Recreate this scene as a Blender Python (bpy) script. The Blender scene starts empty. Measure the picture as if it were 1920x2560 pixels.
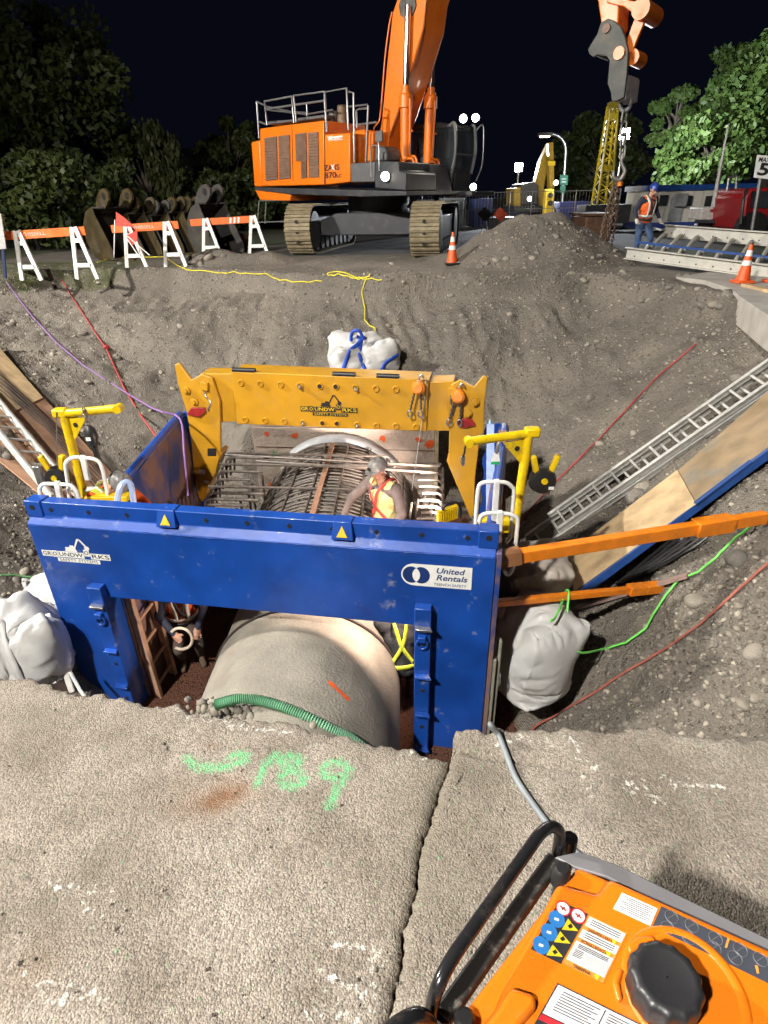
import bpy, bmesh, math, random
import numpy as np
from mathutils import Vector, Matrix, Euler

# ------------------------------------------------------------------ camera, world, moon, exposure
scene = bpy.context.scene
scene.cycles.use_denoising = True
scene.cycles.max_bounces = 6
scene.cycles.diffuse_bounces = 3
scene.cycles.glossy_bounces = 3
scene.cycles.transparent_max_bounces = 8
scene.cycles.sample_clamp_indirect = 4.0
scene.view_settings.view_transform = 'Standard'
scene.view_settings.look = 'None'
scene.view_settings.exposure = 0.0
scene.view_settings.gamma = 1.0
FOCAL, EYE = 1461.0, 1.6                       # photograph pixels (1920 x 2560), metres above the road
_d = Vector((60, 2730, 1461)).normalized()     # straight down as the lens sees it (right, down, forward)
_a = Vector((0, 0, 1))
_fw = (_a - _d * _a.dot(_d)).normalized()
_up = -_d
_rt = _fw.cross(_up)
ROT = Matrix((_rt, _fw, _up))                  # lens axes -> world axes
camd = bpy.data.cameras.new('camera')
cam = bpy.data.objects.new('camera', camd)
scene.collection.objects.link(cam)
camd.sensor_fit = 'VERTICAL'
camd.sensor_height = 36.0
camd.lens = FOCAL / 2560 * 36.0
camd.clip_start, camd.clip_end = 0.02, 2000
_m = ROT @ Matrix(((1, 0, 0), (0, -1, 0), (0, 0, -1)))
cam.matrix_world = Matrix.Translation((0, 0, EYE)) @ _m.to_4x4()
scene.camera = cam
world = bpy.data.worlds.new('World')
scene.world = world
world.use_nodes = True
_bg = world.node_tree.nodes['Background']
_bg.inputs[0].default_value = (0.22, 0.27, 0.62, 1)
_bg.inputs[1].default_value = 0.0095
_moon = bpy.data.lights.new('moon', 'SUN')
_moon.energy, _moon.angle, _moon.color = 0.03, math.radians(2), (0.8, 0.88, 1.0)
moon = bpy.data.objects.new('moon', _moon)
moon.rotation_euler = (math.radians(38), 0, math.radians(-40))
scene.collection.objects.link(moon)

# ------------------------------------------------------------------ helpers
RNG = random.Random(7)
NR = np.random.default_rng(11)
COL = scene.collection
PI = math.pi
V = Vector
C0 = V((0, 0, EYE))

def ray(u, v):
    return ROT @ V(((u - 960) / FOCAL, (v - 1280) / FOCAL, 1.0))
def at(u, v, x=None, y=None, z=None):
    r = ray(u, v)
    t = (z - EYE) / r.z if z is not None else (y / r.y if y is not None else x / r.x)
    return C0 + r * t
def onplane(u, v, p, n):
    r = ray(u, v)
    return C0 + r * ((V(p) - C0).dot(V(n)) / r.dot(V(n)))

MATS = {}
def mat(name, col, rough=0.6, metal=0.0, var=0.25, scale=8.0, bump=0.0, bscale=60.0, col2=None, emit=0.0, spec=0.5, dirt=None, dscale=3.0, damount=0.5, coat=0.0, dlo=0.52, dhi=0.66):
    """a procedural principled material: two-tone noise, optional dirt patches and fine bump"""
    if name in MATS: return MATS[name]
    m = bpy.data.materials.new(name); MATS[name] = m
    m.use_nodes = True
    nt = m.node_tree; N = nt.nodes; L = nt.links
    b = N['Principled BSDF']
    b.inputs['Roughness'].default_value = rough
    b.inputs['Metallic'].default_value = metal
    b.inputs['Specular IOR Level'].default_value = spec
    if coat: b.inputs['Coat Weight'].default_value = coat
    tc = N.new('ShaderNodeTexCoord')
    nz = N.new('ShaderNodeTexNoise'); nz.inputs['Scale'].default_value = scale; nz.inputs['Detail'].default_value = 6
    L.new(tc.outputs['Object'], nz.inputs['Vector'])
    mx = N.new('ShaderNodeMix'); mx.data_type = 'RGBA'
    c2 = col2 if col2 else tuple(c * (1 - var) for c in col)
    mx.inputs[6].default_value = (*c2, 1); mx.inputs[7].default_value = (*col, 1)
    rp = N.new('ShaderNodeMapRange'); rp.inputs[1].default_value = 0.35; rp.inputs[2].default_value = 0.65
    L.new(nz.outputs[0], rp.inputs[0]); L.new(rp.outputs[0], mx.inputs[0])
    out = mx.outputs[2]
    if dirt:
        n2 = N.new('ShaderNodeTexNoise'); n2.inputs['Scale'].default_value = dscale; n2.inputs['Detail'].default_value = 9; n2.inputs['Roughness'].default_value = 0.7
        L.new(tc.outputs['Object'], n2.inputs['Vector'])
        r2 = N.new('ShaderNodeMapRange'); r2.inputs[1].default_value = dlo; r2.inputs[2].default_value = dhi; r2.inputs[4].default_value = damount
        L.new(n2.outputs[0], r2.inputs[0])
        m2 = N.new('ShaderNodeMix'); m2.data_type = 'RGBA'
        L.new(out, m2.inputs[6]); m2.inputs[7].default_value = (*dirt, 1); L.new(r2.outputs[0], m2.inputs[0])
        out = m2.outputs[2]
        r3 = N.new('ShaderNodeMapRange'); r3.inputs[3].default_value = rough; r3.inputs[4].default_value = min(1, rough + 0.35)
        L.new(r2.outputs[0], r3.inputs[0]); L.new(r3.outputs[0], b.inputs['Roughness'])
    L.new(out, b.inputs['Base Color'])
    if emit:
        b.inputs['Emission Color'].default_value = (*col, 1); b.inputs['Emission Strength'].default_value = emit
    if bump:
        bn = N.new('ShaderNodeTexNoise'); bn.inputs['Scale'].default_value = bscale; bn.inputs['Detail'].default_value = 5
        L.new(tc.outputs['Object'], bn.inputs['Vector'])
        bp = N.new('ShaderNodeBump'); bp.inputs['Strength'].default_value = bump; bp.inputs['Distance'].default_value = 0.02
        L.new(bn.outputs[0], bp.inputs['Height']); L.new(bp.outputs[0], b.inputs['Normal'])
    return m

def glass(name='clear glass', col=(0.6, 0.7, 0.7), alpha=0.25):
    if name in MATS: return MATS[name]
    m = bpy.data.materials.new(name); MATS[name] = m; m.use_nodes = True
    b = m.node_tree.nodes['Principled BSDF']
    b.inputs['Base Color'].default_value = (*col, 1); b.inputs['Roughness'].default_value = 0.08
    b.inputs['Alpha'].default_value = alpha
    return m

class MB:
    """collects shapes into one mesh"""
    def __init__(s): s.v = []; s.f = []
    def add(s, vs, fs):
        o = len(s.v); s.v += [tuple(p) for p in vs]; s.f += [tuple(i + o for i in f) for f in fs]; return s
    def hexa(s, p):  # 8 points: bottom 4 ccw, top 4 ccw
        return s.add(p, [(0, 3, 2, 1), (4, 5, 6, 7), (0, 1, 5, 4), (1, 2, 6, 5), (2, 3, 7, 6), (3, 0, 4, 7)])
    def box(s, c, size, m=None):
        c = V(c); hx, hy, hz = size[0] / 2, size[1] / 2, size[2] / 2
        ps = [V((x, y, z)) for z in (-hz, hz) for x, y in ((-hx, -hy), (hx, -hy), (hx, hy), (-hx, hy))]
        if m is not None: ps = [m @ p for p in ps]
        return s.hexa([c + p for p in ps])
    def span(s, a, b):  # axis aligned box from corner to corner
        a, b = V(a), V(b); return s.box((a + b) / 2, [abs(b[i] - a[i]) for i in range(3)])
    def bar(s, a, b, w, h, up=(0, 0, 1)):  # rectangular beam from a to b
        a, b = V(a), V(b); d = (b - a).normalized(); x = d.cross(V(up))
        if x.length < 1e-4: x = d.cross(V((0, 1, 0)))
        x.normalize(); y = x.cross(d); x *= w / 2; y *= h / 2
        return s.hexa([a - x - y, a + x - y, b + x - y, b - x - y, a - x + y, a + x + y, b + x + y, b - x + y])
    def tube(s, pts, r, n=8, closed=False, cap=True):
        pts = [V(p) for p in pts]; k = len(pts); rr = r if isinstance(r, (list, tuple)) else [r] * k
        ts = []
        for i in range(k):
            if closed: t = pts[(i + 1) % k] - pts[i - 1]
            else: t = pts[min(i + 1, k - 1)] - pts[max(i - 1, 0)]
            ts.append(t.normalized() if t.length > 1e-9 else V((0, 0, 1)))
        u = ts[0].cross(V((0, 0, 1)))
        if u.length < 1e-3: u = ts[0].cross(V((0, 1, 0)))
        u.normalize(); vs = []
        for i in range(k):
            u = (u - ts[i] * u.dot(ts[i]))
            if u.length < 1e-5: u = ts[i].orthogonal()
            u.normalize(); w = ts[i].cross(u)
            for j in range(n):
                a = 2 * PI * j / n; vs.append(pts[i] + (u * math.cos(a) + w * math.sin(a)) * rr[i])
        fs = []
        for i in range(k if closed else k - 1):
            for j in range(n):
                a = i * n + j; b = i * n + (j + 1) % n; i2 = (i + 1) % k
                fs.append((a, b, i2 * n + (j + 1) % n, i2 * n + j))
        if cap and not closed:
            fs.append(tuple(range(n - 1, -1, -1))); fs.append(tuple(range((k - 1) * n, k * n)))
        return s.add(vs, fs)
    def cyl(s, a, b, r, n=16, r2=None): return s.tube([a, b], [r, r if r2 is None else r2], n)
    def prism(s, poly, depth):  # poly: world points of a planar polygon, depth: extrusion vector
        k = len(poly); poly = [V(p) for p in poly]; d = V(depth)
        vs = poly + [p + d for p in poly]
        return s.add(vs, [tuple(range(k - 1, -1, -1)), tuple(range(k, 2 * k))] + [(i, (i + 1) % k, k + (i + 1) % k, k + i) for i in range(k)])
    def lathe(s, prof, o=(0, 0, 0), ax=(0, 0, 1), n=24):  # prof: (radius, height)
        o = V(o); ax = V(ax).normalized(); u = ax.orthogonal().normalized(); w = ax.cross(u); vs = []
        for r, h in prof:
            for j in range(n):
                a = 2 * PI * j / n; vs.append(o + ax * h + (u * math.cos(a) + w * math.sin(a)) * r)
        fs = [(i * n + j, i * n + (j + 1) % n, (i + 1) * n + (j + 1) % n, (i + 1) * n + j) for i in range(len(prof) - 1) for j in range(n)]
        fs.append(tuple(range(n - 1, -1, -1))); fs.append(tuple(range((len(prof) - 1) * n, len(prof) * n)))
        return s.add(vs, fs)
    def blob(s, c, size, seed=0, amp=0.15, sub=2, rot=None):
        bm = bmesh.new(); bmesh.ops.create_icosphere(bm, subdivisions=sub, radius=1.0)
        rg = random.Random(seed); ph = [rg.uniform(0, 6.3) for _ in range(6)]; vs = []
        for q in bm.verts:
            p = q.co; k = 1 + amp * (math.sin(3 * p.x + ph[0]) * math.sin(2.6 * p.y + ph[1]) + 0.6 * math.sin(4.3 * p.z + ph[2] + 2 * p.x) + 0.4 * math.sin(7 * p.y + ph[3]))
            w = V((p.x * size[0], p.y * size[1], p.z * size[2])) * k
            if rot: w = rot @ w
            vs.append(V(c) + w)
        fs = [tuple(x.index for x in f.verts) for f in bm.faces]; bm.free(); return s.add(vs, fs)
    def mesh(s, name, smooth=None):
        me = bpy.data.meshes.new(name); me.from_pydata(s.v, [], s.f); me.validate()
        bm = bmesh.new(); bm.from_mesh(me); bmesh.ops.recalc_face_normals(bm, faces=bm.faces); bm.to_mesh(me); bm.free()
        if smooth is not None:
            me.polygons.foreach_set('use_smooth', [True] * len(me.polygons)); me.set_sharp_from_angle(angle=math.radians(smooth))
        return me
    def build(s, name, m, parent=None, bevel=0.0, smooth=40, seg=2):
        return mkobj(name, s.mesh(name, smooth), m, parent, bevel, seg)

def mkobj(name, me, m, parent=None, bevel=0.0, seg=2):
    o = bpy.data.objects.new(name, me); COL.objects.link(o)
    if m is not None and not me.materials: me.materials.append(m)
    if parent is not None:
        o.parent = parent; o.matrix_parent_inverse = parent_world(parent).inverted()
    if bevel:
        bv = o.modifiers.new('bevel', 'BEVEL'); bv.width = bevel; bv.segments = seg; bv.limit_method = 'ANGLE'; bv.angle_limit = math.radians(40); bv.harden_normals = False
    return o
def parent_world(o):
    if o.parent is None: return o.matrix_basis.copy()
    return parent_world(o.parent) @ o.matrix_parent_inverse @ o.matrix_basis
def tag(o, label=None, cat=None, group=None, kind=None):
    if label: o['label'] = label
    if cat: o['category'] = cat
    if group: o['group'] = group
    if kind: o['kind'] = kind
    return o
def thing(name, label, cat, loc=(0, 0, 0), rz=0, group=None):
    o = bpy.data.objects.new(name, None); COL.objects.link(o); o.empty_display_size = 0.1
    o.location = loc; o.rotation_euler = (0, 0, rz)
    return tag(o, label, cat, group)
def copy_tree(o, parent=None):
    c = o.copy(); COL.objects.link(c)
    if parent is not None: c.parent = parent
    for ch in [x for x in bpy.data.objects if x.parent == o]: copy_tree(ch, c)
    return c
def spline(pts, n=8, closed=False):
    """Catmull-Rom through points"""
    P = [V(p) for p in pts]; k = len(P); out = []
    rng = range(k if closed else k - 1)
    for i in rng:
        if closed: p0, p1, p2, p3 = P[i - 1], P[i], P[(i + 1) % k], P[(i + 2) % k]
        else: p0, p1, p2, p3 = P[max(i - 1, 0)], P[i], P[i + 1], P[min(i + 2, k - 1)]
        for j in range(n):
            t = j / n
            out.append(0.5 * ((2 * p1) + (p2 - p0) * t + (2 * p0 - 5 * p1 + 4 * p2 - p3) * t * t + (3 * p1 - p0 - 3 * p2 + p3) * t ** 3))
    if not closed: out.append(P[-1])
    return out
def text(s, name, m, parent, origin, xd, yd, size, depth=0.002, align='CENTER', space=1.0, shear=0.0, bold=0.0, width=None):
    cu = bpy.data.curves.new('t', 'FONT'); cu.body = s; cu.size = 1.0; cu.extrude = 0.001; cu.align_x = align; cu.align_y = 'CENTER'
    cu.space_character = space; cu.shear = shear; cu.offset = bold; cu.resolution_u = 3
    to = bpy.data.objects.new('t', cu); COL.objects.link(to)
    dg = bpy.context.evaluated_depsgraph_get(); dg.update()
    me = bpy.data.meshes.new_from_object(to.evaluated_get(dg)); bpy.data.objects.remove(to); bpy.data.curves.remove(cu)
    xd = V(xd).normalized(); yd = V(yd); yd = (yd - xd * yd.dot(xd)).normalized(); zd = xd.cross(yd)
    xs = [q.co.x for q in me.vertices]; w = max(xs) - min(xs); k = size * 1.37
    kx = k if width is None else width / w
    for q in me.vertices:
        c = q.co.copy(); q.co = V(origin) + xd * c.x * kx + yd * c.y * k + zd * (depth if c.z > 0 else 0)
    me.materials.clear()
    return mkobj(name, me, m, parent)
def spot(name, loc, target, watts, angle=120, blend=0.6, color=(1, 1, 1), size=0.25, parent=None):
    l = bpy.data.lights.new(name, 'SPOT'); l.energy = watts; l.spot_size = math.radians(angle); l.spot_blend = blend; l.color = color; l.shadow_soft_size = size
    o = bpy.data.objects.new(name, l); COL.objects.link(o); o.location = loc
    o.rotation_euler = (V(target) - V(loc)).to_track_quat('-Z', 'Y').to_euler()
    if parent is not None: o.parent = parent; o.matrix_parent_inverse = parent_world(parent).inverted()
    return o
def point(name, loc, watts, color=(1, 1, 1), size=0.15, parent=None):
    l = bpy.data.lights.new(name, 'POINT'); l.energy = watts; l.color = color; l.shadow_soft_size = size
    o = bpy.data.objects.new(name, l); COL.objects.link(o); o.location = loc
    if parent is not None: o.parent = parent; o.matrix_parent_inverse = parent_world(parent).inverted()
    return o
def fbm(x, y, seed=0, octs=4, f=1.0):
    """cheap sum-of-sines noise on numpy arrays, about -1..1"""
    g = np.random.default_rng(seed); t = np.zeros_like(x, dtype=float); a = 1.0; s = 0
    for o in range(octs):
        for k in range(3):
            an = g.uniform(0, 6.28); ph = g.uniform(0, 6.28); ff = f * g.uniform(0.7, 1.4)
            t += a * np.sin(ff * (x * math.cos(an) + y * math.sin(an)) + ph + 1.3 * np.sin(0.7 * ff * (y * math.cos(an) - x * math.sin(an)) + ph * 2)); s += a
        a *= 0.55; f *= 2.1
    return t / s * 1.6

def cloth_bag(size, seg, pressure, shrink, frames, seed, stiff, bend, grav, rough):
    """a sack shape: a cloth cube let settle on a floor under slight inner pressure"""
    from mathutils import noise
    bm = bmesh.new(); bmesh.ops.create_cube(bm, size=1); bmesh.ops.subdivide_edges(bm, edges=bm.edges[:], cuts=seg, use_grid_fill=True)
    for q in bm.verts:
        p = V((q.co.x * size[0], q.co.y * size[1], q.co.z * size[2])); p += noise.noise_vector(p * 2.2 + V((seed, 0, 0))) * rough + noise.noise_vector(p * 9 + V((seed, 5, 0))) * rough * .15; p.z += size[2] * .5 + .02; q.co = p
    me = bpy.data.meshes.new('sack'); bm.to_mesh(me); bm.free(); o = bpy.data.objects.new('sack', me); COL.objects.link(o)
    fl = bpy.data.meshes.new('f'); fl.from_pydata([(-3, -3, 0), (3, -3, 0), (3, 3, 0), (-3, 3, 0)], [], [(0, 1, 2, 3)]); fo = bpy.data.objects.new('f', fl); COL.objects.link(fo); fo.modifiers.new('c', 'COLLISION'); fo.collision.thickness_outer = .01
    c = o.modifiers.new('cl', 'CLOTH'); s = c.settings; s.quality = 4; s.mass = .25; s.tension_stiffness = s.compression_stiffness = stiff; s.shear_stiffness = stiff * .6; s.bending_stiffness = bend
    s.use_pressure = True; s.uniform_pressure_force = pressure; s.shrink_min = shrink; s.effector_weights.gravity = grav
    c.collision_settings.distance_min = .008; c.point_cache.frame_start = 1; c.point_cache.frame_end = frames
    for f in range(1, frames + 1): scene.frame_set(f)
    out = bpy.data.meshes.new_from_object(o.evaluated_get(bpy.context.evaluated_depsgraph_get()))
    bpy.data.objects.remove(o); bpy.data.objects.remove(fo); scene.frame_set(1)
    w = max(q.co.x for q in out.vertices) - min(q.co.x for q in out.vertices); d = max(q.co.y for q in out.vertices) - min(q.co.y for q in out.vertices); z0 = min(q.co.z for q in out.vertices); h = max(q.co.z for q in out.vertices) - z0
    for q in out.vertices: q.co = V((q.co.x / w, q.co.y / d, (q.co.z - z0) / h))
    out.polygons.foreach_set('use_smooth', [True] * len(out.polygons)); return out
SACKS = [cloth_bag((.8, .8, .85), 42, 9, -.22, 16, 1, 14, .002, .6, .12), cloth_bag((.8, .8, .85), 42, 11, -.2, 15, 4, 14, .002, .6, .14), cloth_bag((1.3, .9, .9), 42, 1.2, -.4, 16, 7, 10, .001, .8, .5), cloth_bag((.9, .9, .9), 42, 3, -.35, 15, 2, 10, .002, .7, .3)]
# ------------------------------------------------------------------ the excavation: ground, pit, road slabs
RIM = [(-6.2, 2.5), (-7.2, 6), (-8.6, 11), (-10.5, 15.5), (-9.0, 17.2), (-6.0, 17.3), (-3.6, 16.4), (-1.6, 15.2), (0.2, 14.4), (2.4, 14.2), (4.6, 14.0), (6.0, 12.4), (6.3, 10.6), (5.75, 8.4), (5.5, 6.0), (5.0, 3.5), (4.4, 1.1), (-6.2, 1.1)]
FLOOR = [(-3.3, 0.9), (1.7, 0.9), (1.95, 9.3), (-3.1, 9.3)]
DEPTH = 3.5
def seg_dist(X, Y, poly):
    d = np.full(X.shape, 1e9)
    for (x0, y0), (x1, y1) in zip(poly, poly[1:] + poly[:1]):
        dx, dy = x1 - x0, y1 - y0; t = np.clip(((X - x0) * dx + (Y - y0) * dy) / (dx * dx + dy * dy), 0, 1)
        d = np.minimum(d, np.hypot(X - x0 - t * dx, Y - y0 - t * dy))
    return d
def inside(X, Y, poly):
    c = np.zeros(X.shape, bool)
    for (x0, y0), (x1, y1) in zip(poly, poly[1:] + poly[:1]):
        k = (y0 > Y) != (y1 > Y)
        with np.errstate(divide='ignore', invalid='ignore'): c ^= k & (X < (x1 - x0) * (Y - y0) / (y1 - y0 + 1e-12) + x0)
    return c
def sst(a, b, x):
    t = np.clip((x - a) / (b - a), 0, 1); return t * t * (3 - 2 * t)
def height(X, Y):
    X = np.asarray(X, float); Y = np.asarray(Y, float)
    Xw = X + 0.22 * fbm(X, Y, 3, 3, 0.9); Yw = Y + 0.22 * fbm(X, Y, 4, 3, 0.9) * sst(2.5, 5, Y)
    ir = inside(Xw, Yw, RIM); fl = inside(Xw, Yw, FLOOR)
    dr = seg_dist(Xw, Yw, RIM[:-1]); df = seg_dist(Xw, Yw, FLOOR)
    t = np.where(fl, 0.0, df / (df + dr + 1e-9))
    prof = np.clip(t, 0, 1) ** 0.85
    z = np.where(ir, -DEPTH * (1 - prof), 0.0)
    # backfill behind the concrete bulkhead
    led = -1.72 - 1.1 * np.maximum(0, np.abs(X + 0.7) - 1.55) + 0.05 * (Y - 10)
    led = np.where(Y > 9.8, led, -9)
    z = np.where(ir, np.maximum(z, np.minimum(led, 0)), z)
    z = z - np.where(ir, 0.42 * sst(0.0, 0.14, dr) * np.exp(-dr / 2.2) * sst(6, 9, Y), 0)
    inn = sst(0.0, 0.6, np.where(ir & ~fl, np.minimum(dr, df * 2), 0))
    z = z + inn * (0.13 * fbm(X, Y, 5, 4, 1.7) + 0.045 * fbm(X, Y, 6, 4, 7.0) + 0.03 * (np.abs(fbm(X, Y, 17, 3, 11.0)) - 0.4))
    # bucket-tooth streaks running down the banks
    far = sst(9.0, 11.5, Y - 0.35 * np.abs(X + 0.7)); sc_ = far * X + (1 - far) * Y
    z = z - inn * 0.05 * np.abs(np.sin(9.0 * sc_ + 2.2 * fbm(X, Y, 41, 2, 0.8))) * np.clip(0.5 + 0.8 * fbm(X, Y, 42, 2, 0.9), 0, 1)
    z = z - inn * 0.07 * np.abs(fbm(X * 1.7, Y * 0.6, 8, 3, 2.0))
    out = np.where(ir, 0, 1) * sst(0, 0.5, dr)
    z = z + out * (0.035 * fbm(X, Y, 9, 4, 2.2)) * sst(2, 3, Y)
    lip = np.exp(-(dr / 0.45) ** 2) * sst(9, 13, Y) * (X < 5.2)
    z = z + lip * (0.06 + 0.08 * fbm(X, Y, 12, 3, 1.8)) * np.where(ir, 0.3, 1)
    # spoil heaps
    for cx, cy, h, sx, sy in HEAPS:
        q = np.hypot((X - cx) / sx, (Y - cy) / sy)
        z = z + h * (1 - sst(0.0, 1.15, q)) * (1 + 0.18 * fbm(X, Y, 13, 3, 2.5))
    z = np.where(Y < 1.25, np.minimum(z, -0.45), z)
    return z
HEAPS = [(4.4, 17.4, 1.12, 2.7, 1.75), (2.6, 18.2, 0.25, 2.0, 1.3), (-4.9, 19.3, 0.4, 1.4, 0.9), (-3.3, 18.9, 0.35, 1.1, 0.8), (-1.0, 17.9, 0.2, 1.6, 0.8)]
def hfast(X, Y):
    fx = np.clip((np.asarray(X) - X0) / GSTEP, 0, GZ.shape[1] - 1.001); fy = np.clip((np.asarray(Y) - Y0) / GSTEP, 0, GZ.shape[0] - 1.001)
    i, j = fx.astype(int), fy.astype(int); a, b = fx - i, fy - j
    return (GZ[j, i] * (1 - a) + GZ[j, i + 1] * a) * (1 - b) + (GZ[j + 1, i] * (1 - a) + GZ[j + 1, i + 1] * a) * b
def H(x, y): return float(hfast(np.array([x]), np.array([y]))[0])
def onter(u, v, lift=0.0):
    r = ray(u, v); t = np.linspace(1.2, 40, 3000)
    X, Y, Z = r.x * t, r.y * t, EYE + r.z * t
    h = hfast(X, Y) + lift; k = np.argmax(Z < h)
    return V((X[k], Y[k], h[k])) if (Z < h).any() else V((X[-1], Y[-1], 0))

def node_soil():
    m = bpy.data.materials.new('gravelly soil'); MATS['soil'] = m; m.use_nodes = True
    nt = m.node_tree; N = nt.nodes; L = nt.links; b = N['Principled BSDF']; b.inputs['Roughness'].default_value = 0.95; b.inputs['Specular IOR Level'].default_value = 0.15
    g = N.new('ShaderNodeNewGeometry')
    n1 = N.new('ShaderNodeTexNoise'); n1.inputs['Scale'].default_value = 0.55; n1.inputs['Detail'].default_value = 10; n1.inputs['Roughness'].default_value = 0.65; L.new(g.outputs['Position'], n1.inputs['Vector'])
    r1 = N.new('ShaderNodeValToRGB'); e = r1.color_ramp.elements
    e[0].position = 0.3; e[0].color = (0.125, 0.11, 0.092, 1); e[1].position = 0.72; e[1].color = (0.28, 0.245, 0.20, 1)
    k = e.new(0.5); k.color = (0.195, 0.174, 0.149, 1); L.new(n1.outputs[0], r1.inputs[0])
    vo = N.new('ShaderNodeTexVoronoi'); vo.inputs['Scale'].default_value = 21; L.new(g.outputs['Position'], vo.inputs['Vector'])
    vm = N.new('ShaderNodeMapRange'); vm.inputs[1].default_value = 0.36; vm.inputs[2].default_value = 0.22; L.new(vo.outputs['Distance'], vm.inputs[0])
    sp = N.new('ShaderNodeSeparateColor'); L.new(vo.outputs['Color'], sp.inputs[0])
    gt = N.new('ShaderNodeMath'); gt.operation = 'GREATER_THAN'; gt.inputs[1].default_value = 0.62; L.new(sp.outputs[0], gt.inputs[0])
    mu = N.new('ShaderNodeMath'); mu.operation = 'MULTIPLY'; L.new(gt.outputs[0], mu.inputs[0]); L.new(vm.outputs[0], mu.inputs[1])
    v2 = N.new('ShaderNodeTexVoronoi'); v2.inputs['Scale'].default_value = 55; L.new(g.outputs['Position'], v2.inputs['Vector'])
    st = N.new('ShaderNodeMix'); st.data_type = 'RGBA'; st.inputs[6].default_value = (0.14, 0.125, 0.11, 1); st.inputs[7].default_value = (0.33, 0.29, 0.23, 1); L.new(sp.outputs[1], st.inputs[0])
    mx = N.new('ShaderNodeMix'); mx.data_type = 'RGBA'; L.new(mu.outputs[0], mx.inputs[0]); L.new(r1.outputs[0], mx.inputs[6]); L.new(st.outputs[2], mx.inputs[7])
    at_ = N.new('ShaderNodeAttribute'); at_.attribute_name = 'tint'
    sc = N.new('ShaderNodeSeparateColor'); L.new(at_.outputs['Color'], sc.inputs[0])
    m2 = N.new('ShaderNodeMix'); m2.data_type = 'RGBA'; L.new(sc.outputs[0], m2.inputs[0]); L.new(mx.outputs[2], m2.inputs[6]); m2.inputs[7].default_value = (0.125, 0.058, 0.038, 1)   # wet red clay on the trench floor
    m3 = N.new('ShaderNodeMix'); m3.data_type = 'RGBA'; L.new(sc.outputs[1], m3.inputs[0]); L.new(m2.outputs[2], m3.inputs[6]); m3.inputs[7].default_value = (0.07, 0.085, 0.028, 1)   # turf
    L.new(m3.outputs[2], b.inputs['Base Color'])
    n3 = N.new('ShaderNodeTexNoise'); n3.inputs['Scale'].default_value = 9; n3.inputs['Detail'].default_value = 10; n3.inputs['Roughness'].default_value = 0.7; L.new(g.outputs['Position'], n3.inputs['Vector'])
    a1 = N.new('ShaderNodeMath'); a1.operation = 'MULTIPLY_ADD'; a1.inputs[1].default_value = 0.5; L.new(mu.outputs[0], a1.inputs[0]); L.new(n3.outputs[0], a1.inputs[2])
    a2 = N.new('ShaderNodeMath'); a2.operation = 'MULTIPLY_ADD'; a2.inputs[1].default_value = -0.22; L.new(v2.outputs['Distance'], a2.inputs[0]); L.new(a1.outputs[0], a2.inputs[2])
    bp = N.new('ShaderNodeBump'); bp.inputs['Strength'].default_value = 1.0; bp.inputs['Distance'].default_value = 0.075; L.new(a2.outputs[0], bp.inputs['Height']); L.new(bp.outputs[0], b.inputs['Normal'])
    return m
M_SOIL = node_soil()
X0, X1, Y0, Y1 = -13.0, 9.0, 0.6, 21.0
GSTEP = 0.065
gx = X0 + GSTEP * np.arange(int((X1 - X0) / GSTEP) + 1); gy = Y0 + GSTEP * np.arange(int((Y1 - Y0) / GSTEP) + 1); X1, Y1 = float(gx[-1]), float(gy[-1])
GX, GY = np.meshgrid(gx, gy); GZ = height(GX, GY)
GZ[:, 0] = GZ[:, -1] = 0; GZ[-1, :] = 0
def grid_mesh(name, X, Y, Z):
    ny, nx = X.shape; vs = np.stack([X, Y, Z], -1).reshape(-1, 3)
    i = np.arange(ny * nx).reshape(ny, nx); q = np.stack([i[:-1, :-1], i[:-1, 1:], i[1:, 1:], i[1:, :-1]], -1).reshape(-1, 4)
    me = bpy.data.meshes.new(name); me.vertices.add(len(vs)); me.vertices.foreach_set('co', vs.ravel())
    me.loops.add(q.size); me.loops.foreach_set('vertex_index', q.ravel().astype(np.int32))
    me.polygons.add(len(q)); me.polygons.foreach_set('loop_start', np.arange(0, q.size, 4, dtype=np.int32)); me.polygons.foreach_set('loop_total', np.full(len(q), 4, np.int32))
    me.update(calc_edges=True); me.polygons.foreach_set('use_smooth', np.ones(len(q), bool)); return me
def set_attr(me, name, rgba):
    a = me.attributes.new(name, 'FLOAT_COLOR', 'POINT'); a.data.foreach_set('color', rgba.reshape(-1).astype(np.float32))
me = grid_mesh('pit_ground', GX, GY, GZ)
tint = np.zeros((*GX.shape, 4)); tint[..., 3] = 1
tint[..., 0] = sst(-2.9, -3.4, GZ) * inside(GX, GY, [(-2.95, 2), (1.35, 2), (1.55, 9.3), (-2.9, 9.3)])
tint[..., 1] = sst(0.3, -0.5, GX + 7.0 - 0.5 * fbm(GX, GY, 21, 3, 2)) * (~inside(GX, GY, RIM)) * sst(14, 16, GY) * (0.6 + 0.4 * fbm(GX, GY, 22, 3, 6))
set_attr(me, 'tint', np.clip(tint, 0, 1))
pit = mkobj('pit_ground', me, M_SOIL); tag(pit, kind='structure')

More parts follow.
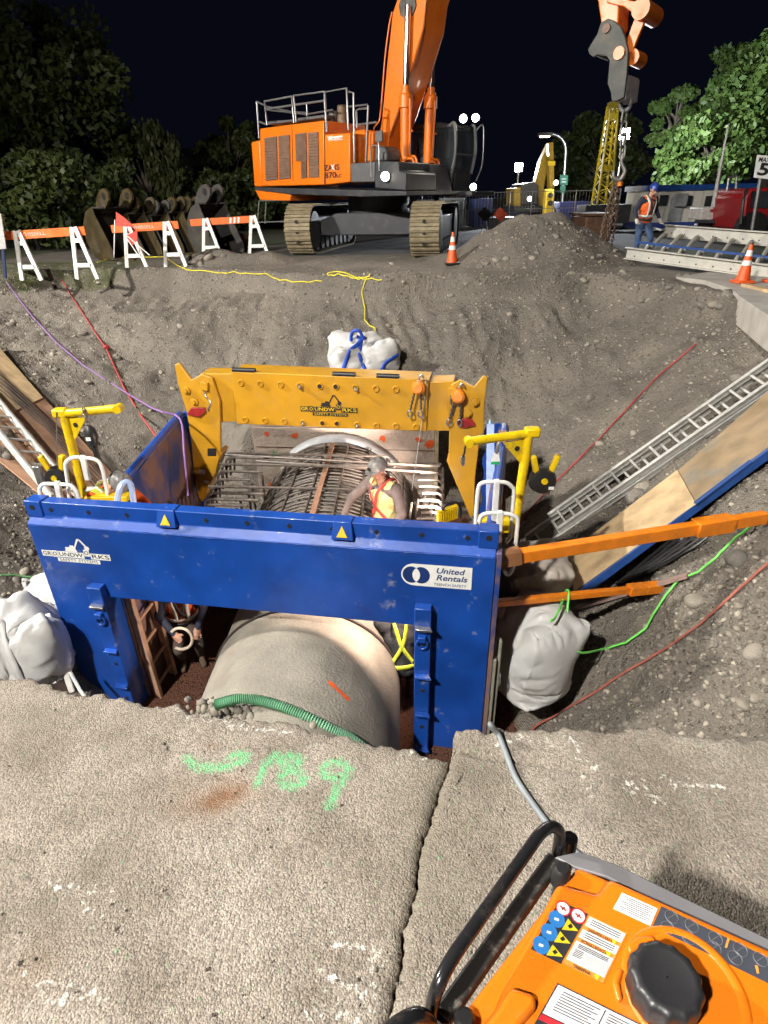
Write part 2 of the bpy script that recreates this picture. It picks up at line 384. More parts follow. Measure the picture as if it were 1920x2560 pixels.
# far ground all round the pit, with a strip of asphalt road running away from it
M_GRASS = mat('night grass', (0.05, 0.075, 0.02), 0.95, var=0.6, scale=1.3, bump=0.8, bscale=30, col2=(0.07, 0.06, 0.03))
M_ASPH = mat('asphalt', (0.075, 0.072, 0.07), 0.9, var=0.35, scale=0.8, bump=0.5, bscale=90)
M_DIRT = mat('packed dirt', (0.15, 0.13, 0.105), 0.95, var=0.45, scale=0.7, bump=0.8, bscale=12)
def sheet(name, x0, y0, x1, y1, z, m):
    return tag(MB().add([(x0, y0, z), (x1, y0, z), (x1, y1, z), (x0, y1, z)], [(0, 1, 2, 3)]).build(name, m), kind='structure')
g = MB()
for a, b, c, d in ((-600, Y1, 600, 900), (-600, -300, X0, Y1), (X1, -300, 600, Y1), (X0, -300, X1, Y0)):
    g.add([(a, b, -0.004), (c, b, -0.004), (c, d, -0.004), (a, d, -0.004)], [(0, 1, 2, 3)])
tag(g.build('ground', M_GRASS), kind='structure')
sheet('road', -3.4, Y1, 60, 300, 0.0, M_ASPH)
sheet('dirt_track', -13, Y1, -3.4, 27, 0.0, M_DIRT)

# loose stones: the larger ones single, the small ones as one mass
def stone_mesh(seed, sub):
    rg = random.Random(seed); b = MB().blob((0, 0, 0), (1, rg.uniform(0.65, 0.95), rg.uniform(0.45, 0.75)), seed, 0.13, sub); return b
M_STONE = []
for k, c in enumerate(((0.30, 0.265, 0.215), (0.24, 0.215, 0.185), (0.34, 0.30, 0.25), (0.21, 0.19, 0.165))):
    M_STONE.append(mat('river stone %d' % k, c, 0.85, var=0.4, scale=14, bump=0.25, bscale=70))
smesh = []
for k in range(8):
    me = stone_mesh(50 + k, 2).mesh('stone', 180); me.materials.append(M_STONE[k % 4]); smesh.append(me)
# where stones lie: sample the picture area of the banks by rays so near and far get their share
def normal_at(x, y):
    e = 0.08; return V((H(x - e, y) - H(x + e, y), H(x, y - e) - H(x, y + e), 2 * e)).normalized()
spots_px = []
big = [(1525, 535, .13), (1390, 590, .13), (1240, 650, .12), (1215, 660, .1), (1265, 645, .1), (1515, 600, .11), (1560, 680, .11), (1820, 735, .14), (1785, 760, .11), (1800, 770, .1), (1480, 995, .13), (1845, 945, .13), (1605, 1215, .2), (1590, 1240, .16), (1500, 1110, .1), (1840, 1395, .13), (1740, 1500, .12), (1700, 1340, .07), (1390, 1720, .10), (1420, 1705, .12), (1185, 1300, .08), (1885, 1630, .1), (1860, 1760, .08), (130, 885, .07), (520, 645, .2), (500, 660, .17), (620, 625, .14), (830, 640, .13), (980, 660, .1), (1460, 700, .1), (1500, 640, .11), (1330, 645, .1), (560, 640, .12), (300, 660, .1), (60, 1430, .08), (40, 1450, .07), (75, 1380, .06)]
for u, v, s in big: spots_px.append((u, v, s))
rg = random.Random(5)
while len(spots_px) < 300:
    q = rg.random()
    if q < 0.42: u, v = rg.uniform(0, 1900), rg.uniform(690, 900)
    elif q < 0.68: u, v = rg.uniform(1300, 1915), rg.uniform(1000, 1830)
    elif q < 0.85: u, v = rg.uniform(1180, 1560), rg.uniform(555, 690)
    else: u, v = rg.uniform(0, 460), rg.uniform(720, 1450)
    spots_px.append((u, v, None))
for u, v, s in spots_px:
    p = onter(u, v)
    if p.y > 20.5: continue
    if s is None: s = rg.uniform(0.03, 0.07) * (.72 if p.y < 7.5 else 1.2) * (1.5 if rg.random() < 0.12 else 1)
    if inside(np.array([p.x]), np.array([p.y]), [(-3.2, 1.2), (1.5, 1.2), (1.6, 9), (-3.1, 9)])[0] and p.z < -1.9: continue
    o = mkobj('stone', smesh[rg.randrange(8)], None, pit)
    o.location = p - V((0, 0, 0.12 * s)); o.scale = (s, s, s); o.rotation_euler = (rg.uniform(-.5, .5), rg.uniform(-.5, .5), rg.uniform(0, 6.28))
def scatter_mass(name, n, sampler, smin, smax, m, sub=1, sink=-0.12, pw=2.5):
    protos = []
    for k in range(5):
        b = stone_mesh(90 + k, sub); protos.append((np.array(b.v), np.array(b.f)))
    P = sampler(n); n = len(P); vs = []; fs = []; o = 0
    rr = NR.random(n) ** pw * (smax - smin) + smin
    for i in range(n):
        v, f = protos[i % 5]; a = NR.uniform(0, 6.28, 3) * (0.15, 0.15, 1); R_ = np.array(Euler(a).to_matrix())
        vs.append((v * rr[i]) @ R_.T + P[i] + (0, 0, rr[i] * sink)); fs.append(f + o); o += len(v)
    vs = np.concatenate(vs); fs = np.concatenate(fs)
    me = bpy.data.meshes.new(name); me.vertices.add(len(vs)); me.vertices.foreach_set('co', vs.ravel())
    me.loops.add(fs.size); me.loops.foreach_set('vertex_index', fs.ravel().astype(np.int32)); me.polygons.add(len(fs))
    me.polygons.foreach_set('loop_start', np.arange(0, fs.size, 3, dtype=np.int32)); me.polygons.foreach_set('loop_total', np.full(len(fs), 3, np.int32))
    me.update(calc_edges=True); me.polygons.foreach_set('use_smooth', np.ones(len(fs), bool))
    return tag(mkobj(name, me, m), kind='stuff')
def ray_sampler(boxes):
    def f(n):
        out = []
        tot = sum(b[4] for b in boxes)
        for u0, u1, v0, v1, w in boxes:
            k = int(n * w / tot); u = NR.uniform(u0, u1, k); v = NR.uniform(v0, v1, k)
            D = np.stack([(u - 960) / FOCAL, (v - 1280) / FOCAL, np.ones(k)]); W = np.array(ROT) @ D
            hit = np.zeros(k, bool); P = np.zeros((k, 3))
            for t in np.linspace(1.2, 26, 620):
                X, Y, Z = W[0] * t, W[1] * t, EYE + W[2] * t; h = hfast(X, Y); nw = (~hit) & (Z < h)
                P[nw] = np.stack([X, Y, h], -1)[nw]; hit |= nw
            P = P[hit]; P = P[(P[:, 1] < 20.5)]
            bad = inside(P[:, 0], P[:, 1], [(-3.4, 1.2), (1.6, 1.2), (1.75, 9.6), (-3.3, 9.6)]) & (P[:, 2] < -1.9)
            P = P[~bad]; P += NR.normal(0, 0.03, P.shape) * (1, 1, 0); P[:, 2] = hfast(P[:, 0], P[:, 1]); out.append(P)
        return np.concatenate(out)
    return f
def node_pebbles():
    m = bpy.data.materials.new('mixed pebbles'); m.use_nodes = True; nt = m.node_tree; N = nt.nodes; L = nt.links; b = N['Principled BSDF']; b.inputs['Roughness'].default_value = 0.9; b.inputs['Specular IOR Level'].default_value = 0.2
    g = N.new('ShaderNodeNewGeometry'); r = N.new('ShaderNodeValToRGB'); e = r.color_ramp.elements
    e[0].color = (0.11, 0.097, 0.082, 1); e[1].color = (0.40, 0.355, 0.29, 1); k = e.new(0.55); k.color = (0.19, 0.168, 0.142, 1); k = e.new(0.85); k.color = (0.27, 0.24, 0.195, 1)
    L.new(g.outputs['Random Per Island'], r.inputs[0]); L.new(r.outputs[0], b.inputs['Base Color']); return m
M_PEB = node_pebbles()
scatter_mass('gravel', 36000, ray_sampler([(0, 1920, 665, 960, 6.0), (1180, 1920, 960, 1850, 3.4), (0, 480, 960, 1500, 1.3), (1180, 1600, 545, 690, 1.2)]), 0.006, 0.042, M_PEB, pw=3.6)

# foreground road: two broken slabs of exposed-aggregate concrete
def node_slab():
    m = bpy.data.materials.new('worn concrete'); m.use_nodes = True; nt = m.node_tree; N = nt.nodes; L = nt.links; b = N['Principled BSDF']; b.inputs['Roughness'].default_value = 0.9; b.inputs['Specular IOR Level'].default_value = 0.25
    g = N.new('ShaderNodeNewGeometry'); at_ = N.new('ShaderNodeAttribute'); at_.attribute_name = 'marks'
    at2 = N.new('ShaderNodeAttribute'); at2.attribute_name = 'stains'
    sp = N.new('ShaderNodeSeparateColor'); L.new(at_.outputs['Color'], sp.inputs[0]); s2 = N.new('ShaderNodeSeparateColor'); L.new(at2.outputs['Color'], s2.inputs[0])
    n1 = N.new('ShaderNodeTexNoise'); n1.inputs['Scale'].default_value = 3.1; n1.inputs['Detail'].default_value = 9; n1.inputs['Roughness'].default_value = 0.62; L.new(g.outputs['Position'], n1.inputs['Vector'])
    r1 = N.new('ShaderNodeValToRGB'); e = r1.color_ramp.elements; e[0].position = 0.36; e[0].color = (0.20, 0.168, 0.138, 1); e[1].position = 0.64; e[1].color = (0.345, 0.302, 0.258, 1); L.new(n1.outputs[0], r1.inputs[0])
    vo = N.new('ShaderNodeTexVoronoi'); vo.inputs['Scale'].default_value = 190; L.new(g.outputs['Position'], vo.inputs['Vector'])
    v2 = N.new('ShaderNodeTexVoronoi'); v2.inputs['Scale'].default_value = 310; L.new(g.outputs['Position'], v2.inputs['Vector'])
    vc = N.new('ShaderNodeSeparateColor'); L.new(vo.outputs['Color'], vc.inputs[0])
    rc = N.new('ShaderNodeMapRange'); rc.inputs[3].default_value = 0.66; rc.inputs[4].default_value = 1.3; L.new(vc.outputs[0], rc.inputs[0])
    edge = N.new('ShaderNodeMapRange'); edge.inputs[1].default_value = 0.75; edge.inputs[2].default_value = 0.45; edge.inputs[3].default_value = 0.8; edge.inputs[4].default_value = 1.0; L.new(vo.outputs['Distance'], edge.inputs[0])
    mm = N.new('ShaderNodeMath'); mm.operation = 'MULTIPLY'; L.new(rc.outputs[0], mm.inputs[0]); L.new(edge.outputs[0], mm.inputs[1])
    mc = N.new('ShaderNodeVectorMath'); mc.operation = 'SCALE'; L.new(r1.outputs[0], mc.inputs[0]); L.new(mm.outputs[0], mc.inputs['Scale'])
    nf = N.new('ShaderNodeTexNoise'); nf.inputs['Scale'].default_value = 60; nf.inputs['Detail'].default_value = 6; L.new(g.outputs['Position'], nf.inputs['Vector'])
    def layer(prev, fac, col, lo=0.42, hi=0.6):
        # paint or stain kept only where the grain lets it
        ad = N.new('ShaderNodeMath'); ad.operation = 'ADD'; ad.inputs[1].default_value = -0.5; L.new(nf.outputs[0], ad.inputs[0])
        a2 = N.new('ShaderNodeMath'); a2.operation = 'MULTIPLY_ADD'; a2.inputs[1].default_value = 1.6; L.new(ad.outputs[0], a2.inputs[0]); L.new(fac, a2.inputs[2])
        mr = N.new('ShaderNodeMapRange'); mr.inputs[1].default_value = lo; mr.inputs[2].default_value = hi; L.new(a2.outputs[0], mr.inputs[0])
        q = N.new('ShaderNodeMix'); q.data_type = 'RGBA'; L.new(mr.outputs[0], q.inputs[0]); L.new(prev, q.inputs[6]); q.inputs[7].default_value = (*col, 1); return q.outputs[2]
    c = mc.outputs[0]
    def soft(prev, fac, col):
        q = N.new('ShaderNodeMix'); q.data_type = 'RGBA'; L.new(fac, q.inputs[0]); L.new(prev, q.inputs[6]); q.inputs[7].default_value = (*col, 1); return q.outputs[2]
    c = soft(c, s2.outputs[0], (0.17, 0.075, 0.03))    # rust
    c = soft(c, s2.outputs[1], (0.14, 0.12, 0.09))     # soil dirt
    c = layer(c, sp.outputs[1], (0.62, 0.6, 0.55), 0.45, 0.7)      # old white line
    c = layer(c, sp.outputs[0], (0.10, 0.50, 0.20), 0.2, 1.05)     # green spray
    L.new(c, b.inputs['Base Color'])
    n2 = N.new('ShaderNodeTexNoise'); n2.inputs['Scale'].default_value = 260; n2.inputs['Detail'].default_value = 4; L.new(g.outputs['Position'], n2.inputs['Vector'])
    h1 = N.new('ShaderNodeMath'); h1.operation = 'MULTIPLY_ADD'; h1.inputs[1].default_value = -0.8; L.new(vo.outputs['Distance'], h1.inputs[0]); L.new(nf.outputs[0], h1.inputs[2])
    h2 = N.new('ShaderNodeMath'); h2.operation = 'MULTIPLY_ADD'; h2.inputs[1].default_value = -0.35; L.new(v2.outputs['Distance'], h2.inputs[0]); L.new(h1.outputs[0], h2.inputs[2])
    h3 = N.new('ShaderNodeMath'); h3.operation = 'MULTIPLY_ADD'; h3.inputs[1].default_value = 0.3; L.new(n2.outputs[0], h3.inputs[0]); L.new(h2.outputs[0], h3.inputs[2])
    bp = N.new('ShaderNodeBump'); bp.inputs['Strength'].default_value = 0.9; bp.inputs['Distance'].default_value = 0.0046; L.new(h3.outputs[0], bp.inputs['Height']); L.new(bp.outputs[0], b.inputs['Normal'])
    return m
M_SLAB = node_slab()
def Z0(u, v): return at(u, v, z=0)
EDGE_L = [V((-3.4, 2.25, 0))] + [Z0(*p) for p in ((0, 1690), (60, 1690), (130, 1708), (190, 1738), (250, 1727), (310, 1745), (380, 1762), (440, 1755), (470, 1775), (560, 1790), (700, 1795), (800, 1822), (880, 1842), (960, 1858), (1040, 1872), (1100, 1890), (1140, 1890))] + [V((0.6, 1.22, 0))]
EDGE_R = [V((-0.2, 1.36, 0))] + [Z0(*p) for p in ((1132, 1850), (1140, 1826), (1160, 1822), (1220, 1828), (1240, 1815), (1275, 1826), (1330, 1822), (1400, 1818), (1500, 1828), (1640, 1818), (1760, 1845), (1920, 1850))] + [V((2.2, 1.38, 0)), V((4.6, 1.3, 0))]
CRACK = [Z0(*p) for p in ((1134, 1880), (1125, 1905), (1108, 1945), (1092, 2010), (1070, 2060), (1055, 2120), (1040, 2200), (1030, 2270), (1010, 2330), (998, 2420), (985, 2500), (970, 2560))] + [V((0.0, -3, 0))]
cx_y = np.array([p.y for p in CRACK])[::-1]; cx_x = np.array([p.x for p in CRACK])[::-1]
def crackx(y): return np.interp(y, cx_y, cx_x) + 0.0035 * np.sin(y * 37) + 0.003 * np.sin(y * 89 + 1) * np.sin(y * 13) + 0.002 * np.sin(y * 211 + 2) + 0.0015 * np.sin(y * 397)
def seg_mask(P, Q, segs, r):
    d = np.full(P.shape, 9.0)
    for (x0, y0), (x1, y1) in segs:
        dx, dy = x1 - x0, y1 - y0; t = np.clip(((P - x0) * dx + (Q - y0) * dy) / (dx * dx + dy * dy + 1e-9), 0, 1); d = np.minimum(d, np.hypot(P - x0 - t * dx, Q - y0 - t * dy))
    return np.clip(1.0 - d / r, 0, 1)
def pxsegs(pl): 
    q = [Z0(*p) for p in pl]; return [((a.x, a.y), (b.x, b.y)) for a, b in zip(q, q[1:])]
PAINT = []
def ovl(cx, cy, rx, ry, a0=0, a1=2 * PI): return [(cx + rx * math.cos(a), cy + ry * math.sin(a)) for a in np.linspace(a0, a1, 12)]
def cS(pl): return [(x / 1.728, 1680 + y / 1.728) for x, y in pl]
for pl in ([(810, 378), (850, 408), (920, 416), (1000, 402), (1068, 376), (1040, 352), (1000, 362)], [(1110, 490), (1140, 410), (1190, 358)], ovl(1252, 386, 42, 24), ovl(1262, 462, 50, 34), ovl(1452, 424, 58, 34), [(1490, 450), (1455, 510), (1425, 575)]): PAINT += pxsegs(cS(pl))
WHITE = []
for pl in ([(440, 1780), (600, 1805)], [(560, 1815), (720, 1830)], [(1000, 1875), (1110, 1900)], [(120, 2210), (280, 2235)], [(210, 2265), (250, 2290)], [(830, 2355), (960, 2380)], [(810, 2440), (960, 2500)], [(760, 2540), (900, 2540)], [(940, 2390), (900, 2560)], [(70, 2510), (260, 2480)], [(1430, 1850), (1470, 1990)], [(1470, 1920), (1650, 2010)], [(1330, 1850), (1430, 1880)], [(1560, 1950), (1800, 1975)], [(60, 2440), (150, 2460)], [(1220, 1880), (1300, 1850)]): WHITE += pxsegs(pl)
def slab(name, side):
    ny = 230; nx = 330 if side < 0 else 300
    E_ = EDGE_L if side < 0 else EDGE_R
    ex = np.array([p.x for p in E_]); ey = np.array([p.y for p in E_])
    s = np.concatenate([np.linspace(0, 0.5, 40), np.linspace(0.5, 1, ny - 40)[1:]])
    a = np.linspace(0, 1, nx) ** (0.7 if side < 0 else 1.4)
    S, A = np.meshgrid(s, a, indexing='ij')
    Yn = -1.6 + S * 3.0
    gap = 0.0045
    for it in range(4):
        cx = crackx(Yn) + side * (-1) * 0 + (-gap if side < 0 else gap)
        X = (-3.4 + A * (cx + 3.4)) if side < 0 else (cx + A * (4.6 - cx))
        ed = np.interp(X, ex, ey) + 0.005 * np.sin(X * 31) + 0.004 * np.sin(X * 83 + 2) + 0.003 * np.sin(X * 171)
        Yn = -1.6 + S * (ed + 1.6)
    Y = Yn
    Z = 0.006 * fbm(X, Y, 31, 4, 3.0) + 0.002 * fbm(X, Y, 33, 3, 22.0) + (0.012 if side > 0 else 0)
    dc = np.abs(X - crackx(Y)); Z -= 0.012 * np.exp(-(dc / 0.016) ** 2)
    de = ed - Y; Z -= 0.02 * np.exp(-(np.abs(de) / 0.012)) * (1 + 0.3 * np.sin(X * 60))
    if side > 0:   # branch crack across the right slab
        q = pxsegs([(1134, 1882), (1200, 1897), (1260, 1905), (1330, 1912), (1400, 1925), (1480, 1935)]); Z -= 0.018 * seg_mask(X, Y, q, 0.008)
    # skirt
    k = 7; SX = [X]; SY = [Y]; SZ = [Z]
    for j in range(1, k + 1):
        SX.append(X[-1:] + 0.004 * NR.normal(size=X[-1:].shape)); SY.append(Y[-1:] + 0.008 * j - 0.006 * abs(NR.normal(size=X[-1:].shape)) - 0.012 * (j > 2) * (j - 2)); SZ.append(Z[-1:] - 0.035 * j + 0.008 * NR.normal(size=X[-1:].shape))
    X2, Y2, Z2 = np.concatenate(SX), np.concatenate(SY), np.concatenate(SZ)
    ci = 0 if side > 0 else -1      # wall of the crack
    def wall(arr, dz): return np.concatenate([arr[:, :1], arr], 1) if side > 0 else np.concatenate([arr, arr[:, -1:]], 1)
    Zw = wall(Z2, 0); Zw[:, ci] -= 0.2; X2, Y2 = wall(X2, 0), wall(Y2, 0); Z2 = Zw
    me = grid_mesh(name, X2, Y2, Z2)
    mk = np.zeros((*X2.shape, 4)); mk[..., 0] = seg_mask(X2, Y2, PAINT, 0.030) ** 0.9 * 0.72
    mk[..., 1] = seg_mask(X2, Y2, WHITE, 0.05) * 0.47; mk[..., 3] = 1; set_attr(me, 'marks', mk)
    stn = np.zeros((*X2.shape, 4)); stn[..., 3] = 1
    def spot_(u, v, rx, ry): p = Z0(u, v); return np.exp(-(((X2 - p.x) / rx) ** 2 + ((Y2 - p.y) / ry) ** 2))
    nz_ = np.clip(0.65 + 0.5 * fbm(X2, Y2, 35, 4, 25), 0, 1.3)
    stn[..., 0] = np.clip((0.95 * spot_(570, 1985, .06, .05) + 0.5 * spot_(520, 1995, .14, .075) + 0.7 * spot_(527, 1865, .022, .013) + 0.25 * spot_(60, 2420, .1, .08)) * nz_, 0, 0.85)
    stn[..., 1] = np.clip((0.55 * spot_(100, 2300, .18, .12) + 0.35 * spot_(350, 2020, .2, .1) + 0.4 * spot_(230, 2170, .12, .06) + 0.4 * spot_(1230, 1950, .1, .2) + 0.35 * spot_(1080, 2150, .1, .3) + 0.3 * spot_(100, 1800, .3, .1)) * nz_ + 0.3 * np.exp(-(np.abs(X2 - crackx(Y2)) / 0.05)) + 0.38 * np.clip(fbm(X2, Y2, 51, 5, 2.4) - 0.15, 0, 1) + 0.5 * np.clip(fbm(X2, Y2, 53, 4, 9.0) - 0.55, 0, 1), 0, 0.75)
    set_attr(me, 'stains', stn)
    return tag(mkobj(name, me, M_SLAB), kind='structure')
slab('road_slab', -1); slab('road_slab', 1)
MB().span((-3.4, -1.6, -0.5), (4.6, 1.15, -0.16)).build('road_base', M_DIRT)['kind'] = 'structure'
sheet('road_behind', -60, -40, 60, -1.61, 0.0, M_ASPH)
# grit lying on the slabs
def slab_grit(n):
    u = NR.uniform(0, 1920, n); v = 1740 + 820 * NR.random(n) ** 0.8; P = np.array([Z0(a, b) for a, b in zip(u, v)])
    ed = np.interp(P[:, 0], [p.x for p in EDGE_L], [p.y for p in EDGE_L]); P = P[P[:, 1] < ed - 0.03]; P[:, 2] = 0.004 + 0.012 * (P[:, 0] > crackx(P[:, 1])); return P
scatter_mass('grit', 520, slab_grit, 0.0014, 0.0075, M_PEB, sink=0.25, pw=5)
# ------------------------------------------------------------------ trench box, arch, pipe, rebar, bulkhead
BLUE = mat('blue shield paint', (0.008, 0.066, 0.36), 0.38, var=0.35, scale=2.2, bump=0.10, bscale=14, dirt=(0.36, 0.36, 0.37), dscale=4.5, damount=0.5, coat=0.2, dlo=0.60, dhi=0.70)
BLUEW = mat('muddy blue shield paint', (0.012, 0.05, 0.24), 0.5, var=0.4, scale=2.0, bump=0.08, bscale=25, dirt=(0.22, 0.125, 0.085), dscale=1.2, damount=0.92, dlo=0.40, dhi=0.56)
YEL = mat('amber steel paint', (0.50, 0.255, 0.012), 0.42, var=0.14, scale=3, bump=0.03, bscale=30, dirt=(0.33, 0.2, 0.05), dscale=5, damount=0.35, coat=0.15)
YEL2 = mat('bright yellow paint', (0.74, 0.5, 0.005), 0.35, var=0.2, scale=9, dirt=(0.2, 0.15, 0.04), dscale=12, damount=0.5)
BLACK = mat('black rubber', (0.015, 0.015, 0.016), 0.45, var=0.3)
DKHOLE = mat('dark bore', (0.012, 0.01, 0.008), 0.8)
WHITEP = mat('white paint', (0.75, 0.74, 0.71), 0.4, var=0.12, scale=12, dirt=(0.35, 0.31, 0.26), dscale=9, damount=0.4)
DECALW = mat('white decal', (0.78, 0.78, 0.75), 0.5, var=0.1, scale=20)
INK = mat('decal ink', (0.018, 0.018, 0.02), 0.5)
DKBLUE = mat('decal blue', (0.01, 0.035, 0.16), 0.5)
STEEL = mat('galvanised steel', (0.52, 0.52, 0.52), 0.35, 0.9, var=0.3, scale=20)
ALU = mat('aluminium', (0.62, 0.61, 0.58), 0.42, 0.3, var=0.25, scale=14, dirt=(0.2, 0.17, 0.13), dscale=7, damount=0.5)
REDP = mat('red paint', (0.33, 0.02, 0.018), 0.45, var=0.35, scale=14)
ORNG = mat('orange machine paint', (0.78, 0.17, 0.006), 0.36, var=0.13, scale=2.0, dirt=(0.33, 0.13, 0.04), dscale=3, damount=0.3, coat=0.15)
ORN2 = mat('orange strut paint', (0.80, 0.22, 0.008), 0.42, var=0.2, scale=7, dirt=(0.35, 0.14, 0.03), dscale=6, damount=0.4)

ZT, ZB, ZW, ZF = -0.90, -3.7, -1.1, -3.5
FL, FR = at(50, 1262, z=ZT), at(1245, 1342, z=ZT)
pv = (FR - FL).normalized(); pn = V((pv.y, -pv.x, 0))           # along the panel, towards the viewer
if pn.y > 0: pn = -pn
PW = (FR - FL).length
def pp(s, z, d=0.0): return V((FL.x, FL.y, 0)) + pv * s + pn * d + V((0, 0, z))
def psz(u, v, d=0.0):
    q = onplane(u, v, FL + pn * d, pn) - FL; return q.dot(pv), q.z + ZT
box = thing('trench_box', 'big blue steel trench box with doorway-shaped front panel around the concrete pipe', 'trench box', V((pp(PW / 2, ZB).x, pp(PW / 2, ZB).y, ZB)))
sl, zl = psz(268, 1500); sr, zr = psz(1036, 1556)
zo = (zl + zr) / 2; 
m = MB()
m.prism([pp(a, z, 0) for a, z in ((0, ZB), (sl, ZB), (sl, zo), (sr, zo), (sr, ZB), (PW, ZB), (PW, ZT - .215), (0, ZT - .215))], pn * -.2)
front = m.build('front_panel', BLUE, box, bevel=0.012)
prof = [(0, ZT - .214), (-0.075, ZT - 0.145), (-0.075, ZT), (-0.20, ZT), (-0.20, ZT - .214)]
MB().prism([pp(0, z, d) for d, z in prof], pv * PW).build('top_rail', BLUE, front, bevel=.008)
# diamond holes, lifting notches with triangle stickers, weld beads along the top rail
for k in range(11):
    s = 0.25 + k * (PW - 0.5) / 10
    c = pp(s, ZT - 0.075, -0.073); r = 0.026
    MB().prism([c + pv * r, c + V((0, 0, r)), c - pv * r, c - V((0, 0, r))], pn * 0.004).build('rail_hole', DKHOLE, front)
STKR = mat('warning sticker', (0.8, 0.5, 0.03), 0.5)
for u in (405, 850):
    s, _ = psz(u, 1285)
    m = MB(); m.hexa([pp(s - .10, ZT - .15, -0.068), pp(s + .10, ZT - .15, -0.068), pp(s + .10, ZT - .15, -0.01), pp(s - .10, ZT - .15, -0.01), pp(s - .08, ZT + .012, -0.19), pp(s + .08, ZT + .012, -0.19), pp(s + .08, ZT + .012, -0.06), pp(s - .08, ZT + .012, -0.06)])
    n_ = m.build('lifting_lug', BLUE, front, bevel=0.006)
    q = V((0, 0, 1)) * 0.1 - pn * 0.03; c = pp(s, ZT - 0.12, -0.012)
    MB().prism([c - pv * .05, c + pv * .05, c + q], pn * 0.005).build('warning_sticker', STKR, n_)
m = MB()
rgw = random.Random(3)
pts = [pp(0.02 + i * (PW - 0.04) / 90, ZT - 0.213 + rgw.uniform(-.004, .004), 0.004) for i in range(91)]
m.tube(pts, [rgw.uniform(.004, .009) for _ in pts], 6); m.build('weld_bead', BLUE, front)
for s, d in ((-0.0, 0),):
    pass
# corner plates with a pin hole
for s0, sgn in ((0.0, 1), (PW, -1)):
    m = MB(); a = pp(s0 + sgn * 0.001, ZT + 0.012, -0.06); 
    m.hexa([pp(s0 - .012 * sgn, ZT - .16, -.205), pp(s0 + sgn * .16, ZT - .16, -.205), pp(s0 + sgn * .16, ZT - .16, -.055), pp(s0 - .012 * sgn, ZT - .16, -.055), pp(s0 - .012 * sgn, ZT + .014, -.205), pp(s0 + sgn * .16, ZT + .014, -.205), pp(s0 + sgn * .16, ZT + .014, -.055), pp(s0 - .012 * sgn, ZT + .014, -.055)])
    cp = m.build('corner_plate', BLUE, front, bevel=0.01)
    c = pp(s0 + sgn * 0.07, ZT - 0.05, -0.056); MB().cyl(c, c + pn * 0.006, 0.026, 14).build('pin_hole', DKHOLE, cp)
# guide rails beside the opening, with rungs, holes and a ring
def guide(u0, v0, s_in):
    s0, z0 = psz(u0, v0, 0.1)
    w = 0.15
    g_ = MB().hexa([pp(s0, ZB, 0), pp(s0 + w, ZB, 0), pp(s0 + w, ZB, .1), pp(s0, ZB, .1), pp(s0, z0, 0), pp(s0 + w, z0, 0), pp(s0 + w, z0, .1), pp(s0, z0, .1)]).build('guide_rail', BLUE, box, bevel=0.008)
    for k, dz in enumerate((0.2, 0.78, 1.28, 1.78, 2.28)):
        z = z0 - dz
        if z < ZB + .1: break
        MB().hexa([pp(s0 + .005, z - .012, .1), pp(s0 + w - .005, z - .012, .1), pp(s0 + w + .02, z - .012, .16), pp(s0 + .02, z - .012, .16), pp(s0 + .005, z + .012, .1), pp(s0 + w - .005, z + .012, .1), pp(s0 + w + .02, z + .012, .16), pp(s0 + .02, z + .012, .16)]).build('step_rung', STEEL if k == 0 else BLUE, g_, bevel=0.004)
        c = pp(s0 + w * .55, z - .2, .101); MB().cyl(c, c + pn * 0.004, 0.021, 12).build('pin_hole', DKHOLE, g_)
    c = pp(s0 + w / 2, z0 - .38, .125)
    MB().tube([c + pv * .05 * math.cos(a) + V((0, 0, .055 * math.sin(a))) for a in np.linspace(0, 2 * PI, 17)[:-1]], .012, 8, True).build('shackle_ring', BLUE, g_)
    MB().hexa([pp(s0 + .04, z0 - .35, .1), pp(s0 + w - .04, z0 - .35, .1), pp(s0 + w - .04, z0 - .35, .15), pp(s0 + .04, z0 - .35, .15), pp(s0 + .04, z0 - .29, .1), pp(s0 + w - .04, z0 - .29, .1), pp(s0 + w - .04, z0 - .29, .15), pp(s0 + .04, z0 - .29, .15)]).build('ring_bracket', BLUE, g_, bevel=.005)
guide(214, 1470, sl); guide(1036, 1522, sr)
# side walls
BLp, BRp = at(462, 1036, z=ZW), at(1228, 1066, z=ZW)
m = MB()
def wall(a, b, t, zt, zb):
    a, b = V(a), V(b); d = (b - a).normalized(); n = V((-d.y, d.x, 0)) * t
    return MB().hexa([V((*p.xy, zb)) for p in (a, b, b + n, a + n)] + [V((*p.xy, zt)) for p in (a, b, b + n, a + n)])
la = pp(sl + .02, 0, -0.202); ra = pp(PW - 0.13, 0, -0.202)
wl = wall((la.x, la.y, 0), (BLp.x, BLp.y, 0), 0.14, ZW, ZB); wl = wl.build('side_wall', BLUEW, box, bevel=0.012); tag(wl, 'mud-smeared inner face of the left side wall')
wr = wall((ra.x, ra.y, 0), (BRp.x + .1, BRp.y, 0), -0.14, ZW, ZB).build('side_wall', BLUEW, box, bevel=0.012)
ld = (V((BLp.x, BLp.y, 0)) - V((la.x, la.y, 0))).normalized(); rd = (V((BRp.x + .1, BRp.y, 0)) - V((ra.x, ra.y, 0))).normalized()
def wedge_on(wallo, a, d, length, side):   # top tube along the wall with holes
    t = MB().cyl(V((a.x, a.y, ZW)) + d * .05, V((a.x, a.y, ZW)) + d * length, .055, 12).build('top_tube', BLUE, wallo)
ll = (V((BLp.x, BLp.y, 0)) - V((la.x, la.y, 0))).length; lr = (V((BRp.x + .1, BRp.y, 0)) - V((ra.x, ra.y, 0))).length
wedge_on(wl, la + V((-ld.y, ld.x, 0)) * .07, ld, ll, 1); wedge_on(wr, ra - V((-rd.y, rd.x, 0)) * .07, rd, lr, 1)
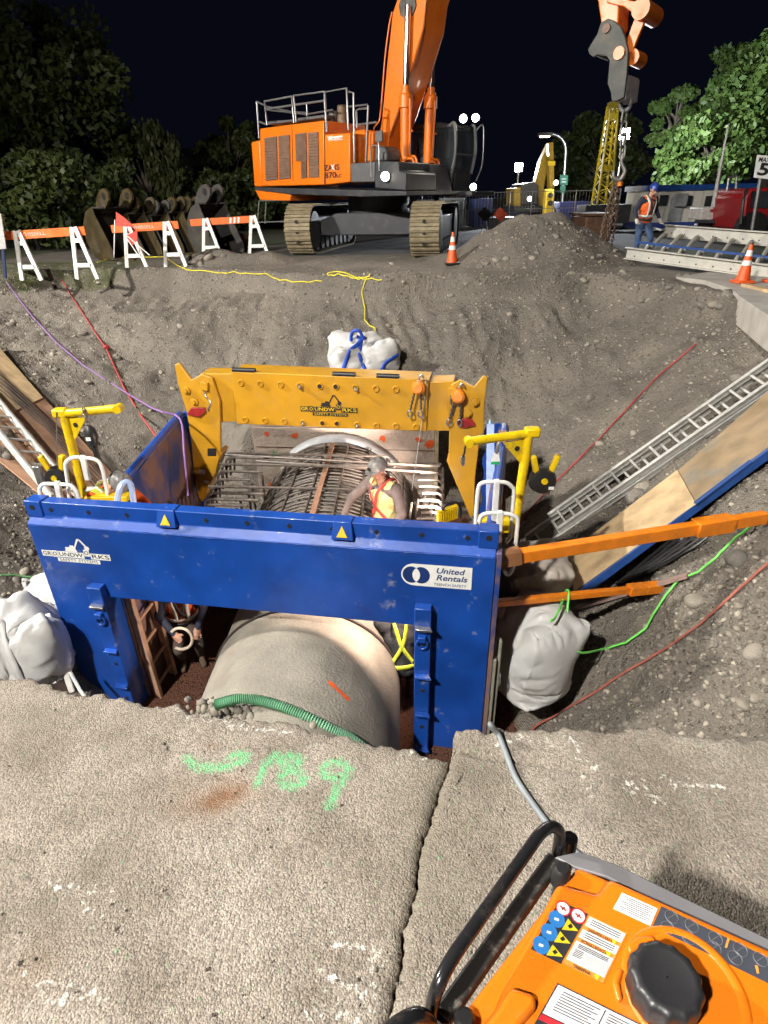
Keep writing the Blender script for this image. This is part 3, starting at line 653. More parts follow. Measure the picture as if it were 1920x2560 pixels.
for (bp, sgn, wo) in ((V((BLp.x, BLp.y, 0)) + V((.02, .04, 0)), 1, wl), (V((BRp.x + .1, BRp.y, 0)) + V((-.02, .04, 0)), -1, wr)):
    pl = [];
    for k in range(25):
        z = ZW + .02 - k * 0.1; x = 0.12 + 0.035 * (k % 4 in (1, 2)); pl.append((x * sgn, z))
    pl = [(-.06 * sgn, ZW + .02)] + pl + [(-.06 * sgn, ZW + .02 - 24 * .1)]
    MB().prism([bp + V((x, 0, z)) for x, z in pl], (0, .05, 0)).build('connector_plate', BLUE, wo, bevel=.006)
# end post and grey guide plate on the right end of the panel
MB().hexa([pp(PW + .002, ZB, -.35), pp(PW + .05, ZB, -.35), pp(PW + .05, ZB, -.02), pp(PW + .002, ZB, -.02), pp(PW + .002, ZT - .18, -.35), pp(PW + .05, ZT - .18, -.35), pp(PW + .05, ZT - .18, -.02), pp(PW + .002, ZT - .18, -.02)]).build('end_post', BLUEW, box, bevel=.006)
GREYP = mat('grey green plate', (0.26, 0.25, 0.2), 0.55, var=0.3, scale=6)
s_, z_ = psz(1215, 1655); ep = MB().hexa([pp(PW + .055, ZB, -.25), pp(PW + .085, ZB, -.25), pp(PW + .085, ZB, -.03), pp(PW + .055, ZB, -.03), pp(PW + .055, z_, -.25), pp(PW + .085, z_, -.25), pp(PW + .085, z_, -.03), pp(PW + .055, z_, -.03)]).build('guide_plate', GREYP, box, bevel=.006)
c = pp(PW + .09, z_ - .05, -.12)
MB().hexa([c + V(p) for p in ((0, -.05, -.9), (.03, -.05, -.9), (.03, .05, -.9), (0, .05, -.9), (0, -.05, .25), (.03, -.05, .25), (.03, .05, .25), (0, .05, .25))]).build('latch_bar', GREYP, box, bevel=.01)
MB().tube([c + V((.035, .04 * math.cos(a) - .02, -.25 + .09 * math.sin(a))) for a in np.linspace(0, 2 * PI, 13)[:-1]], .009, 6, True).build('latch_ring', STEEL, box)

# decals
def excavator_mark(o, xd, yd, nd, k, m, parent):
    """small digger silhouette made of flat plates"""
    def P(x, y): return o + xd * x * k + yd * y * k
    b = MB()
    for pl in ([(-.62, 0), (.05, 0), (.08, .1), (-.05, .16), (-.6, .16), (-.68, .08)], [(-.45, .16), (.02, .16), (.02, .28), (-.1, .42), (-.3, .42), (-.34, .3), (-.62, .28), (-.62, .18)],
               [(-.06, .3), (.02, .28), (.32, .78), (.42, .8), (.38, .9), (.24, .86)], [(.34, .84), (.44, .86), (.78, .4), (.66, .38)], [(.6, .42), (.84, .42), (.9, .26), (.76, .14), (.58, .22)]):
        b.prism([P(*q) for q in pl], nd * 0.002)
    return b.build('digger_mark', m, parent)
def logo(o, xd, yd, w, mplate, mtext, parent):
    xd, yd = V(xd).normalized(), V(yd).normalized(); nd = xd.cross(yd)
    h = w * 0.085
    root = None
    widths = [("GR", -.5, .155), ("O", -.34, .075), ("UNDW", -.262, .375)]
    b = MB()
    def plate(x0, x1, y0, y1):
        b.prism([o + xd * (x * w) + yd * (y * w) for x, y in ((x0, y0), (x1, y0), (x1, y1), (x0, y1))], nd * 0.002)
    plate(-.5, -.352, -.045, .045); plate(-.345, -.275, -.05, .05); plate(-.268, .12, -.045, .045); plate(.128, .208, -.005, .095); plate(.216, .5, -.045, .045); plate(-.29, .33, -.115, -.058)
    root = b.build('logo_plate', mplate, parent)
    e = nd * 0.0025
    for s, x, wd, dy in (("GR", -.426, .125, 0), ("O", -.31, .055, 0), ("UNDW", -.074, .35, 0), ("O", .168, .06, .048), ("RKS", .358, .25, 0)):
        text(s, 'logo_lettering', mtext, root, o + xd * (x * w) + yd * (dy * w - 0.0 * w) + e, xd, yd, h * 0.72, 0.001, bold=0.01, width=wd * w)
    text("SAFETY SYSTEMS", 'logo_lettering', mtext, root, o + xd * (.02 * w) - yd * (.087 * w) + e, xd, yd, h * 0.5, 0.001, space=1.15, width=.56 * w)
    excavator_mark(o + xd * (.02 * w) + yd * (.05 * w), xd, yd, nd, w * 0.235, mplate, root)
    return root
UPZ = V((0, 0, 1))
s, z = psz(190, 1388, 0.004)
logo(pp(s, z, 0.004), pv, UPZ, (psz(278, 1400)[0] - psz(108, 1385)[0]), DECALW, INK, front)
# hire company sign
s0, z0 = psz(1003, 1440, .004); s1, z1 = psz(1180, 1440, .004)
w = s1 - s0; h = abs(psz(1090, 1412)[1] - psz(1090, 1466)[1]); zc = psz(1090, 1440)[1]
def ell(cx, cz, rx, rz, a0=0, a1=2 * PI, n=28, d=0.0): return [pp(s0 + cx + rx * math.cos(a), zc + cz + rz * math.sin(a), d) for a in np.linspace(a0, a1, n, endpoint=False if a1 - a0 > 6 else True)]
pl = ell(h * .5, 0, h * .5, h * .5, PI / 2, 1.5 * PI, 16, .004) + [pp(s1, zc - h / 2, .004), pp(s1, zc + h / 2, .004)]
sg = MB().prism(pl, pn * .003).build('hire_sign', DECALW, front)
for cx in (.40, .78):
    MB().prism(ell(h * cx, 0, h * .34, h * .38, d=.0075), pn * .001).build('ring_mark', DKBLUE, sg)
lens = []
R1, X1_, X2_ = .34, .40, .78
aa = math.acos((X2_ - X1_) / 2 / R1)
lens = [(X1_ + R1 * math.cos(a), .38 * math.sin(a)) for a in np.linspace(-aa, aa, 12)] + [(X2_ - R1 * math.cos(a), .38 * math.sin(a)) for a in np.linspace(aa, -aa, 12)][1:-1]
MB().prism([pp(s0 + h * x, zc + h * y, .0088) for x, y in lens], pn * .001).build('ring_mark', DECALW, sg)
for t_, dz, hh, x0, x1 in (("United", .26, .27, 1.27, 2.55), ("Rentals", -.06, .27, 1.27, 2.65)):
    text(t_, 'sign_lettering', DKBLUE, sg, pp(s0 + w * (.52 + (.69 if t_ == 'United' else .715) - .52), zc + h * dz, .0075), pv, UPZ, h * hh * .95, .001, shear=.22, bold=.02, width=w * (.4 if t_ == 'United' else .44))
text("TRENCH SAFETY", 'sign_lettering', DKBLUE, sg, pp(s0 + w * .70, zc - h * .37, .0075), pv, UPZ, h * .13, .001, width=w * .46)

# yellow arch across the far end of the box
aL = V((BLp.x + .02, BLp.y - .05, 0)); aR = V((BRp.x + .05, BRp.y - .02, 0))
av = (aR - aL).normalized(); an = V((av.y, -av.x, 0)); an = -an if an.y > 0 else an
def AP(u, v, d=0.0): return onplane(u, v, aL + an * d, an)
arch = thing('arch_spreader', 'heavy yellow steel arch bolted across the far end of the blue trench box', 'spreader arch', V(((aL.x + aR.x) / 2, (aL.y + aR.y) / 2, -2.2)))
def plate(pxs, d0, th, name, m, par, bev=.01): return MB().prism([AP(u, v, d0) for u, v in pxs], an * -th).build(name, m, par, bevel=bev)
beam = plate([(579, 929), (1074, 950), (1066, 1079), (592, 1060)], .06, .42, 'beam_sleeve', YEL, arch)
plate([(500, 934), (583, 934), (593, 1054), (545, 1056), (520, 1000)], .03, .32, 'inner_beam', YEL, arch)
plate([(1070, 955), (1135, 953), (1160, 1000), (1150, 1078), (1064, 1077)], .03, .32, 'inner_beam', YEL, arch)
L1 = [(436, 912), (448, 908), (478, 950), (505, 935), (530, 945), (548, 1000), (550, 1057), (551, 1130), (540, 1181), (504, 1252), (496, 1244), (485, 1197), (478, 1109), (467, 1031), (446, 965)]
R1_ = [(1219, 943), (1208, 940), (1185, 968), (1150, 950), (1128, 962), (1118, 1020), (1123, 1083), (1121, 1150), (1141, 1212), (1180, 1290), (1185, 1285), (1188, 1192), (1198, 1109), (1209, 1078), (1212, 1000)]
for L_ in (L1, R1_):
    lg = plate(L_, .10, .06, 'leg', YEL, arch); plate(L_, -.22, .06, 'leg_back_plate', YEL, lg)
    k = 12
    a, b = AP(*L_[7], .08), AP(*L_[9], .08)
    MB().bar(a - an * .12, b - an * .12, .05, .26, up=an).build('leg_web', YEL, lg)
# bosses and bores
def boss(u, v, hole, par, pin=False):
    c = AP(u, v, .06)
    b_ = MB().lathe([(.046, -.01), (.046, .018), (.041, .024), (.031, .024), (.028, .006), (.001, .006)], c, an, 18).build('boss', YEL, par)
    if hole: MB().cyl(c + an * .019, c + an * .0245, .031, 16).build('bore', DKHOLE, b_)
    if pin: MB().cyl(c + an * .02, c + an * .07 + V((.02, 0, -.02)), .02, 10).build('pin', STEEL, b_)
for k in range(10):
    f = k / 9; u = 603 + f * (1040 - 603) if False else None
tops = [(603, 957), (651, 959), (702, 961), (750, 964), (800, 965), (840, 966), (889, 969), (940, 971), (990, 973)]
bots = [(614, 1049), (663, 1051), (711, 1053), (758, 1056), (807, 1057), (843, 1058), (893, 1062), (942, 1064), (990, 1065), (1040, 1067)]
for i, (u, v) in enumerate(tops): boss(u, v, i in (4, 5), beam, i in (3, 6))
for i, (u, v) in enumerate(bots): boss(u, v, i in (4, 5), beam, i in (3, 6))
for u, v in ((467, 975), (1188, 1005), (487, 1003), (1170, 1033)): 
    c = AP(u, v, .101); MB().lathe([(.055, 0), (.055, .03), (.03, .035), (.03, .06)], c, an, 16).build('pivot_pin', YEL, arch)
for u, v, sg_ in ((490, 1030, 1), (1168, 1057, -1)):
    q = [AP(u + x * sg_, v + y, .11) for x, y in ((-22, 5), (-10, -12), (22, -12), (26, -2), (10, 12), (-8, 8))]
    MB().prism(q, an * .03).build('locking_hook', REDP, arch, bevel=.006)
for u, v in ((512, 955), (1132, 968)):
    a, b = AP(u, v, .12), AP(u + 6, v + 60, .12)
    MB().bar(a, AP(u, v + 20, .12), .1, .06, up=an).build('pin_block', YEL, arch, bevel=.006)
    MB().tube([a + V((.03 * math.sin(i * 1.2), 0, -.045 * i)) for i in range(10)], .012, 6).build('keeper_chain', STEEL, arch)
for u in (610, 860, 970):   # rubber pads on the top edge
    a, b = AP(u - 28, 925 + (u - 579) * .042, .03), AP(u + 28, 927 + (u - 579) * .042, .03)
    MB().cyl(a + V((0, 0, .01)), b + V((0, 0, .01)), .035, 12).build('rubber_pad', BLACK, arch)
logo(AP(822, 1024, .062), av, UPZ, .80, INK, YEL2, beam)
for pl in ([(519, 1121), (541, 1121), (541, 1140), (519, 1140)],):
    MB().prism([AP(u, v, .101) for u, v in pl], an * .003).build('data_plate', INK, arch)
for pl in ([(497, 1173), (513, 1175), (513, 1186), (497, 1184)], [(511, 1200), (523, 1202), (521, 1208), (509, 1206)]):
    MB().prism([AP(u, v, .101) for u, v in pl], an * .003).build('paper_tag', DECALW, arch)

# concrete pipe
def node_pipe():
    m = mat('pipe concrete', (0.28, 0.255, 0.21), 0.9, var=0.35, scale=2.5, bump=0.6, bscale=40, dirt=(0.2, 0.13, 0.09), dscale=1.1, damount=0.5); return m
M_PIPE = node_pipe()
PR, PZ = 1.03, -3.16
pa, pb = V((-1.0, 2.1, PZ)), V((-0.72, 9.3, PZ)); pd = (pb - pa).normalized()
pipe = thing('concrete_pipe', 'large grey concrete sewer pipe running through the trench box', 'pipe', V((pa.x, pa.y, PZ - PR)))
m = MB(); prof = [(PR, 0), (PR, 2.75), (PR - .012, 2.76), (PR - .012, 7.2)]
m.lathe(prof, pa, pd, 64); m.build('barrel', M_PIPE, pipe, smooth=30)
RUBB = mat('joint rubber', (0.05, 0.035, 0.03), 0.6)
def ring(o, r, th, n=48): 
    u = V((pd.y, -pd.x, 0)).normalized(); return [o + (u * math.cos(a) + UPZ * math.sin(a)) * r for a in np.linspace(0, 2 * PI, n, endpoint=False)]
MB().tube(ring(pa + pd * 2.78, PR + .004, 0), .016, 8, True).build('joint_gasket', RUBB, pipe)
MARK = mat('orange spray paint', (0.85, 0.12, 0.015), 0.7)
def curved_mark(u, v, du, dv, w, par):
    pts = []
    for i in range(9):
        t = i / 8; r_ = ray(u + du * t, v + dv * t); o = C0 - pa; dd = r_ - pd * r_.dot(pd); oo = o - pd * o.dot(pd)
        A_, B_, C_ = dd.dot(dd), 2 * dd.dot(oo), oo.dot(oo) - (PR + .003) ** 2; D_ = B_ * B_ - 4 * A_ * C_
        if D_ < 0: continue
        tt = (-B_ - math.sqrt(D_)) / (2 * A_); pts.append(C0 + r_ * tt)
    vs = []; rg_ = random.Random(1)
    for i, p in enumerate(pts):
        ax = p - (pa + pd * (p - pa).dot(pd)); t = (pts[min(i + 1, len(pts) - 1)] - pts[max(i - 1, 0)]).normalized(); sd = t.cross(ax.normalized()); k = w * rg_.uniform(.5, 1.2) * (0.4 if i in (0, 8) else 1)
        vs += [p - sd * k, p + sd * k]
    MB().add(vs, [(2 * i, 2 * i + 1, 2 * i + 3, 2 * i + 2) for i in range(len(pts) - 1)]).build('paint_mark', MARK, par)
curved_mark(820, 1702, 55, 50, .022, pipe); curved_mark(508, 1698, -10, 10, .012, pipe)
# green corrugated hose over the pipe end
GRN = mat('green suction hose', (0.19, 0.42, 0.26), 0.5, var=0.2, scale=9)
hp = spline([at(540, 1762, z=-2.1), at(590, 1748, z=-2.06), at(640, 1750, z=-2.08), at(700, 1765, z=-2.1), at(760, 1790, z=-2.16), at(830, 1825, z=-2.26), at(880, 1850, z=-2.36), at(940, 1895, z=-2.56)], 22)
rr = [.052 + .009 * math.cos(i * 2 * PI / 3.2) for i in range(len(hp))]
hp2 = spline(hp, 3); rr = [.040 + .008 * math.cos(i * 2 * PI / 6.0) for i in range(len(hp2))]
tag(MB().tube(hp2, rr, 14).build('corrugated_hose', GRN, smooth=80), 'pale green corrugated hose lying over the near end of the concrete pipe', 'hose')
# rubble behind the slab edge on the pipe
def rub(n):
    P = []
    for i in range(n):
        t = NR.random(); q = at(480 + 300 * t + NR.normal() * 14, 1766 + 45 * t + NR.normal() * 9, z=-2.16 - .06 * t); P.append(tuple(q))
    return np.array(P)
scatter_mass('rubble', 160, rub, .015, .06, M_PEB, sink=.5)

# bulkhead
bn = V((-0.12, -1, 0)).normalized(); bvx = V((1, -0.12, 0)).normalized(); bo = V((-0.68, 9.35, 0))
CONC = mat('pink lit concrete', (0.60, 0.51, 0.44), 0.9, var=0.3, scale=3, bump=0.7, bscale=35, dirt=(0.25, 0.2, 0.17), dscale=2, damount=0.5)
def BP(u, v, d=0.0): return onplane(u, v, bo + bn * d, bn)
bul = thing('concrete_bulkhead', 'rough cast concrete wall with orange paint marks where the pipe ends', 'concrete wall', V((bo.x, bo.y, ZB)))
xl = (BP(640, 1150) - bo).dot(bvx); xr = (BP(1085, 1150) - bo).dot(bvx)
def bq(x, z, d=0): return bo + bvx * x + bn * d + UPZ * z
m = MB()
for i, (z0, z1) in enumerate(((-1.3, -1.78), (-1.788, -2.15), (-2.158, -2.5), (-2.508, -3.0), (-3.0, ZB))):   # cast in lifts
    d = .0 + .012 * (i % 2)
    m.hexa([bq(xl, z1, -.3), bq(xr, z1, -.3), bq(xr, z1, d), bq(xl, z1, d), bq(xl, z0, -.3), bq(xr, z0, -.3), bq(xr, z0, d), bq(xl, z0, d)])
m.build('wall_face', CONC, bul, bevel=.008)
MB().hexa([bq(xr + .005, ZB, -.06), bq(xr + .07, ZB, -.06), bq(xr + .07, ZB, .03), bq(xr + .005, ZB, .03), bq(xr + .005, -1.2, -.06), bq(xr + .07, -1.2, -.06), bq(xr + .07, -1.2, .03), bq(xr + .005, -1.2, .03)]).build('edge_board', mat('pale timber', (.6, .5, .33), .7, var=.3), bul)
def splat(u, v, r, d, m_, par, seed, stretch=1.0):
    rg_ = random.Random(seed); c = BP(u, v, d); n = 18
    MB().prism([c + bvx * math.cos(2 * PI * i / n) * r * rg_.uniform(.35, 1.15) + UPZ * math.sin(2 * PI * i / n) * r * stretch * rg_.uniform(.35, 1.15) for i in range(n)], bn * .002).build('paint_mark', m_, par)
for i, (u, v, r) in enumerate(((667, 1085, .05), (737, 1089, .075), (840, 1093, .06), (957, 1096, .07), (1047, 1099, .065), (1072, 1110, .1), (678, 1212, .06))): splat(u, v, r, .0135, MARK, bul, i)
splat(686, 1135, .06, .0135, mat('green spray paint', (.05, .45, .12), .7), bul, 33)
WGRY = mat('pale liner sheet', (.5, .52, .55), .5, var=.2)
m = MB(); ur = bvx
ca = [V((pb.x, pb.y, PZ)) + bn * .28 + (ur * math.cos(a) + UPZ * math.sin(a)) * 1.24 for a in np.linspace(.7, PI - .85, 40)]
cb = [V((pb.x, pb.y, PZ)) + bn * .05 + (ur * math.cos(a) + UPZ * math.sin(a)) * 1.29 for a in np.linspace(.7, PI - .85, 40)]
vs = []; 
for a, b in zip(ca, cb): vs += [a, b]
m.add(vs, [(2 * i, 2 * i + 1, 2 * i + 3, 2 * i + 2) for i in range(39)]); o = m.build('liner_collar', WGRY, bul); sm = o.modifiers.new('s', 'SOLIDIFY'); sm.thickness = .02

# reinforcement cage
REB = mat('rebar steel', (0.15, 0.128, 0.112), 0.5, 0.4, var=0.45, scale=18)
cage = thing('rebar_cage', 'cage of curved and hooked rebar around the pipe before the concrete wall', 'rebar cage', V((-.72, 7.6, ZF)))
pu = V((pd.y, -pd.x, 0)).normalized()
def axis(t): return pa + pd * t
t0c, t1c = 4.35, 6.75
for i in range(24):
    t = t0c + (t1c - t0c) * i / 23 + RNG.uniform(-.015, .015); r_ = 1.25 + RNG.uniform(-.006, .006)
    MB().tube([axis(t) + (pu * math.cos(a) + UPZ * math.sin(a)) * r_ for a in np.linspace(-.35, PI + .35, 40)], .017, 6).build('hoop_bar', REB, cage)
for i in range(15):
    t = t0c + .1 + (t1c - t0c - .2) * i / 14
    MB().tube([axis(t) + (pu * math.cos(a) + UPZ * math.sin(a)) * 1.12 for a in np.linspace(-.3, PI + .3, 32)], .014, 6).build('inner_hoop', REB, cage)
for i in range(21):
    a = .12 + (PI - .24) * i / 20
    r_ = 1.275 if i % 2 else 1.22
    q = (pu * math.cos(a) + UPZ * math.sin(a)) * r_
    MB().tube([axis(t0c - .1) + q, axis(t1c + .1) + q], .015, 6).build('lengthwise_bar', REB, cage)
a = 1.62; q = (pu * math.cos(a) + UPZ * math.sin(a)) * 1.31
MB().bar(axis(t0c - .2) + q, axis(t1c) + q, .07, .02).build('timber_spacer', mat('rusty strip', (.3, .16, .1), .8), cage)
# hooked bars: ladders of hairpins on both flanks
def hook(p, dirv, ln, down, r=.02, bend=.11):
    p = V(p); d = V(dirv).normalized(); dn = V(down).normalized()
    pts = [p + d * ln, p + d * .14, p + d * .05 + dn * .012, p + d * .008 + dn * .05, p + dn * bend, p + dn * (bend + .18)]
    return MB().tube(spline(pts, 4), r, 7)
lefts = [(575, 1133, 7.75), (565, 1143, 7.6), (555, 1160, 7.45), (545, 1178, 7.3), (537, 1198, 7.1), (528, 1216, 6.95), (520, 1232, 6.8), (513, 1248, 6.65), (508, 1262, 6.5)]
for i, (u, v, y) in enumerate(lefts):
    p = at(u, v, y=y + .35); long_ = i in (0, 2, 5)
    hook(p, (1, -.06, -.02), 2.35 if long_ else RNG.uniform(.42, .95), (-.12, 0, -1)).build('hooked_bar', REB, cage)
    hook(p + V((.03, .12, -.05)), (1, -.06, -.02), RNG.uniform(.3, .6), (-.12, 0, -1), .017).build('hooked_bar', REB, cage)
for k in range(9):
    x = -2.45 + .075 * k; y = 6.7 + .17 * k
    MB().tube([(x, y, -3.6), (x + RNG.uniform(-.05, .05), y + .02, -2.45 + .05 * k)], .017, 6).build('upright_bar', REB, cage)
rights = [(1098, 1160, 7.55), (1104, 1182, 7.4), (1104, 1200, 7.25), (1104, 1216, 7.1), (1104, 1232, 6.95), (1102, 1250, 6.8), (1100, 1266, 6.65), (1098, 1280, 6.5), (1096, 1294, 6.4)]
for i, (u, v, y) in enumerate(rights):
    p = at(u, v, y=y + .35)
    hook(p, (-1, .02, 0), 2.2 if i == 0 else RNG.uniform(.24, .34), (.12, 0, -1), .021).build('hooked_bar', REB, cage)
for k in range(5):
    x = .92 - .1 * k; y = 7.5 - .1 * k
    MB().tube([(x - .3, y + .3, -3.6), (x - .12, y + .27, -2.2)], .017, 6).build('upright_bar', REB, cage)
MB().tube([at(1107, 1170, y=7.85), at(1108, 1330, y=6.9)], .02, 6).build('upright_bar', REB, cage)
MB().tube([at(560, 1136, y=8.05), at(1100, 1166, y=7.8)], .02, 6).build('cross_bar', REB, cage)
MB().tube([at(640, 1152, y=7.9), at(1095, 1182, y=7.7)], .02, 6).build('cross_bar', REB, cage)
# ------------------------------------------------------------------ the big orange excavator
EO = V((0.1, 22.3, 0)); ef = V((.77, -.638, 0)).normalized(); er = V((ef.y, -ef.x, 0))
def ex(s, l, z): return EO + ef * s + er * l + UPZ * z
def EX(u, v, l): return onplane(u, v, EO + er * l, er)
DKG = mat('dark grey machine paint', (0.035, 0.037, 0.043), 0.5, var=0.25, scale=3, dirt=(0.12, 0.1, 0.085), dscale=3, damount=0.4)
MIDG = mat('mid grey machine paint', (0.11, 0.11, 0.115), 0.5, var=0.25, scale=3, dirt=(0.15, 0.13, 0.1), dscale=3, damount=0.4)
MUDT = mat('muddy track steel', (0.30, 0.245, 0.15), 0.7, 0.15, var=0.4, scale=6, bump=.3, bscale=30, dirt=(0.2, 0.16, 0.11), dscale=5, damount=0.7)
CHROME = mat('chrome rod', (0.85, 0.85, 0.88), 0.12, 1.0, var=0.03)
LAMPE = mat('lit work lamp', (1.0, 0.9, 0.75), 0.5, emit=35.0, var=0)
GRIL = mat('louvre brown grey', (0.20, 0.115, 0.075), 0.6, var=0.3, scale=6)
PLATEG = mat('coupler dark steel', (0.075, 0.078, 0.072), 0.6, 0.2, var=0.4, scale=3, bump=.1, bscale=20, dirt=(0.2, 0.17, 0.13), dscale=3, damount=0.6)
exc = thing('excavator', 'huge orange tracked excavator parked behind the far rim of the pit', 'excavator', EO)
def eplate(pxs, l, depth, name, m, par=None, bev=.02):
    return MB().prism([EX(u, v, l) for u, v in pxs], er * -depth).build(name, m, par or exc, bevel=bev)
# --- undercarriage
tb = V((.22, .975, 0)).normalized(); tc = V((tb.y, -tb.x, 0))
TL, TRr = at(751, 640, z=0), at(1061, 648, z=0)
TLEN, TH, SW = 5.9, 1.5, 0.86
def track_path(n):
    r = TH / 2 - .05; st = TLEN - 2 * r; per = 2 * st + 2 * PI * r; out = []
    for i in range(n):
        q = per * i / n
        if q < st: p = (r + q, .05); a = 0
        elif q < st + PI * r: t = (q - st) / r; p = (r + st + r * math.sin(t), .05 + r - r * math.cos(t)); a = t
        elif q < 2 * st + PI * r: p = (r + st - (q - st - PI * r), .05 + 2 * r); a = PI
        else: t = (q - 2 * st - PI * r) / r; p = (r - r * math.sin(t), .05 + r + r * math.cos(t)); a = PI + t
        out.append((p, a))
    return out
sh = MB(); sh.box((0, 0, -.01), (.27, SW, .035))
for x in (-.115, 0, .115): sh.box((x, 0, -.05), (.03, SW, .05))
shoe_me = sh.mesh('shoe', 30); shoe_me.materials.append(MUDT)
hole_me = MB().cyl((0, 0, -.0285), (0, 0, -.03), .05, 12).mesh('bore', 30); hole_me.materials.append(DKHOLE)
for fc in (TL, TRr):
    tr = bpy.data.objects.new('track', None); COL.objects.link(tr); tr.parent = exc; tr.matrix_parent_inverse = parent_world(exc).inverted()
    org = V((fc.x, fc.y, 0)) - tb * .1
    B3 = Matrix((tb, tc, UPZ)).transposed()
    n = 54
    for (p, a) in track_path(n):
        o = mkobj('shoe', shoe_me, None, tr)
        o.matrix_basis = Matrix.Translation(org + tb * p[0] + UPZ * p[1]) @ (B3 @ Matrix.Rotation(-a, 3, 'Y')).to_4x4()
    def Q(x, y, z): return org + tb * x + tc * y + UPZ * z
    m = MB(); m.prism([Q(x, -.3, z) for x, z in ((.6, .42), (1.0, .3), (TLEN - 1, .3), (TLEN - .6, .42), (TLEN - .7, .95), (TLEN - 1.3, 1.12), (1.3, 1.12), (.7, .95))], tc * .6); m.build('track_frame', DKG, tr, bevel=.02)
    for i in range(8): x = .95 + i * (TLEN - 1.9) / 7; MB().cyl(Q(x, -.36, .3), Q(x, .36, .3), .17, 16).build('roller', MIDG, tr)
    for x in (.76, TLEN - .76):
        MB().lathe([(.2, -.4), (.55, -.38), (.6, -.2), (.6, .2), (.55, .38), (.2, .4)], Q(x, 0, TH / 2), tc, 24).build('idler_wheel', MIDG, tr)
    for i in range(3):
        MB().cyl(Q(-.062 + .0 * i, 0, .42 + .3 * i), Q(-.03, 0, .42 + .3 * i), .055, 12).build('shoe_bore', DKHOLE, tr)
cc = (TL + TRr) / 2 + tb * (TLEN / 2)
def U(x, y, z): return V((cc.x, cc.y, 0)) + tb * x + tc * y + UPZ * z
m = MB(); m.prism([U(-1.25, y, z) for y, z in ((-1.75, .55), (1.75, .55), (1.75, 1.0), (1.2, 1.22), (-1.2, 1.22), (-1.75, 1.0))], tb * 2.5); m.build('centre_frame', DKG, exc, bevel=.03)
MB().cyl(V((cc.x, cc.y, 1.2)), V((cc.x, cc.y, 1.72)), 1.05, 32).build('swing_ring', DKG, exc)
# --- upper structure
lN = 1.95
def zpx(u, v, l=lN): return EX(u, v, l).z
eplate([(634, 468), (1016, 478), (1016, 489), (905, 492), (728, 486), (640, 476)], lN, 3.9, 'deck', DKG)
eplate([(637, 474), (727, 487), (725, 502), (650, 500)], lN - .03, 3.8, 'counterweight_skirt', ORNG)
eplate([(627, 355), (649, 350), (655, 467), (635, 467)], lN, 3.9, 'counterweight', ORNG, bev=.05)
cov = eplate([(649.5, 321), (810, 301), (812, 462), (655.5, 466)], lN, 1.7, 'engine_cover', ORNG, bev=.03)
pan = eplate([(811, 336), (874, 332), (875, 455), (813, 462)], lN - .01, 1.7, 'side_panel', ORNG, bev=.03)
eplate([(878, 328), (905, 323), (932, 327), (930, 404), (877, 408)], 1.25, 1.2, 'fuel_tank', ORNG, bev=.06)
eplate([(650, 322), (812, 302), (812, 440), (650, 440)], .2, 2.1, 'far_engine_cover', ORNG)
# louvred doors: frames and slats
def louvre(pxs, par):
    a, b, c, d = [EX(u, v, lN + .012) for u, v in pxs]
    fr = MB().prism([a, b, c, d], er * .004).build('louvre_door', GRIL, par)
    n = 15
    for i in range(n):
        t = (i + .5) / n; p, q = a.lerp(d, t), b.lerp(c, t)
        MB().bar(p + er * .02, q + er * .02, .03, (a - d).length / n * .62, up=UPZ).build('louvre_slat', GRIL, fr)
louvre([(662, 345), (692, 340), (695, 449), (665, 452)], cov); louvre([(697, 340), (725, 337), (727, 446), (699, 449)], cov)
louvre([(739, 335), (766, 331), (768, 403), (741, 403)], cov); louvre([(753, 404), (767, 403), (768, 444), (754, 446)], cov); louvre([(771, 332), (796, 329), (798, 443), (773, 444)], cov)
for u in (731, 731): pass
for u0, v0, u1, v1 in ((730, 313, 733, 452), (811, 305, 812, 460)):
    MB().bar(EX(u0, v0, lN + .004), EX(u1, v1, lN + .004), .012, .03, up=er).build('panel_seam', mat('seam shadow gap', (.2, .05, .005), .7), cov)
# walkway, boxes and rails
eplate([(875, 409), (936, 404), (936, 455), (877, 456)], lN, 1.6, 'battery_box', MIDG, bev=.03)
fb = eplate([(937, 402), (997, 404), (997, 427), (1015, 433), (1015, 477), (937, 470)], lN, 1.5, 'front_box', DKG, bev=.03)
eplate([(938, 365), (958, 365), (966, 380), (966, 402), (935, 402)], 1.5, .7, 'filter_housing', MIDG, bev=.05)
eplate([(668, 312), (733, 304), (733, 298), (668, 304)], 1.5, .8, 'roof_box', MIDG); eplate([(743, 303), (812, 294), (812, 286), (743, 295)], 1.5, .8, 'roof_box', MIDG)
RAILM = mat('handrail steel', (.32, .32, .32), .35, .6, var=.2)
def c2(x, y): return 600 + x / 2.592, 180 + y / 2.592
def rail(pts, l, r=.028, name='handrail', m=None):
    P = [EX(*c2(*p), l) for p in pts]; MB().tube(P, r, 8).build(name, m or RAILM, exc)
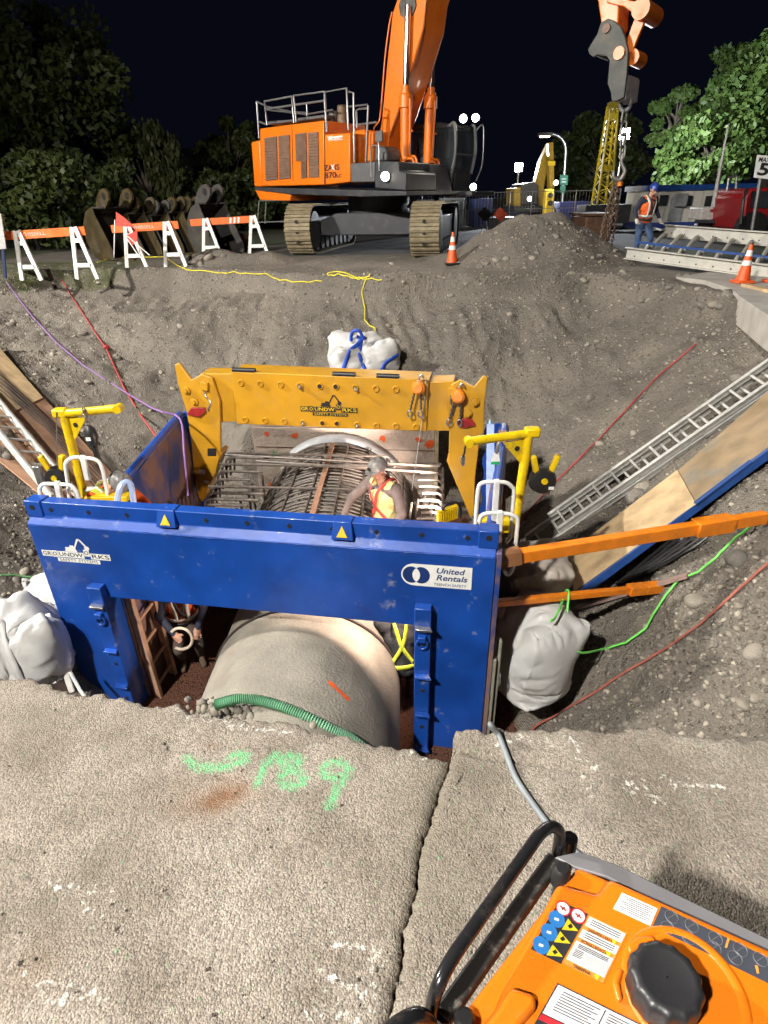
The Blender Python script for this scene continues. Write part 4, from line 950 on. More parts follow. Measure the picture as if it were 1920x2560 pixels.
for pts, l in (([(175, 345), (158, 190), (335, 158), (350, 330)], 1.9), ([(365, 325), (348, 153), (545, 127), (562, 390)], 1.9), ([(562, 388), (550, 130), (690, 105), (702, 375)], 1.9), ([(166, 240), (342, 215)], 1.9), ([(355, 213), (552, 185)], 1.9), ([(705, 128), (735, 135), (741, 585)], 1.9), ([(107, 192), (124, 430)], 1.6), ([(107, 192), (158, 215)], 1.6), ([(118, 320), (170, 340)], 1.6),
               ([(757, 360), (752, 250), (770, 240), (830, 235)], 1.3), ([(830, 215), (815, 580)], 1.3), ([(740, 345), (885, 325)], 1.3), ([(165, 222), (335, 258), (435, 265)], -1.2), ([(432, 210), (436, 285)], -1.2), ([(175, 245), (430, 275), (600, 245)], -1.2), ([(700, 225), (826, 212)], -.6), ([(850, 680), (850, 490), (862, 478), (900, 478), (903, 640)], 1.96), ([(735, 435), (825, 430)], 1.3)): rail(pts, l)
MB().cyl(EX(*c2(668, 380), .8), EX(*c2(660, 215), .8), .19, 16, .15).build('exhaust_stack', mat('rusty exhaust', (.22, .15, .1), .7, .3, var=.4), exc)
MB().cyl(EX(*c2(600, 330), 1.0), EX(*c2(605, 250), 1.0), .14, 14).build('intake_cap', MIDG, exc)
eplate([c2(873, 385), c2(917, 375), c2(920, 450), c2(876, 455)], 1.9, .07, 'mirror', MIDG, bev=.02)
rail([(898, 455), (900, 480)], 1.9)
# lettering
for s_, u, v, w_, h_, mm in (("ZA", 820.5, 420.5, .36, .155, INK), ("X", 832, 419, .17, .15, DECALW), ("IS", 842.5, 418.5, .2, .155, INK), ("870", 826, 438.5, .50, .16, INK), ("LC", 848, 440, .22, .09, INK)):
    text(s_, 'lettering', mm, pan, EX(u, v, lN + .002), ef, UPZ, h_, .004, bold=.02, width=w_)
text("W", 'lettering', DECALW, pan, EX(825, 347, lN + .002), ef, UPZ, .14, .004, bold=.03, width=.2); text("HISSELL", 'lettering', DECALW, pan, EX(844, 348, lN + .002), ef, UPZ, .07, .004, bold=.01, width=.42)
MB().prism([EX(u, v, lN + .002) for u, v in ((819, 343), (856, 339), (857, 342), (820, 346))], er * .004).build('logo_bar', DECALW, pan)
# --- boom
lb = .52
TOPE = [(948, 345), (952, 313), (960, 240), (968, 150), (976, 80), (980, 36), (992, 0), (1012, -70), (1060, -200), (1150, -350), (1300, -490), (1440, -560), (1530, -560)]
UNDE = [(1530, -480), (1420, -460), (1320, -400), (1210, -290), (1130, -175), (1080, -50), (1066, 0), (1058, 67), (1040, 130), (1016, 210), (994, 280), (972, 340), (968, 385), (990, 395)]
boom = MB().prism([EX(u, v, lb) for u, v in TOPE + UNDE + [(1002, 410), (985, 430), (955, 400)]], er * -1.04).build('boom', ORNG, exc, bevel=.03)
for l in (.53, -.53): MB().lathe([(.3, -.04), (.3, .04), (.2, .06)], EX(1020, 14, l), er, 8).build('rod_bracket', PLATEG, boom)
pts = [EX(u, v, lb + .03) for u, v in ((945, 345), (935, 320), (948, 300), (955, 240), (962, 150), (972, 70), (980, 30))]
MB().tube(spline(pts, 6), .022, 8).build('grease_line', ORNG, boom)
MB().tube([EX(u, v, lb + .01) for u, v in ((1066, 0), (1060, 67), (1044, 130), (1018, 210), (996, 280), (974, 340))], .014, 6).build('edge_weld', mat('weld shadow', (.25, .06, .01), .7), boom)
def ram(u0, v0, u1, v1, u2, v2, l, rb, hoses):
    a, b, c = EX(u0, v0, l), EX(u1, v1, l), EX(u2, v2, l)
    br = MB().cyl(a, b, rb, 20).build('boom_ram', ORNG, exc)
    d = (b - a).normalized(); MB().lathe([(rb, -.42), (rb + .05, -.40), (rb + .05, -.1), (rb * .75, -.02), (rb * .75, .12), (rb * .6, .14)], b, d, 20).build('gland', ORNG, br)
    MB().cyl(b, c, rb * .55, 20).build('rod', CHROME, br)
    q = er * (rb + .02) * .3 + ef * (rb + .05)
    MB().tube(spline([b + q - d * .2, a.lerp(b, .5) + q, a.lerp(b, .28) + q, a.lerp(b, .24) + q + ef * .22, a.lerp(b, .1) + q + ef * .3], 5), .035, 8).build('hydraulic_line', ORNG, br)
    MB().tube(spline([a.lerp(b, .05) - ef * .05 + er * .2, a.lerp(b, .2) + ef * .1 + er * .2, a.lerp(b, .22) + ef * .35 + er * .1, a.lerp(b, .1) + ef * .42 + er * .1], 5), .035, 8).build('hydraulic_line', ORNG, br)
    for k in range(2):
        o_ = ef * (.3 + .1 * k); MB().tube(spline([a.lerp(b, .12) + o_, a + o_, a + o_ - d * .5 + ef * .05, a + o_ * .3 - d * .8], 6), .04, 8).build('rubber_hose', BLACK, br)
    for t in (.55,): MB().bar(a.lerp(b, t) - ef * (rb + .02), a.lerp(b, t) + ef * (rb + .12), .05, .05).build('line_clamp', ORNG, br)
ram(1013, 445, 1014, 228, 1020, 14, .66, .155, 1); ram(1068, 455, 1077, 232, 1086, 60, -.66, .155, 1)
MB().cyl(EX(1018, 462, .9), EX(1066, 468, -.95), .22, 16).build('boom_foot_pin', DKG, exc)
eplate([(1000, 405), (1075, 410), (1090, 480), (1000, 480)], .45, .9, 'swing_frame', DKG)
# --- arm, links and coupler
la_ = .34
arm = MB().prism([EX(u, v, la_) for u, v in ((1500, -640), (1560, -600), (1560, -200), (1548, 0), (1545, 62), (1536, 80), (1510, 80), (1503, 60), (1494, 0), (1470, -250), (1465, -560))], er * -.68).build('arm', ORNG, exc, bevel=.03)
def c4(x, y): return 1400 + x / 5.184, y / 5.184
for l, th in ((.44, .09), (-.36, .09)):
    lk = MB().prism([EX(*c4(*p), l) for p in ((620, -60), (740, -60), (900, 0), (1060, 30), (1120, 90), (1090, 190), (1000, 210), (930, 160), (820, 80), (700, 60), (600, 30))], er * -th).build('idler_link', ORNG, exc, bevel=.015)
for l, th in ((.30, .10), (-.24, .10)):
    MB().prism([EX(*c4(*p), l) for p in ((950, 60), (1060, 20), (1140, 80), (1140, 200), (1085, 300), (1010, 480), (940, 660), (980, 760), (930, 830), (880, 800), (870, 640), (875, 480), (960, 250))], er * -th).build('bucket_link', ORNG, exc, bevel=.015)
a = EX(*c4(1045, 110), .5); MB().cyl(a, a - er * 1.0, .2, 20).build('link_pin', ORNG, exc)
a = EX(*c4(935, 740), .30); MB().cyl(a, a - er * .6, .16, 18).build('link_pin', ORNG, exc)
a = EX(*c4(990, -200), .3); b = EX(*c4(1060, 60), .05); MB().cyl(EX(*c4(1080, -400), 0), EX(*c4(1060, 60), 0), .1, 16).build('bucket_rod', CHROME, exc)
CP = [(530, 290), (620, 240), (690, 260), (790, 350), (840, 470), (880, 650), (865, 960), (830, 1260), (730, 1310), (670, 1310), (660, 1200), (615, 1080), (640, 780), (600, 720), (480, 710), (430, 740), (380, 700), (360, 640), (400, 570), (480, 440)]
for l in (.52, -.40): cpl = MB().prism([EX(*c4(*p), l) for p in CP], er * -.1).build('coupler_plate', PLATEG, exc, bevel=.015)
MB().prism([EX(*c4(*p), .42) for p in ((828, 1250), (865, 960), (880, 990), (850, 1280), (740, 1316), (680, 1312), (700, 1270))], er * -.82).build('coupler_floor', mat('pale coupler steel', (.45, .4, .4), .6, .2, var=.3), exc)  # floor plate in a paler tone than the coupler side plates
for x, y, r_ in ((605, 370, .09), (770, 690, .13)):
    c = EX(*c4(x, y), .525); MB().cyl(c, c + er * .05, r_, 18).build('coupler_pin', ORNG if y > 500 else mat('rust pin', (.25, .16, .12), .7), exc)
c = EX(*c4(440, 640), .525); MB().cyl(c, c - er * 1.0, .1, 16).build('front_hook_pin', PLATEG, exc)
eye = EX(*c4(850, 1350), .05); MB().tube([eye + ef * .12 * math.cos(a) + UPZ * .14 * math.sin(a) for a in np.linspace(0, 2 * PI, 17)[:-1]], .05, 8, True).build('lifting_eye', MIDG, exc)
# --- cab
l0, l1 = -.82, -1.98
sf = (EX(1130, 400, l0) - EO).dot(ef); zt = EX(1128, 304, l0).z; zbm = EX(1130, 478, l0).z; sb = sf - 2.0
GLASS = glass('cab glass', (.05, .06, .065), .25)
cab = MB(); cab.prism([ex(s, l0 + .0, z) for s, z in ((sb, zbm), (sf - .02, zbm), (sf + .02, zbm + .55), (sf - .4, zbm + .62), (sf - .9, zbm + 1.0), (sb, zbm + 1.05))], er * -(l0 - l1)); cab = cab.build('cab_body', DKG, exc, bevel=.04)
MB().prism([ex(s, l0 + .03, z) for s, z in ((sb, zt - .12), (sf - .1, zt - .16), (sf - .12, zt - .06), (sf - .5, zt + .02), (sb, zt + .02))], er * -(l0 - l1 + .06)).build('cab_roof', DKG, cab, bevel=.04)
for l in (l0, l1):
    MB().tube(spline([ex(sf, l, zbm + .5), ex(sf + .12, l, zbm + 1.1), ex(sf + .06, l, zbm + 1.8), ex(sf - .12, l, zt - .1)], 6), .05, 8).build('cab_pillar', MIDG, cab)
    for s in (sb, sb + 1.0): MB().bar(ex(s + .04, l, zbm + 1.0), ex(s + .04, l, zt - .1), .09, .09).build('cab_pillar', DKG, cab)
    MB().prism([ex(s, l + .0, z) for s, z in ((sb + .1, zbm + 1.06), (sf - .9, zbm + 1.0), (sf - .4, zbm + .64), (sf, zbm + .55), (sf + .1, zbm + 1.1), (sf + .04, zbm + 1.8), (sf - .14, zt - .16), (sb + .1, zt - .12))], er * -.012).build('side_window', GLASS, cab)
fpts = [(sf + .02, zbm + .55), (sf + .12, zbm + 1.1), (sf + .06, zbm + 1.8), (sf - .1, zt - .16)]
for i in range(3):
    (s0_, z0_), (s1_, z1_) = fpts[i], fpts[i + 1]
    MB().prism([ex(s0_, l0 - .06, z0_), ex(s0_, l1 + .06, z0_), ex(s1_, l1 + .06, z1_), ex(s1_, l0 - .06, z1_)], ef * .012).build('windscreen', GLASS, cab)
MB().bar(ex(sf + .1, l0, zbm + 1.02), ex(sf + .1, l1, zbm + 1.02), .05, .05).build('screen_bar', MIDG, cab)
MB().tube(spline([ex(sf + .1, l1 - .02, zt - .2), ex(sf + .35, l1 - .05, zbm + 1.8), ex(sf + .38, l1 - .05, zbm + .8), ex(sf + .2, l1 - .03, zbm + .3)], 6), .022, 8).build('grab_rail', RAILM, cab)
MB().span((0, 0, 0), (.02, .02, .02)) 
MB().prism([ex(s, -1.15, z) for s, z in ((sb + .35, zbm + .6), (sb + .85, zbm + .6), (sb + .8, zbm + .85), (sb + .5, zbm + .9), (sb + .4, zbm + 1.6), (sb + .25, zbm + 1.6))], er * -.5).build('seat', BLACK, cab, bevel=.04)
MB().prism([ex(sf + .025, l0 - .1, zbm + .02), ex(sf + .025, l1 + .1, zbm + .02), ex(sf + .045, l1 + .1, zbm + .5), ex(sf + .045, l0 - .1, zbm + .5)], ef * .02).build('lower_front', DKG, cab)
for u, v in ((1089, 465), (1097, 464)): MB().prism([EX(u + x, v + y, l0 + .01) for x, y in ((-3, -4), (3, -4), (3, 4), (-3, 4))], er * .004).build('cab_sticker', DECALW, cab)
text("ZX 870", 'lettering', DECALW, cab, EX(1112, 466, l0 + .008), ef, UPZ, .1, .004, width=.42)
eplate([(1045, 480), (1130, 482), (1180, 478), (1180, 490), (1045, 490)], -.7, 1.4, 'cab_floor', DKG)
MB().bar(ex(sf - .2, -.9, zbm - .1), ex(sf + .25, -1.9, zbm - .1), .4, .1).build('step', YEL2, exc)
# lit lamps
def lamp(p, par, r=.11, w=240, aim=None, tilt=0):
    d = (aim - p).normalized() if aim is not None else (ef * .8 + UPZ * -.2).normalized()
    h = MB().lathe([(r * .6, -.14), (r * 1.12, -.02), (r * 1.12, .012)], p, d, 16).build('lamp_housing', BLACK, par)
    MB().lathe([(r, .013), (r * .8, .03)], p, d, 16).build('lamp_lens', LAMPE, h)
    spot('lamp_beam', p + d * .09, p + d * 5, w, 110, .8, (1, .92, .8), .08, par)
AIM = V((0.5, 5, -1.5))
for u, v, l in ((1151, 297, -1.05), (1182, 295, -1.75)): lamp(EX(u, v, l) + ef * .1, cab, .11, 260, V((1.5, 0, 1)))
lamp(EX(963, 441, lN + .12), fb, .12, 220, V((0, 0, 1.2))); lamp(EX(1163, 468, -1.2) + ef * .3, exc, .1, 160, V((2, 0, 1.2)))

# --- chain, hook and slings hanging from the coupler
CHS = mat('chain steel', (.2, .19, .18), .5, .6, var=.3)
RUSTC = mat('rusty chain', (.2, .135, .095), .65, .4, var=.5, scale=30)
ch = thing('lifting_chain', 'heavy lifting chain with hook hanging from the excavator coupler', 'chain', eye - UPZ * 2)
def link_mesh(L_, W_, r):
    pts = [V((W_ / 2 * math.cos(a), 0, (L_ / 2 - W_ / 2) * (1 if math.sin(a) > 0 else -1) + W_ / 2 * math.sin(a))) for a in np.linspace(0.001, 2 * PI + .001, 17)[:-1]]
    me = MB().tube(pts, r, 7, True).mesh('link', 180); me.materials.append(CHS); return me
lk = link_mesh(.30, .15, .028)
top = eye - UPZ * .12; bot = onplane(1556, 395, eye, er)
n = max(2, int((top - bot).length / .235))
for i in range(n):
    o = mkobj('link', lk, None, ch); o.matrix_basis = Matrix.Translation(top.lerp(bot, (i + .5) / n)) @ Matrix.Rotation((i % 2) * PI / 2 + .5, 4, 'Z')
hp_ = spline([bot + UPZ * .1, bot - UPZ * .1, bot + V((.1, -.05, -.3)), bot + V((.02, 0, -.48)), bot + V((-.13, .04, -.42)), bot + V((-.15, .05, -.28))], 6)
MB().tube(hp_, [.035 + .022 * math.sin(PI * i / len(hp_)) for i in range(len(hp_))], 10).build('hook', CHS, ch)
sl_top = bot - UPZ * .42
sling = thing('chain_sling', 'bundle of rusty sling chains hanging from the hook beside the spoil heap', 'chain sling', V((sl_top.x, sl_top.y, .05)))
slk = []
for k in range(4):
    m = MB()
    p0_ = sl_top + V((.03 * (k - 2), .02 * k, 0)); p1_ = V((sl_top.x - .28 + .12 * k, sl_top.y - .1 + .08 * k, .15 + .25 * (k % 3)))
    cnt = int((p0_ - p1_).length / .085)
    for i in range(cnt):
        c = p0_.lerp(p1_, (i + .5) / cnt) + V((.05 * math.sin(PI * i / cnt) * (1 if k % 2 else -1.5), 0, 0)); a = (i % 2) * PI / 2 + k
        d = V((math.cos(a), math.sin(a), 0)); m.tube([c + d * .035 * math.cos(t) + UPZ * .062 * math.sin(t) for t in np.linspace(0, 2 * PI, 9)[:-1]], .014, 5, True)
    tag(m.build('sling_leg', RUSTC, sling), kind='stuff')
MB().tube([sl_top + V((.03, 0, -.1 - .02 * i)) for i in range(6)], .07, 8).build('orange_tag', ORN2, sling)
# ------------------------------------------------------------------ things in and around the pit
PLY = mat('plywood', (0.60, 0.43, 0.24), 0.75, var=0.35, scale=3.5, bump=.1, bscale=50, dirt=(0.25, 0.15, 0.08), dscale=3, damount=0.5)
PLYR = mat('reddish plywood', (0.50, 0.29, 0.18), 0.75, var=0.35, scale=3.5, dirt=(0.2, 0.12, 0.08), dscale=3, damount=0.5)
PLYB = mat('weathered form ply', (0.34, 0.24, 0.135), 0.6, var=0.4, scale=2.5, dirt=(0.17, 0.18, 0.17), dscale=1.7, damount=0.75)
FORMB = mat('blue form edge', (0.012, 0.06, 0.24), 0.45, var=0.3, scale=6)
def fit_plane(pxs, lift):
    P = [onter(u, v) for u, v in pxs]; c = sum(P, V()) / len(P); A_ = np.array([[p.x - c.x, p.y - c.y] for p in P]); b_ = np.array([p.z - c.z for p in P])
    sx, sy = np.linalg.lstsq(A_, b_, rcond=None)[0]; n = V((-sx, -sy, 1)).normalized()
    d = max((p - c).dot(n) for p in P); return c + n * (d * .6 + lift), n
def board(pxs, name, m, lab, lift=.05, th=.018, plane=None, cat='plywood sheet', group=None):
    p, n = plane or fit_plane(pxs, lift)
    return tag(MB().prism([onplane(u, v, p, n) for u, v in pxs], n * th).build(name, m, bevel=.002), lab, cat, group)
# right bank
RPL = fit_plane([(1422, 1384), (1435, 1478), (1742, 1262), (1695, 1177), (1900, 1010), (1900, 1140)], .10)
board([(1422, 1384), (1437, 1482), (1742, 1262), (1695, 1177)], 'plywood_sheet', PLY, 'clean pale plywood sheet lying on the right bank above the orange struts', plane=(RPL[0] + RPL[1] * .03, RPL[1]))
fp = thing('form_panel', 'weathered grey-brown form panel with blue steel edge on the right bank', 'form panel', onplane(1700, 1240, *RPL))
MB().prism([onplane(u, v, *RPL) for u, v in ((1640, 1230), (1700, 1300), (1980, 1085), (1980, 930))], RPL[1] * .02).build('panel_face', PLYB, fp, bevel=.003)
MB().bar(onplane(1450, 1482, *RPL), onplane(1985, 1086, *RPL), .07, .09, up=RPL[1]).build('steel_edge', FORMB, fp, bevel=.006)
tag(MB().cyl(onplane(1745, 1268, *RPL) + RPL[1] * .05, onplane(1884, 1163, *RPL) + RPL[1] * .05, .028, 12).build('blue_pipe', FORMB), 'short blue steel pipe resting along the blue panel edge', 'pipe')
# ladders
def ladder(a, b, lat, depth, n, label, m, name='extension_ladder', rail_w=.09, sections=1, group=None):
    a, b, lat, dp = V(a), V(b), V(lat), V(depth)
    t = thing(name, label, 'ladder', a, 0, group); d = (b - a).normalized()
    for k in range(sections):
        o = dp * (k * 1.15); a2, b2 = a.lerp(b, .0 if k == 0 else .10) + o, (a.lerp(b, .92) if sections > 1 and k == 0 else b) + o
        for s in (-.5, .5):
            q = lat * (s * (1 if k == 0 else .9))
            MB().bar(a2 + q, b2 + q, .03, rail_w, up=dp).build('side_rail', m, t, bevel=.004)
            for e in (-.3, .3): MB().bar(a2 + q + dp.normalized() * rail_w * e * 1.4, b2 + q + dp.normalized() * rail_w * e * 1.4, .045, .012, up=dp).build('rail_lip', m, t)
        L_ = (b2 - a2).length; cnt = int(L_ / .305)
        for i in range(cnt):
            c = a2 + d * (.15 + .305 * i); MB().cyl(c - lat * .5, c + lat * .5, .019, 8).build('rung', m, t)
    return t
A_ = onter(1325, 1380) + V((0, 0, .12)); B_ = onter(1900, 990) + V((0, 0, .16)); dd = (B_ - A_).normalized(); B2 = B_ + dd * .9
nrm = (onplane(1600, 1150, *RPL) - C0).normalized() * -1; lat = V((.1, -.95, -.25)); lat = (lat - dd * lat.dot(dd)).normalized(); nn = dd.cross(lat); nn = nn if nn.z > 0 else -nn
lr_ = ladder(A_, B2, lat * .36, nn * .1, 12, 'long aluminium extension ladder lying on the right bank', ALU, sections=2)
m_ = A_.lerp(B2, .28); text("LOUISVILLE", 'lettering', INK, lr_, onplane(1527, 1250, m_ + lat * .23, lat) + lat * .02, dd, nn, .05, .002, width=.32)
# left bank: boards, rods, ladder
LPL = fit_plane([(10, 880), (107, 996), (20, 1060), (290, 1225), (200, 1250), (10, 980)], .12)
board([(-90, 770), (107, 996), (0, 1046), (-160, 860)], 'plywood_sheet', PLY, 'upper pale plywood sheet on the left bank at the photo edge', plane=LPL)
board([(107, 994), (312, 1222), (215, 1268), (0, 1044)], 'plywood_sheet', PLYR, 'lower plywood sheet on the left bank reaching down behind the yellow davit', plane=(LPL[0] - LPL[1] * .03, LPL[1]))
board([(-60, 1020), (20, 1062), (185, 1240), (130, 1262), (-70, 1100)], 'plywood_sheet', PLYR, 'dark reddish plywood strip under the left ladder', plane=(LPL[0] - LPL[1] * .06, LPL[1]))
rods = []
for k in range(5):
    p = (LPL[0] + LPL[1] * (.06 + .012 * k), LPL[1]); o_ = 14 * k
    tag(MB().tube([onplane(-40, 900 + o_ * .7, *p), onplane(120, 1048 + o_ * .5, *p), onplane(290 - 8 * k, 1226 + o_ * .3, *p)], .011, 7).build('steel_rod', mat('dark rod', (.06, .05, .045), .5, .5)), ('uppermost', 'second', 'third', 'fourth', 'lowest')[k] + ' of five thin dark steel rods across the left plywood', 'steel rod', 'rods on the left plywood')
p5 = (LPL[0] + LPL[1] * .10, LPL[1])
a = onplane(125, 1215, *p5); b = onplane(-60, 990, *p5); dl = (b - a).normalized(); c = onplane(170, 1170, *p5); lt = (c - a); lt = (lt - dl * lt.dot(dl)).normalized()
ladder(a + lt * .1 + dl * -.25, b + dl * .6 + lt * .1, lt * .42, LPL[1] * .1, 8, 'aluminium ladder lying on the left bank beside the plywood', ALU)
# ladder inside the box against the left wall
PINKW = mat('sunken fibreglass', (.5, .3, .2), .6, var=.3)
la0, la1 = at(375, 1760, y=5.35), at(318, 1505, y=5.35)
ladder(V((-2.66, 5.25, ZF)), V((-2.74, 5.3, -1.5)), V((.05, .38, 0)), V((.08, -.03, 0)), 9, 'rusty pink ladder standing inside the trench box by its left wall', PINKW, name='step_ladder')
tag(MB().tube(spline([at(355, 1500, y=5.7), at(362, 1535, y=5.7), at(372, 1585, y=5.7)], 5), [.035, .035, .035, .035, .035, .04, .04, .045, .05, .045, .03], 8).build('hanging_glove_bag', mat('grey cloth', (.3, .28, .27), .9)), 'limp grey cloth tube hanging on the left wall beside the inner ladder', 'cloth')

# davit arms
def davit(top, foot, tip, label, winch, tag_):
    t = thing('davit_hoist', label, 'davit', foot)
    MB().cyl(foot, top, .045, 14).build('mast', YEL2, t)
    MB().cyl(top + (top - tip).normalized() * .08 + UPZ * .01, tip, .04, 14).build('boom', YEL2, t)
    d = (tip - top).normalized(); dn = (foot - top).normalized()
    MB().prism([top + d * .02 + dn * .03, top + d * .24 + dn * .05, top + d * .05 + dn * .27], d.cross(dn) * .012).build('gusset', YEL2, t)
    c = top + d * .1 + dn * .12; MB().cyl(c - d.cross(dn) * .004, c + d.cross(dn) * .016, .025, 12).build('gusset_hole', DKHOLE, t)
    MB().box(top + UPZ * .02 - d * .03, (.14, .1, .09)).build('head', YEL2, t, bevel=.02)
    MB().cyl(tip - V((0, .05, 0)), tip + V((0, .05, 0)), .04, 12).build('sheave', YEL2, t)
    return t
dl_ = davit(at(160, 1036, y=5.55), at(212, 1240, y=5.55), at(296, 1021, y=5.45), 'yellow davit arm with a black fall arrester over the left wall', 1, 1)
dr_ = davit(at(1322, 1086, y=5.0), at(1283, 1340, y=5.0), at(1172, 1104, y=4.9), 'yellow davit arm above the right end of the blue panel', 1, 1)
def winch(u, v, y, s, label):
    c = at(u, v, y=y); t = thing('winch', label, 'winch', c)
    MB().lathe([(.05 * s, -.07), (.1 * s, -.06), (.115 * s, 0), (.1 * s, .06), (.05 * s, .07)], c, (0, 1, 0), 20).build('drum_case', BLACK, t)
    for sg in (-1, 1): MB().bar(c + V((sg * .05 * s, 0, .05)), c + V((sg * .1 * s, -.01, .22 * s)), .06, .05).build('side_arm', YEL2, t, bevel=.01)
    MB().cyl(c + V((0, -.075, .02)), c + V((0, -.085, .02)), .03, 12).build('hub', YEL2, t)
    MB().box(c + V((.06 * s, -.08, -.05)), (.05, .004, .03)).build('label_plate', DECALW, t)
    MB().box(c + V((-.17 * s, 0, .02)), (.07, .05, .22)).build('mount_bracket', STEEL, t, bevel=.008)
    return t
winch(1356, 1200, 5.0, 1.15, 'black and yellow winch mounted on the right davit mast'); winch(146, 1193, 5.45, 1.1, 'black and yellow winch low on the left davit mast')
tag(MB().tube([at(141, 1030, y=5.5), at(143, 1175, y=5.45)], .005, 5).build('winch_cable', STEEL), 'thin steel cable from the left davit head down to its winch', 'cable')
def arrester(u, v, y, label):
    c = at(u, v, y=y); t = thing('fall_arrester', label, 'fall arrester', c)
    for i in range(4): MB().tube([c + V((.02 * math.cos(a) * (i % 2), .02 * math.cos(a) * (1 - i % 2), .28 - .05 * i + .035 * math.sin(a))) for a in np.linspace(0, 2 * PI, 9)[:-1]], .008, 5, True).build('link', STEEL, t)
    MB().lathe([(.02, .12), (.055, .08), (.065, 0), (.04, -.09), (.025, -.1)], c, (0, 0, 1), 16).build('case', BLACK, t)
    MB().box(c + V((0, -.066, .0)), (.045, .006, .035)).build('label_plate', DECALW, t)
    MB().tube([c + V((.005, 0, -.1)), c + V((.01, 0, -.3)), c + V((.03, 0, -.42))], [.03, .03, .012], 8).build('shock_pack', BLACK, t)
arrester(228, 1092, 5.45, 'black self-retracting fall arrester hanging from the left davit')
tw = thing('inspection_tag', 'white and green inspection tag hanging from the right davit arm', 'tag', at(1240, 1150, y=4.9))
for pl, m_ in (([(1233, 1131), (1247, 1131), (1250, 1154), (1228, 1154)], DECALW), ([(1228, 1154), (1250, 1154), (1249, 1162), (1227, 1161)], mat('green tag', (.02, .4, .15), .5))): MB().prism([at(u, v, y=4.88) for u, v in pl], (0, .003, 0)).build('tag_card', m_, tw)
MB().tube([at(1248, 1105, y=4.9), at(1243, 1120, y=4.88), at(1240, 1132, y=4.88)], .014, 6).build('carabiner', STEEL, tw)
hk = thing('davit_hook', 'small grey snap hook dangling from the tip of the right davit', 'hook', at(1158, 1150, y=4.9))
MB().tube(spline([at(1170, 1106, y=4.9), at(1163, 1118, y=4.9), at(1161, 1132, y=4.9), at(1157, 1142, y=4.9)], 4), .009, 6).build('rope', BLACK, hk); MB().prism([at(u, v, y=4.9) for u, v in ((1153, 1141), (1163, 1142), (1163, 1162), (1156, 1167), (1152, 1158))], (0, .03, 0)).build('snap_hook', STEEL, hk, bevel=.006)
# white ladder-exit guard loops
def c1(x, y): return x / 2.592, 960 + y / 2.592
def c4b(x, y): return 1080 + x / 4.608, 1000 + y / 4.608
def loops(conv, y, pts, mid, label, r=.019):
    P = [at(*conv(*p), y=y) for p in pts]; t = thing('guard_loop', label, 'guard rail', P[0])
    MB().tube(spline(P, 5), r, 10).build('hoop', WHITEP, t)
    a, b = [at(*conv(*p), y=y) for p in mid]; MB().bar(a, b, .05, .05, up=(0, 1, 0)).build('post', WHITEP, t, bevel=.006)
loops(c1, 5.35, [(455, 780), (440, 640), (425, 530), (440, 495), (480, 476), (530, 478), (600, 485), (640, 505), (665, 560), (690, 680), (705, 760)], [(535, 465), (572, 620)], 'rear white tubular guard loop at the left ladder head')
loops(c1, 5.2, [(275, 780), (258, 700), (262, 665), (290, 648), (340, 648), (400, 650), (460, 660), (500, 700), (522, 780)], [(368, 632), (395, 760)], 'front white tubular guard loop at the left corner of the blue panel')
loops(c4b, 4.75, [(500, 1440), (520, 1150), (540, 1000), (570, 960), (640, 945), (760, 945), (860, 955), (920, 1000), (945, 1060), (925, 1300), (910, 1500), (890, 1600), (850, 1640)], [(748, 920), (712, 1480)], 'tall white tubular guard loop at the right ladder head')
loops(c4b, 4.55, [(545, 1400), (560, 1350), (600, 1315), (700, 1302), (850, 1310), (940, 1330), (985, 1380), (975, 1550), (950, 1800), (930, 1930), (890, 2005), (850, 2000), (830, 1960)], [(783, 1280), (762, 1720)], 'low white tubular guard loop hanging over the right end of the blue panel')
for conv, pl, y, lab in ((c1, [(545, 735), (820, 730), (825, 770), (545, 768)], 5.3, 'yellow gate plate under the left guard loops'), (c4b, [(555, 1385), (905, 1390), (905, 1540), (555, 1530)], 4.8, 'yellow gate plate behind the right guard loops')):
    tag(MB().prism([at(*conv(*p), y=y) for p in pl], (0, .12, 0)).build('gate_plate', YEL2, bevel=.01), lab, 'gate plate')
# clear plastic wrap on the near end of the left wall
tag(MB().tube(spline([at(292, 1262, y=5.12), at(300, 1220, y=5.2), at(315, 1205, y=5.25), at(328, 1215, y=5.25), at(335, 1262, y=5.2)], 5), .03, 8).build('plastic_sleeve', mat('cloudy plastic', (.3, .38, .6), .25, var=.2)), 'cloudy bluish plastic sleeve over the near end of the left wall', 'plastic sleeve')
# timber and clear sheet by the right wall
tag(MB().bar(at(1256, 1080, y=6.9), at(1252, 1290, y=5.6), .1, .05).build('timber_post', PLYR), 'reddish timber post standing behind the right guard loops', 'timber')
tag(MB().bar(at(1226, 1062, y=6.9) + V((0, 0, .0)), at(1226, 1280, y=5.2), .09, .02).build('plastic_strip', mat('pale blue plastic', (.35, .45, .75), .2, var=.2)), 'pale blue plastic strip lying on top of the right wall', 'plastic strip')
tag(MB().cyl(at(1226, 1075, y=7.0), at(1225, 1050, y=7.0), .035, 10, .012).build('water_bottle', mat('clear blue bottle', (.35, .6, .85), .15)), 'small clear blue bottle on the far end of the right wall', 'bottle')
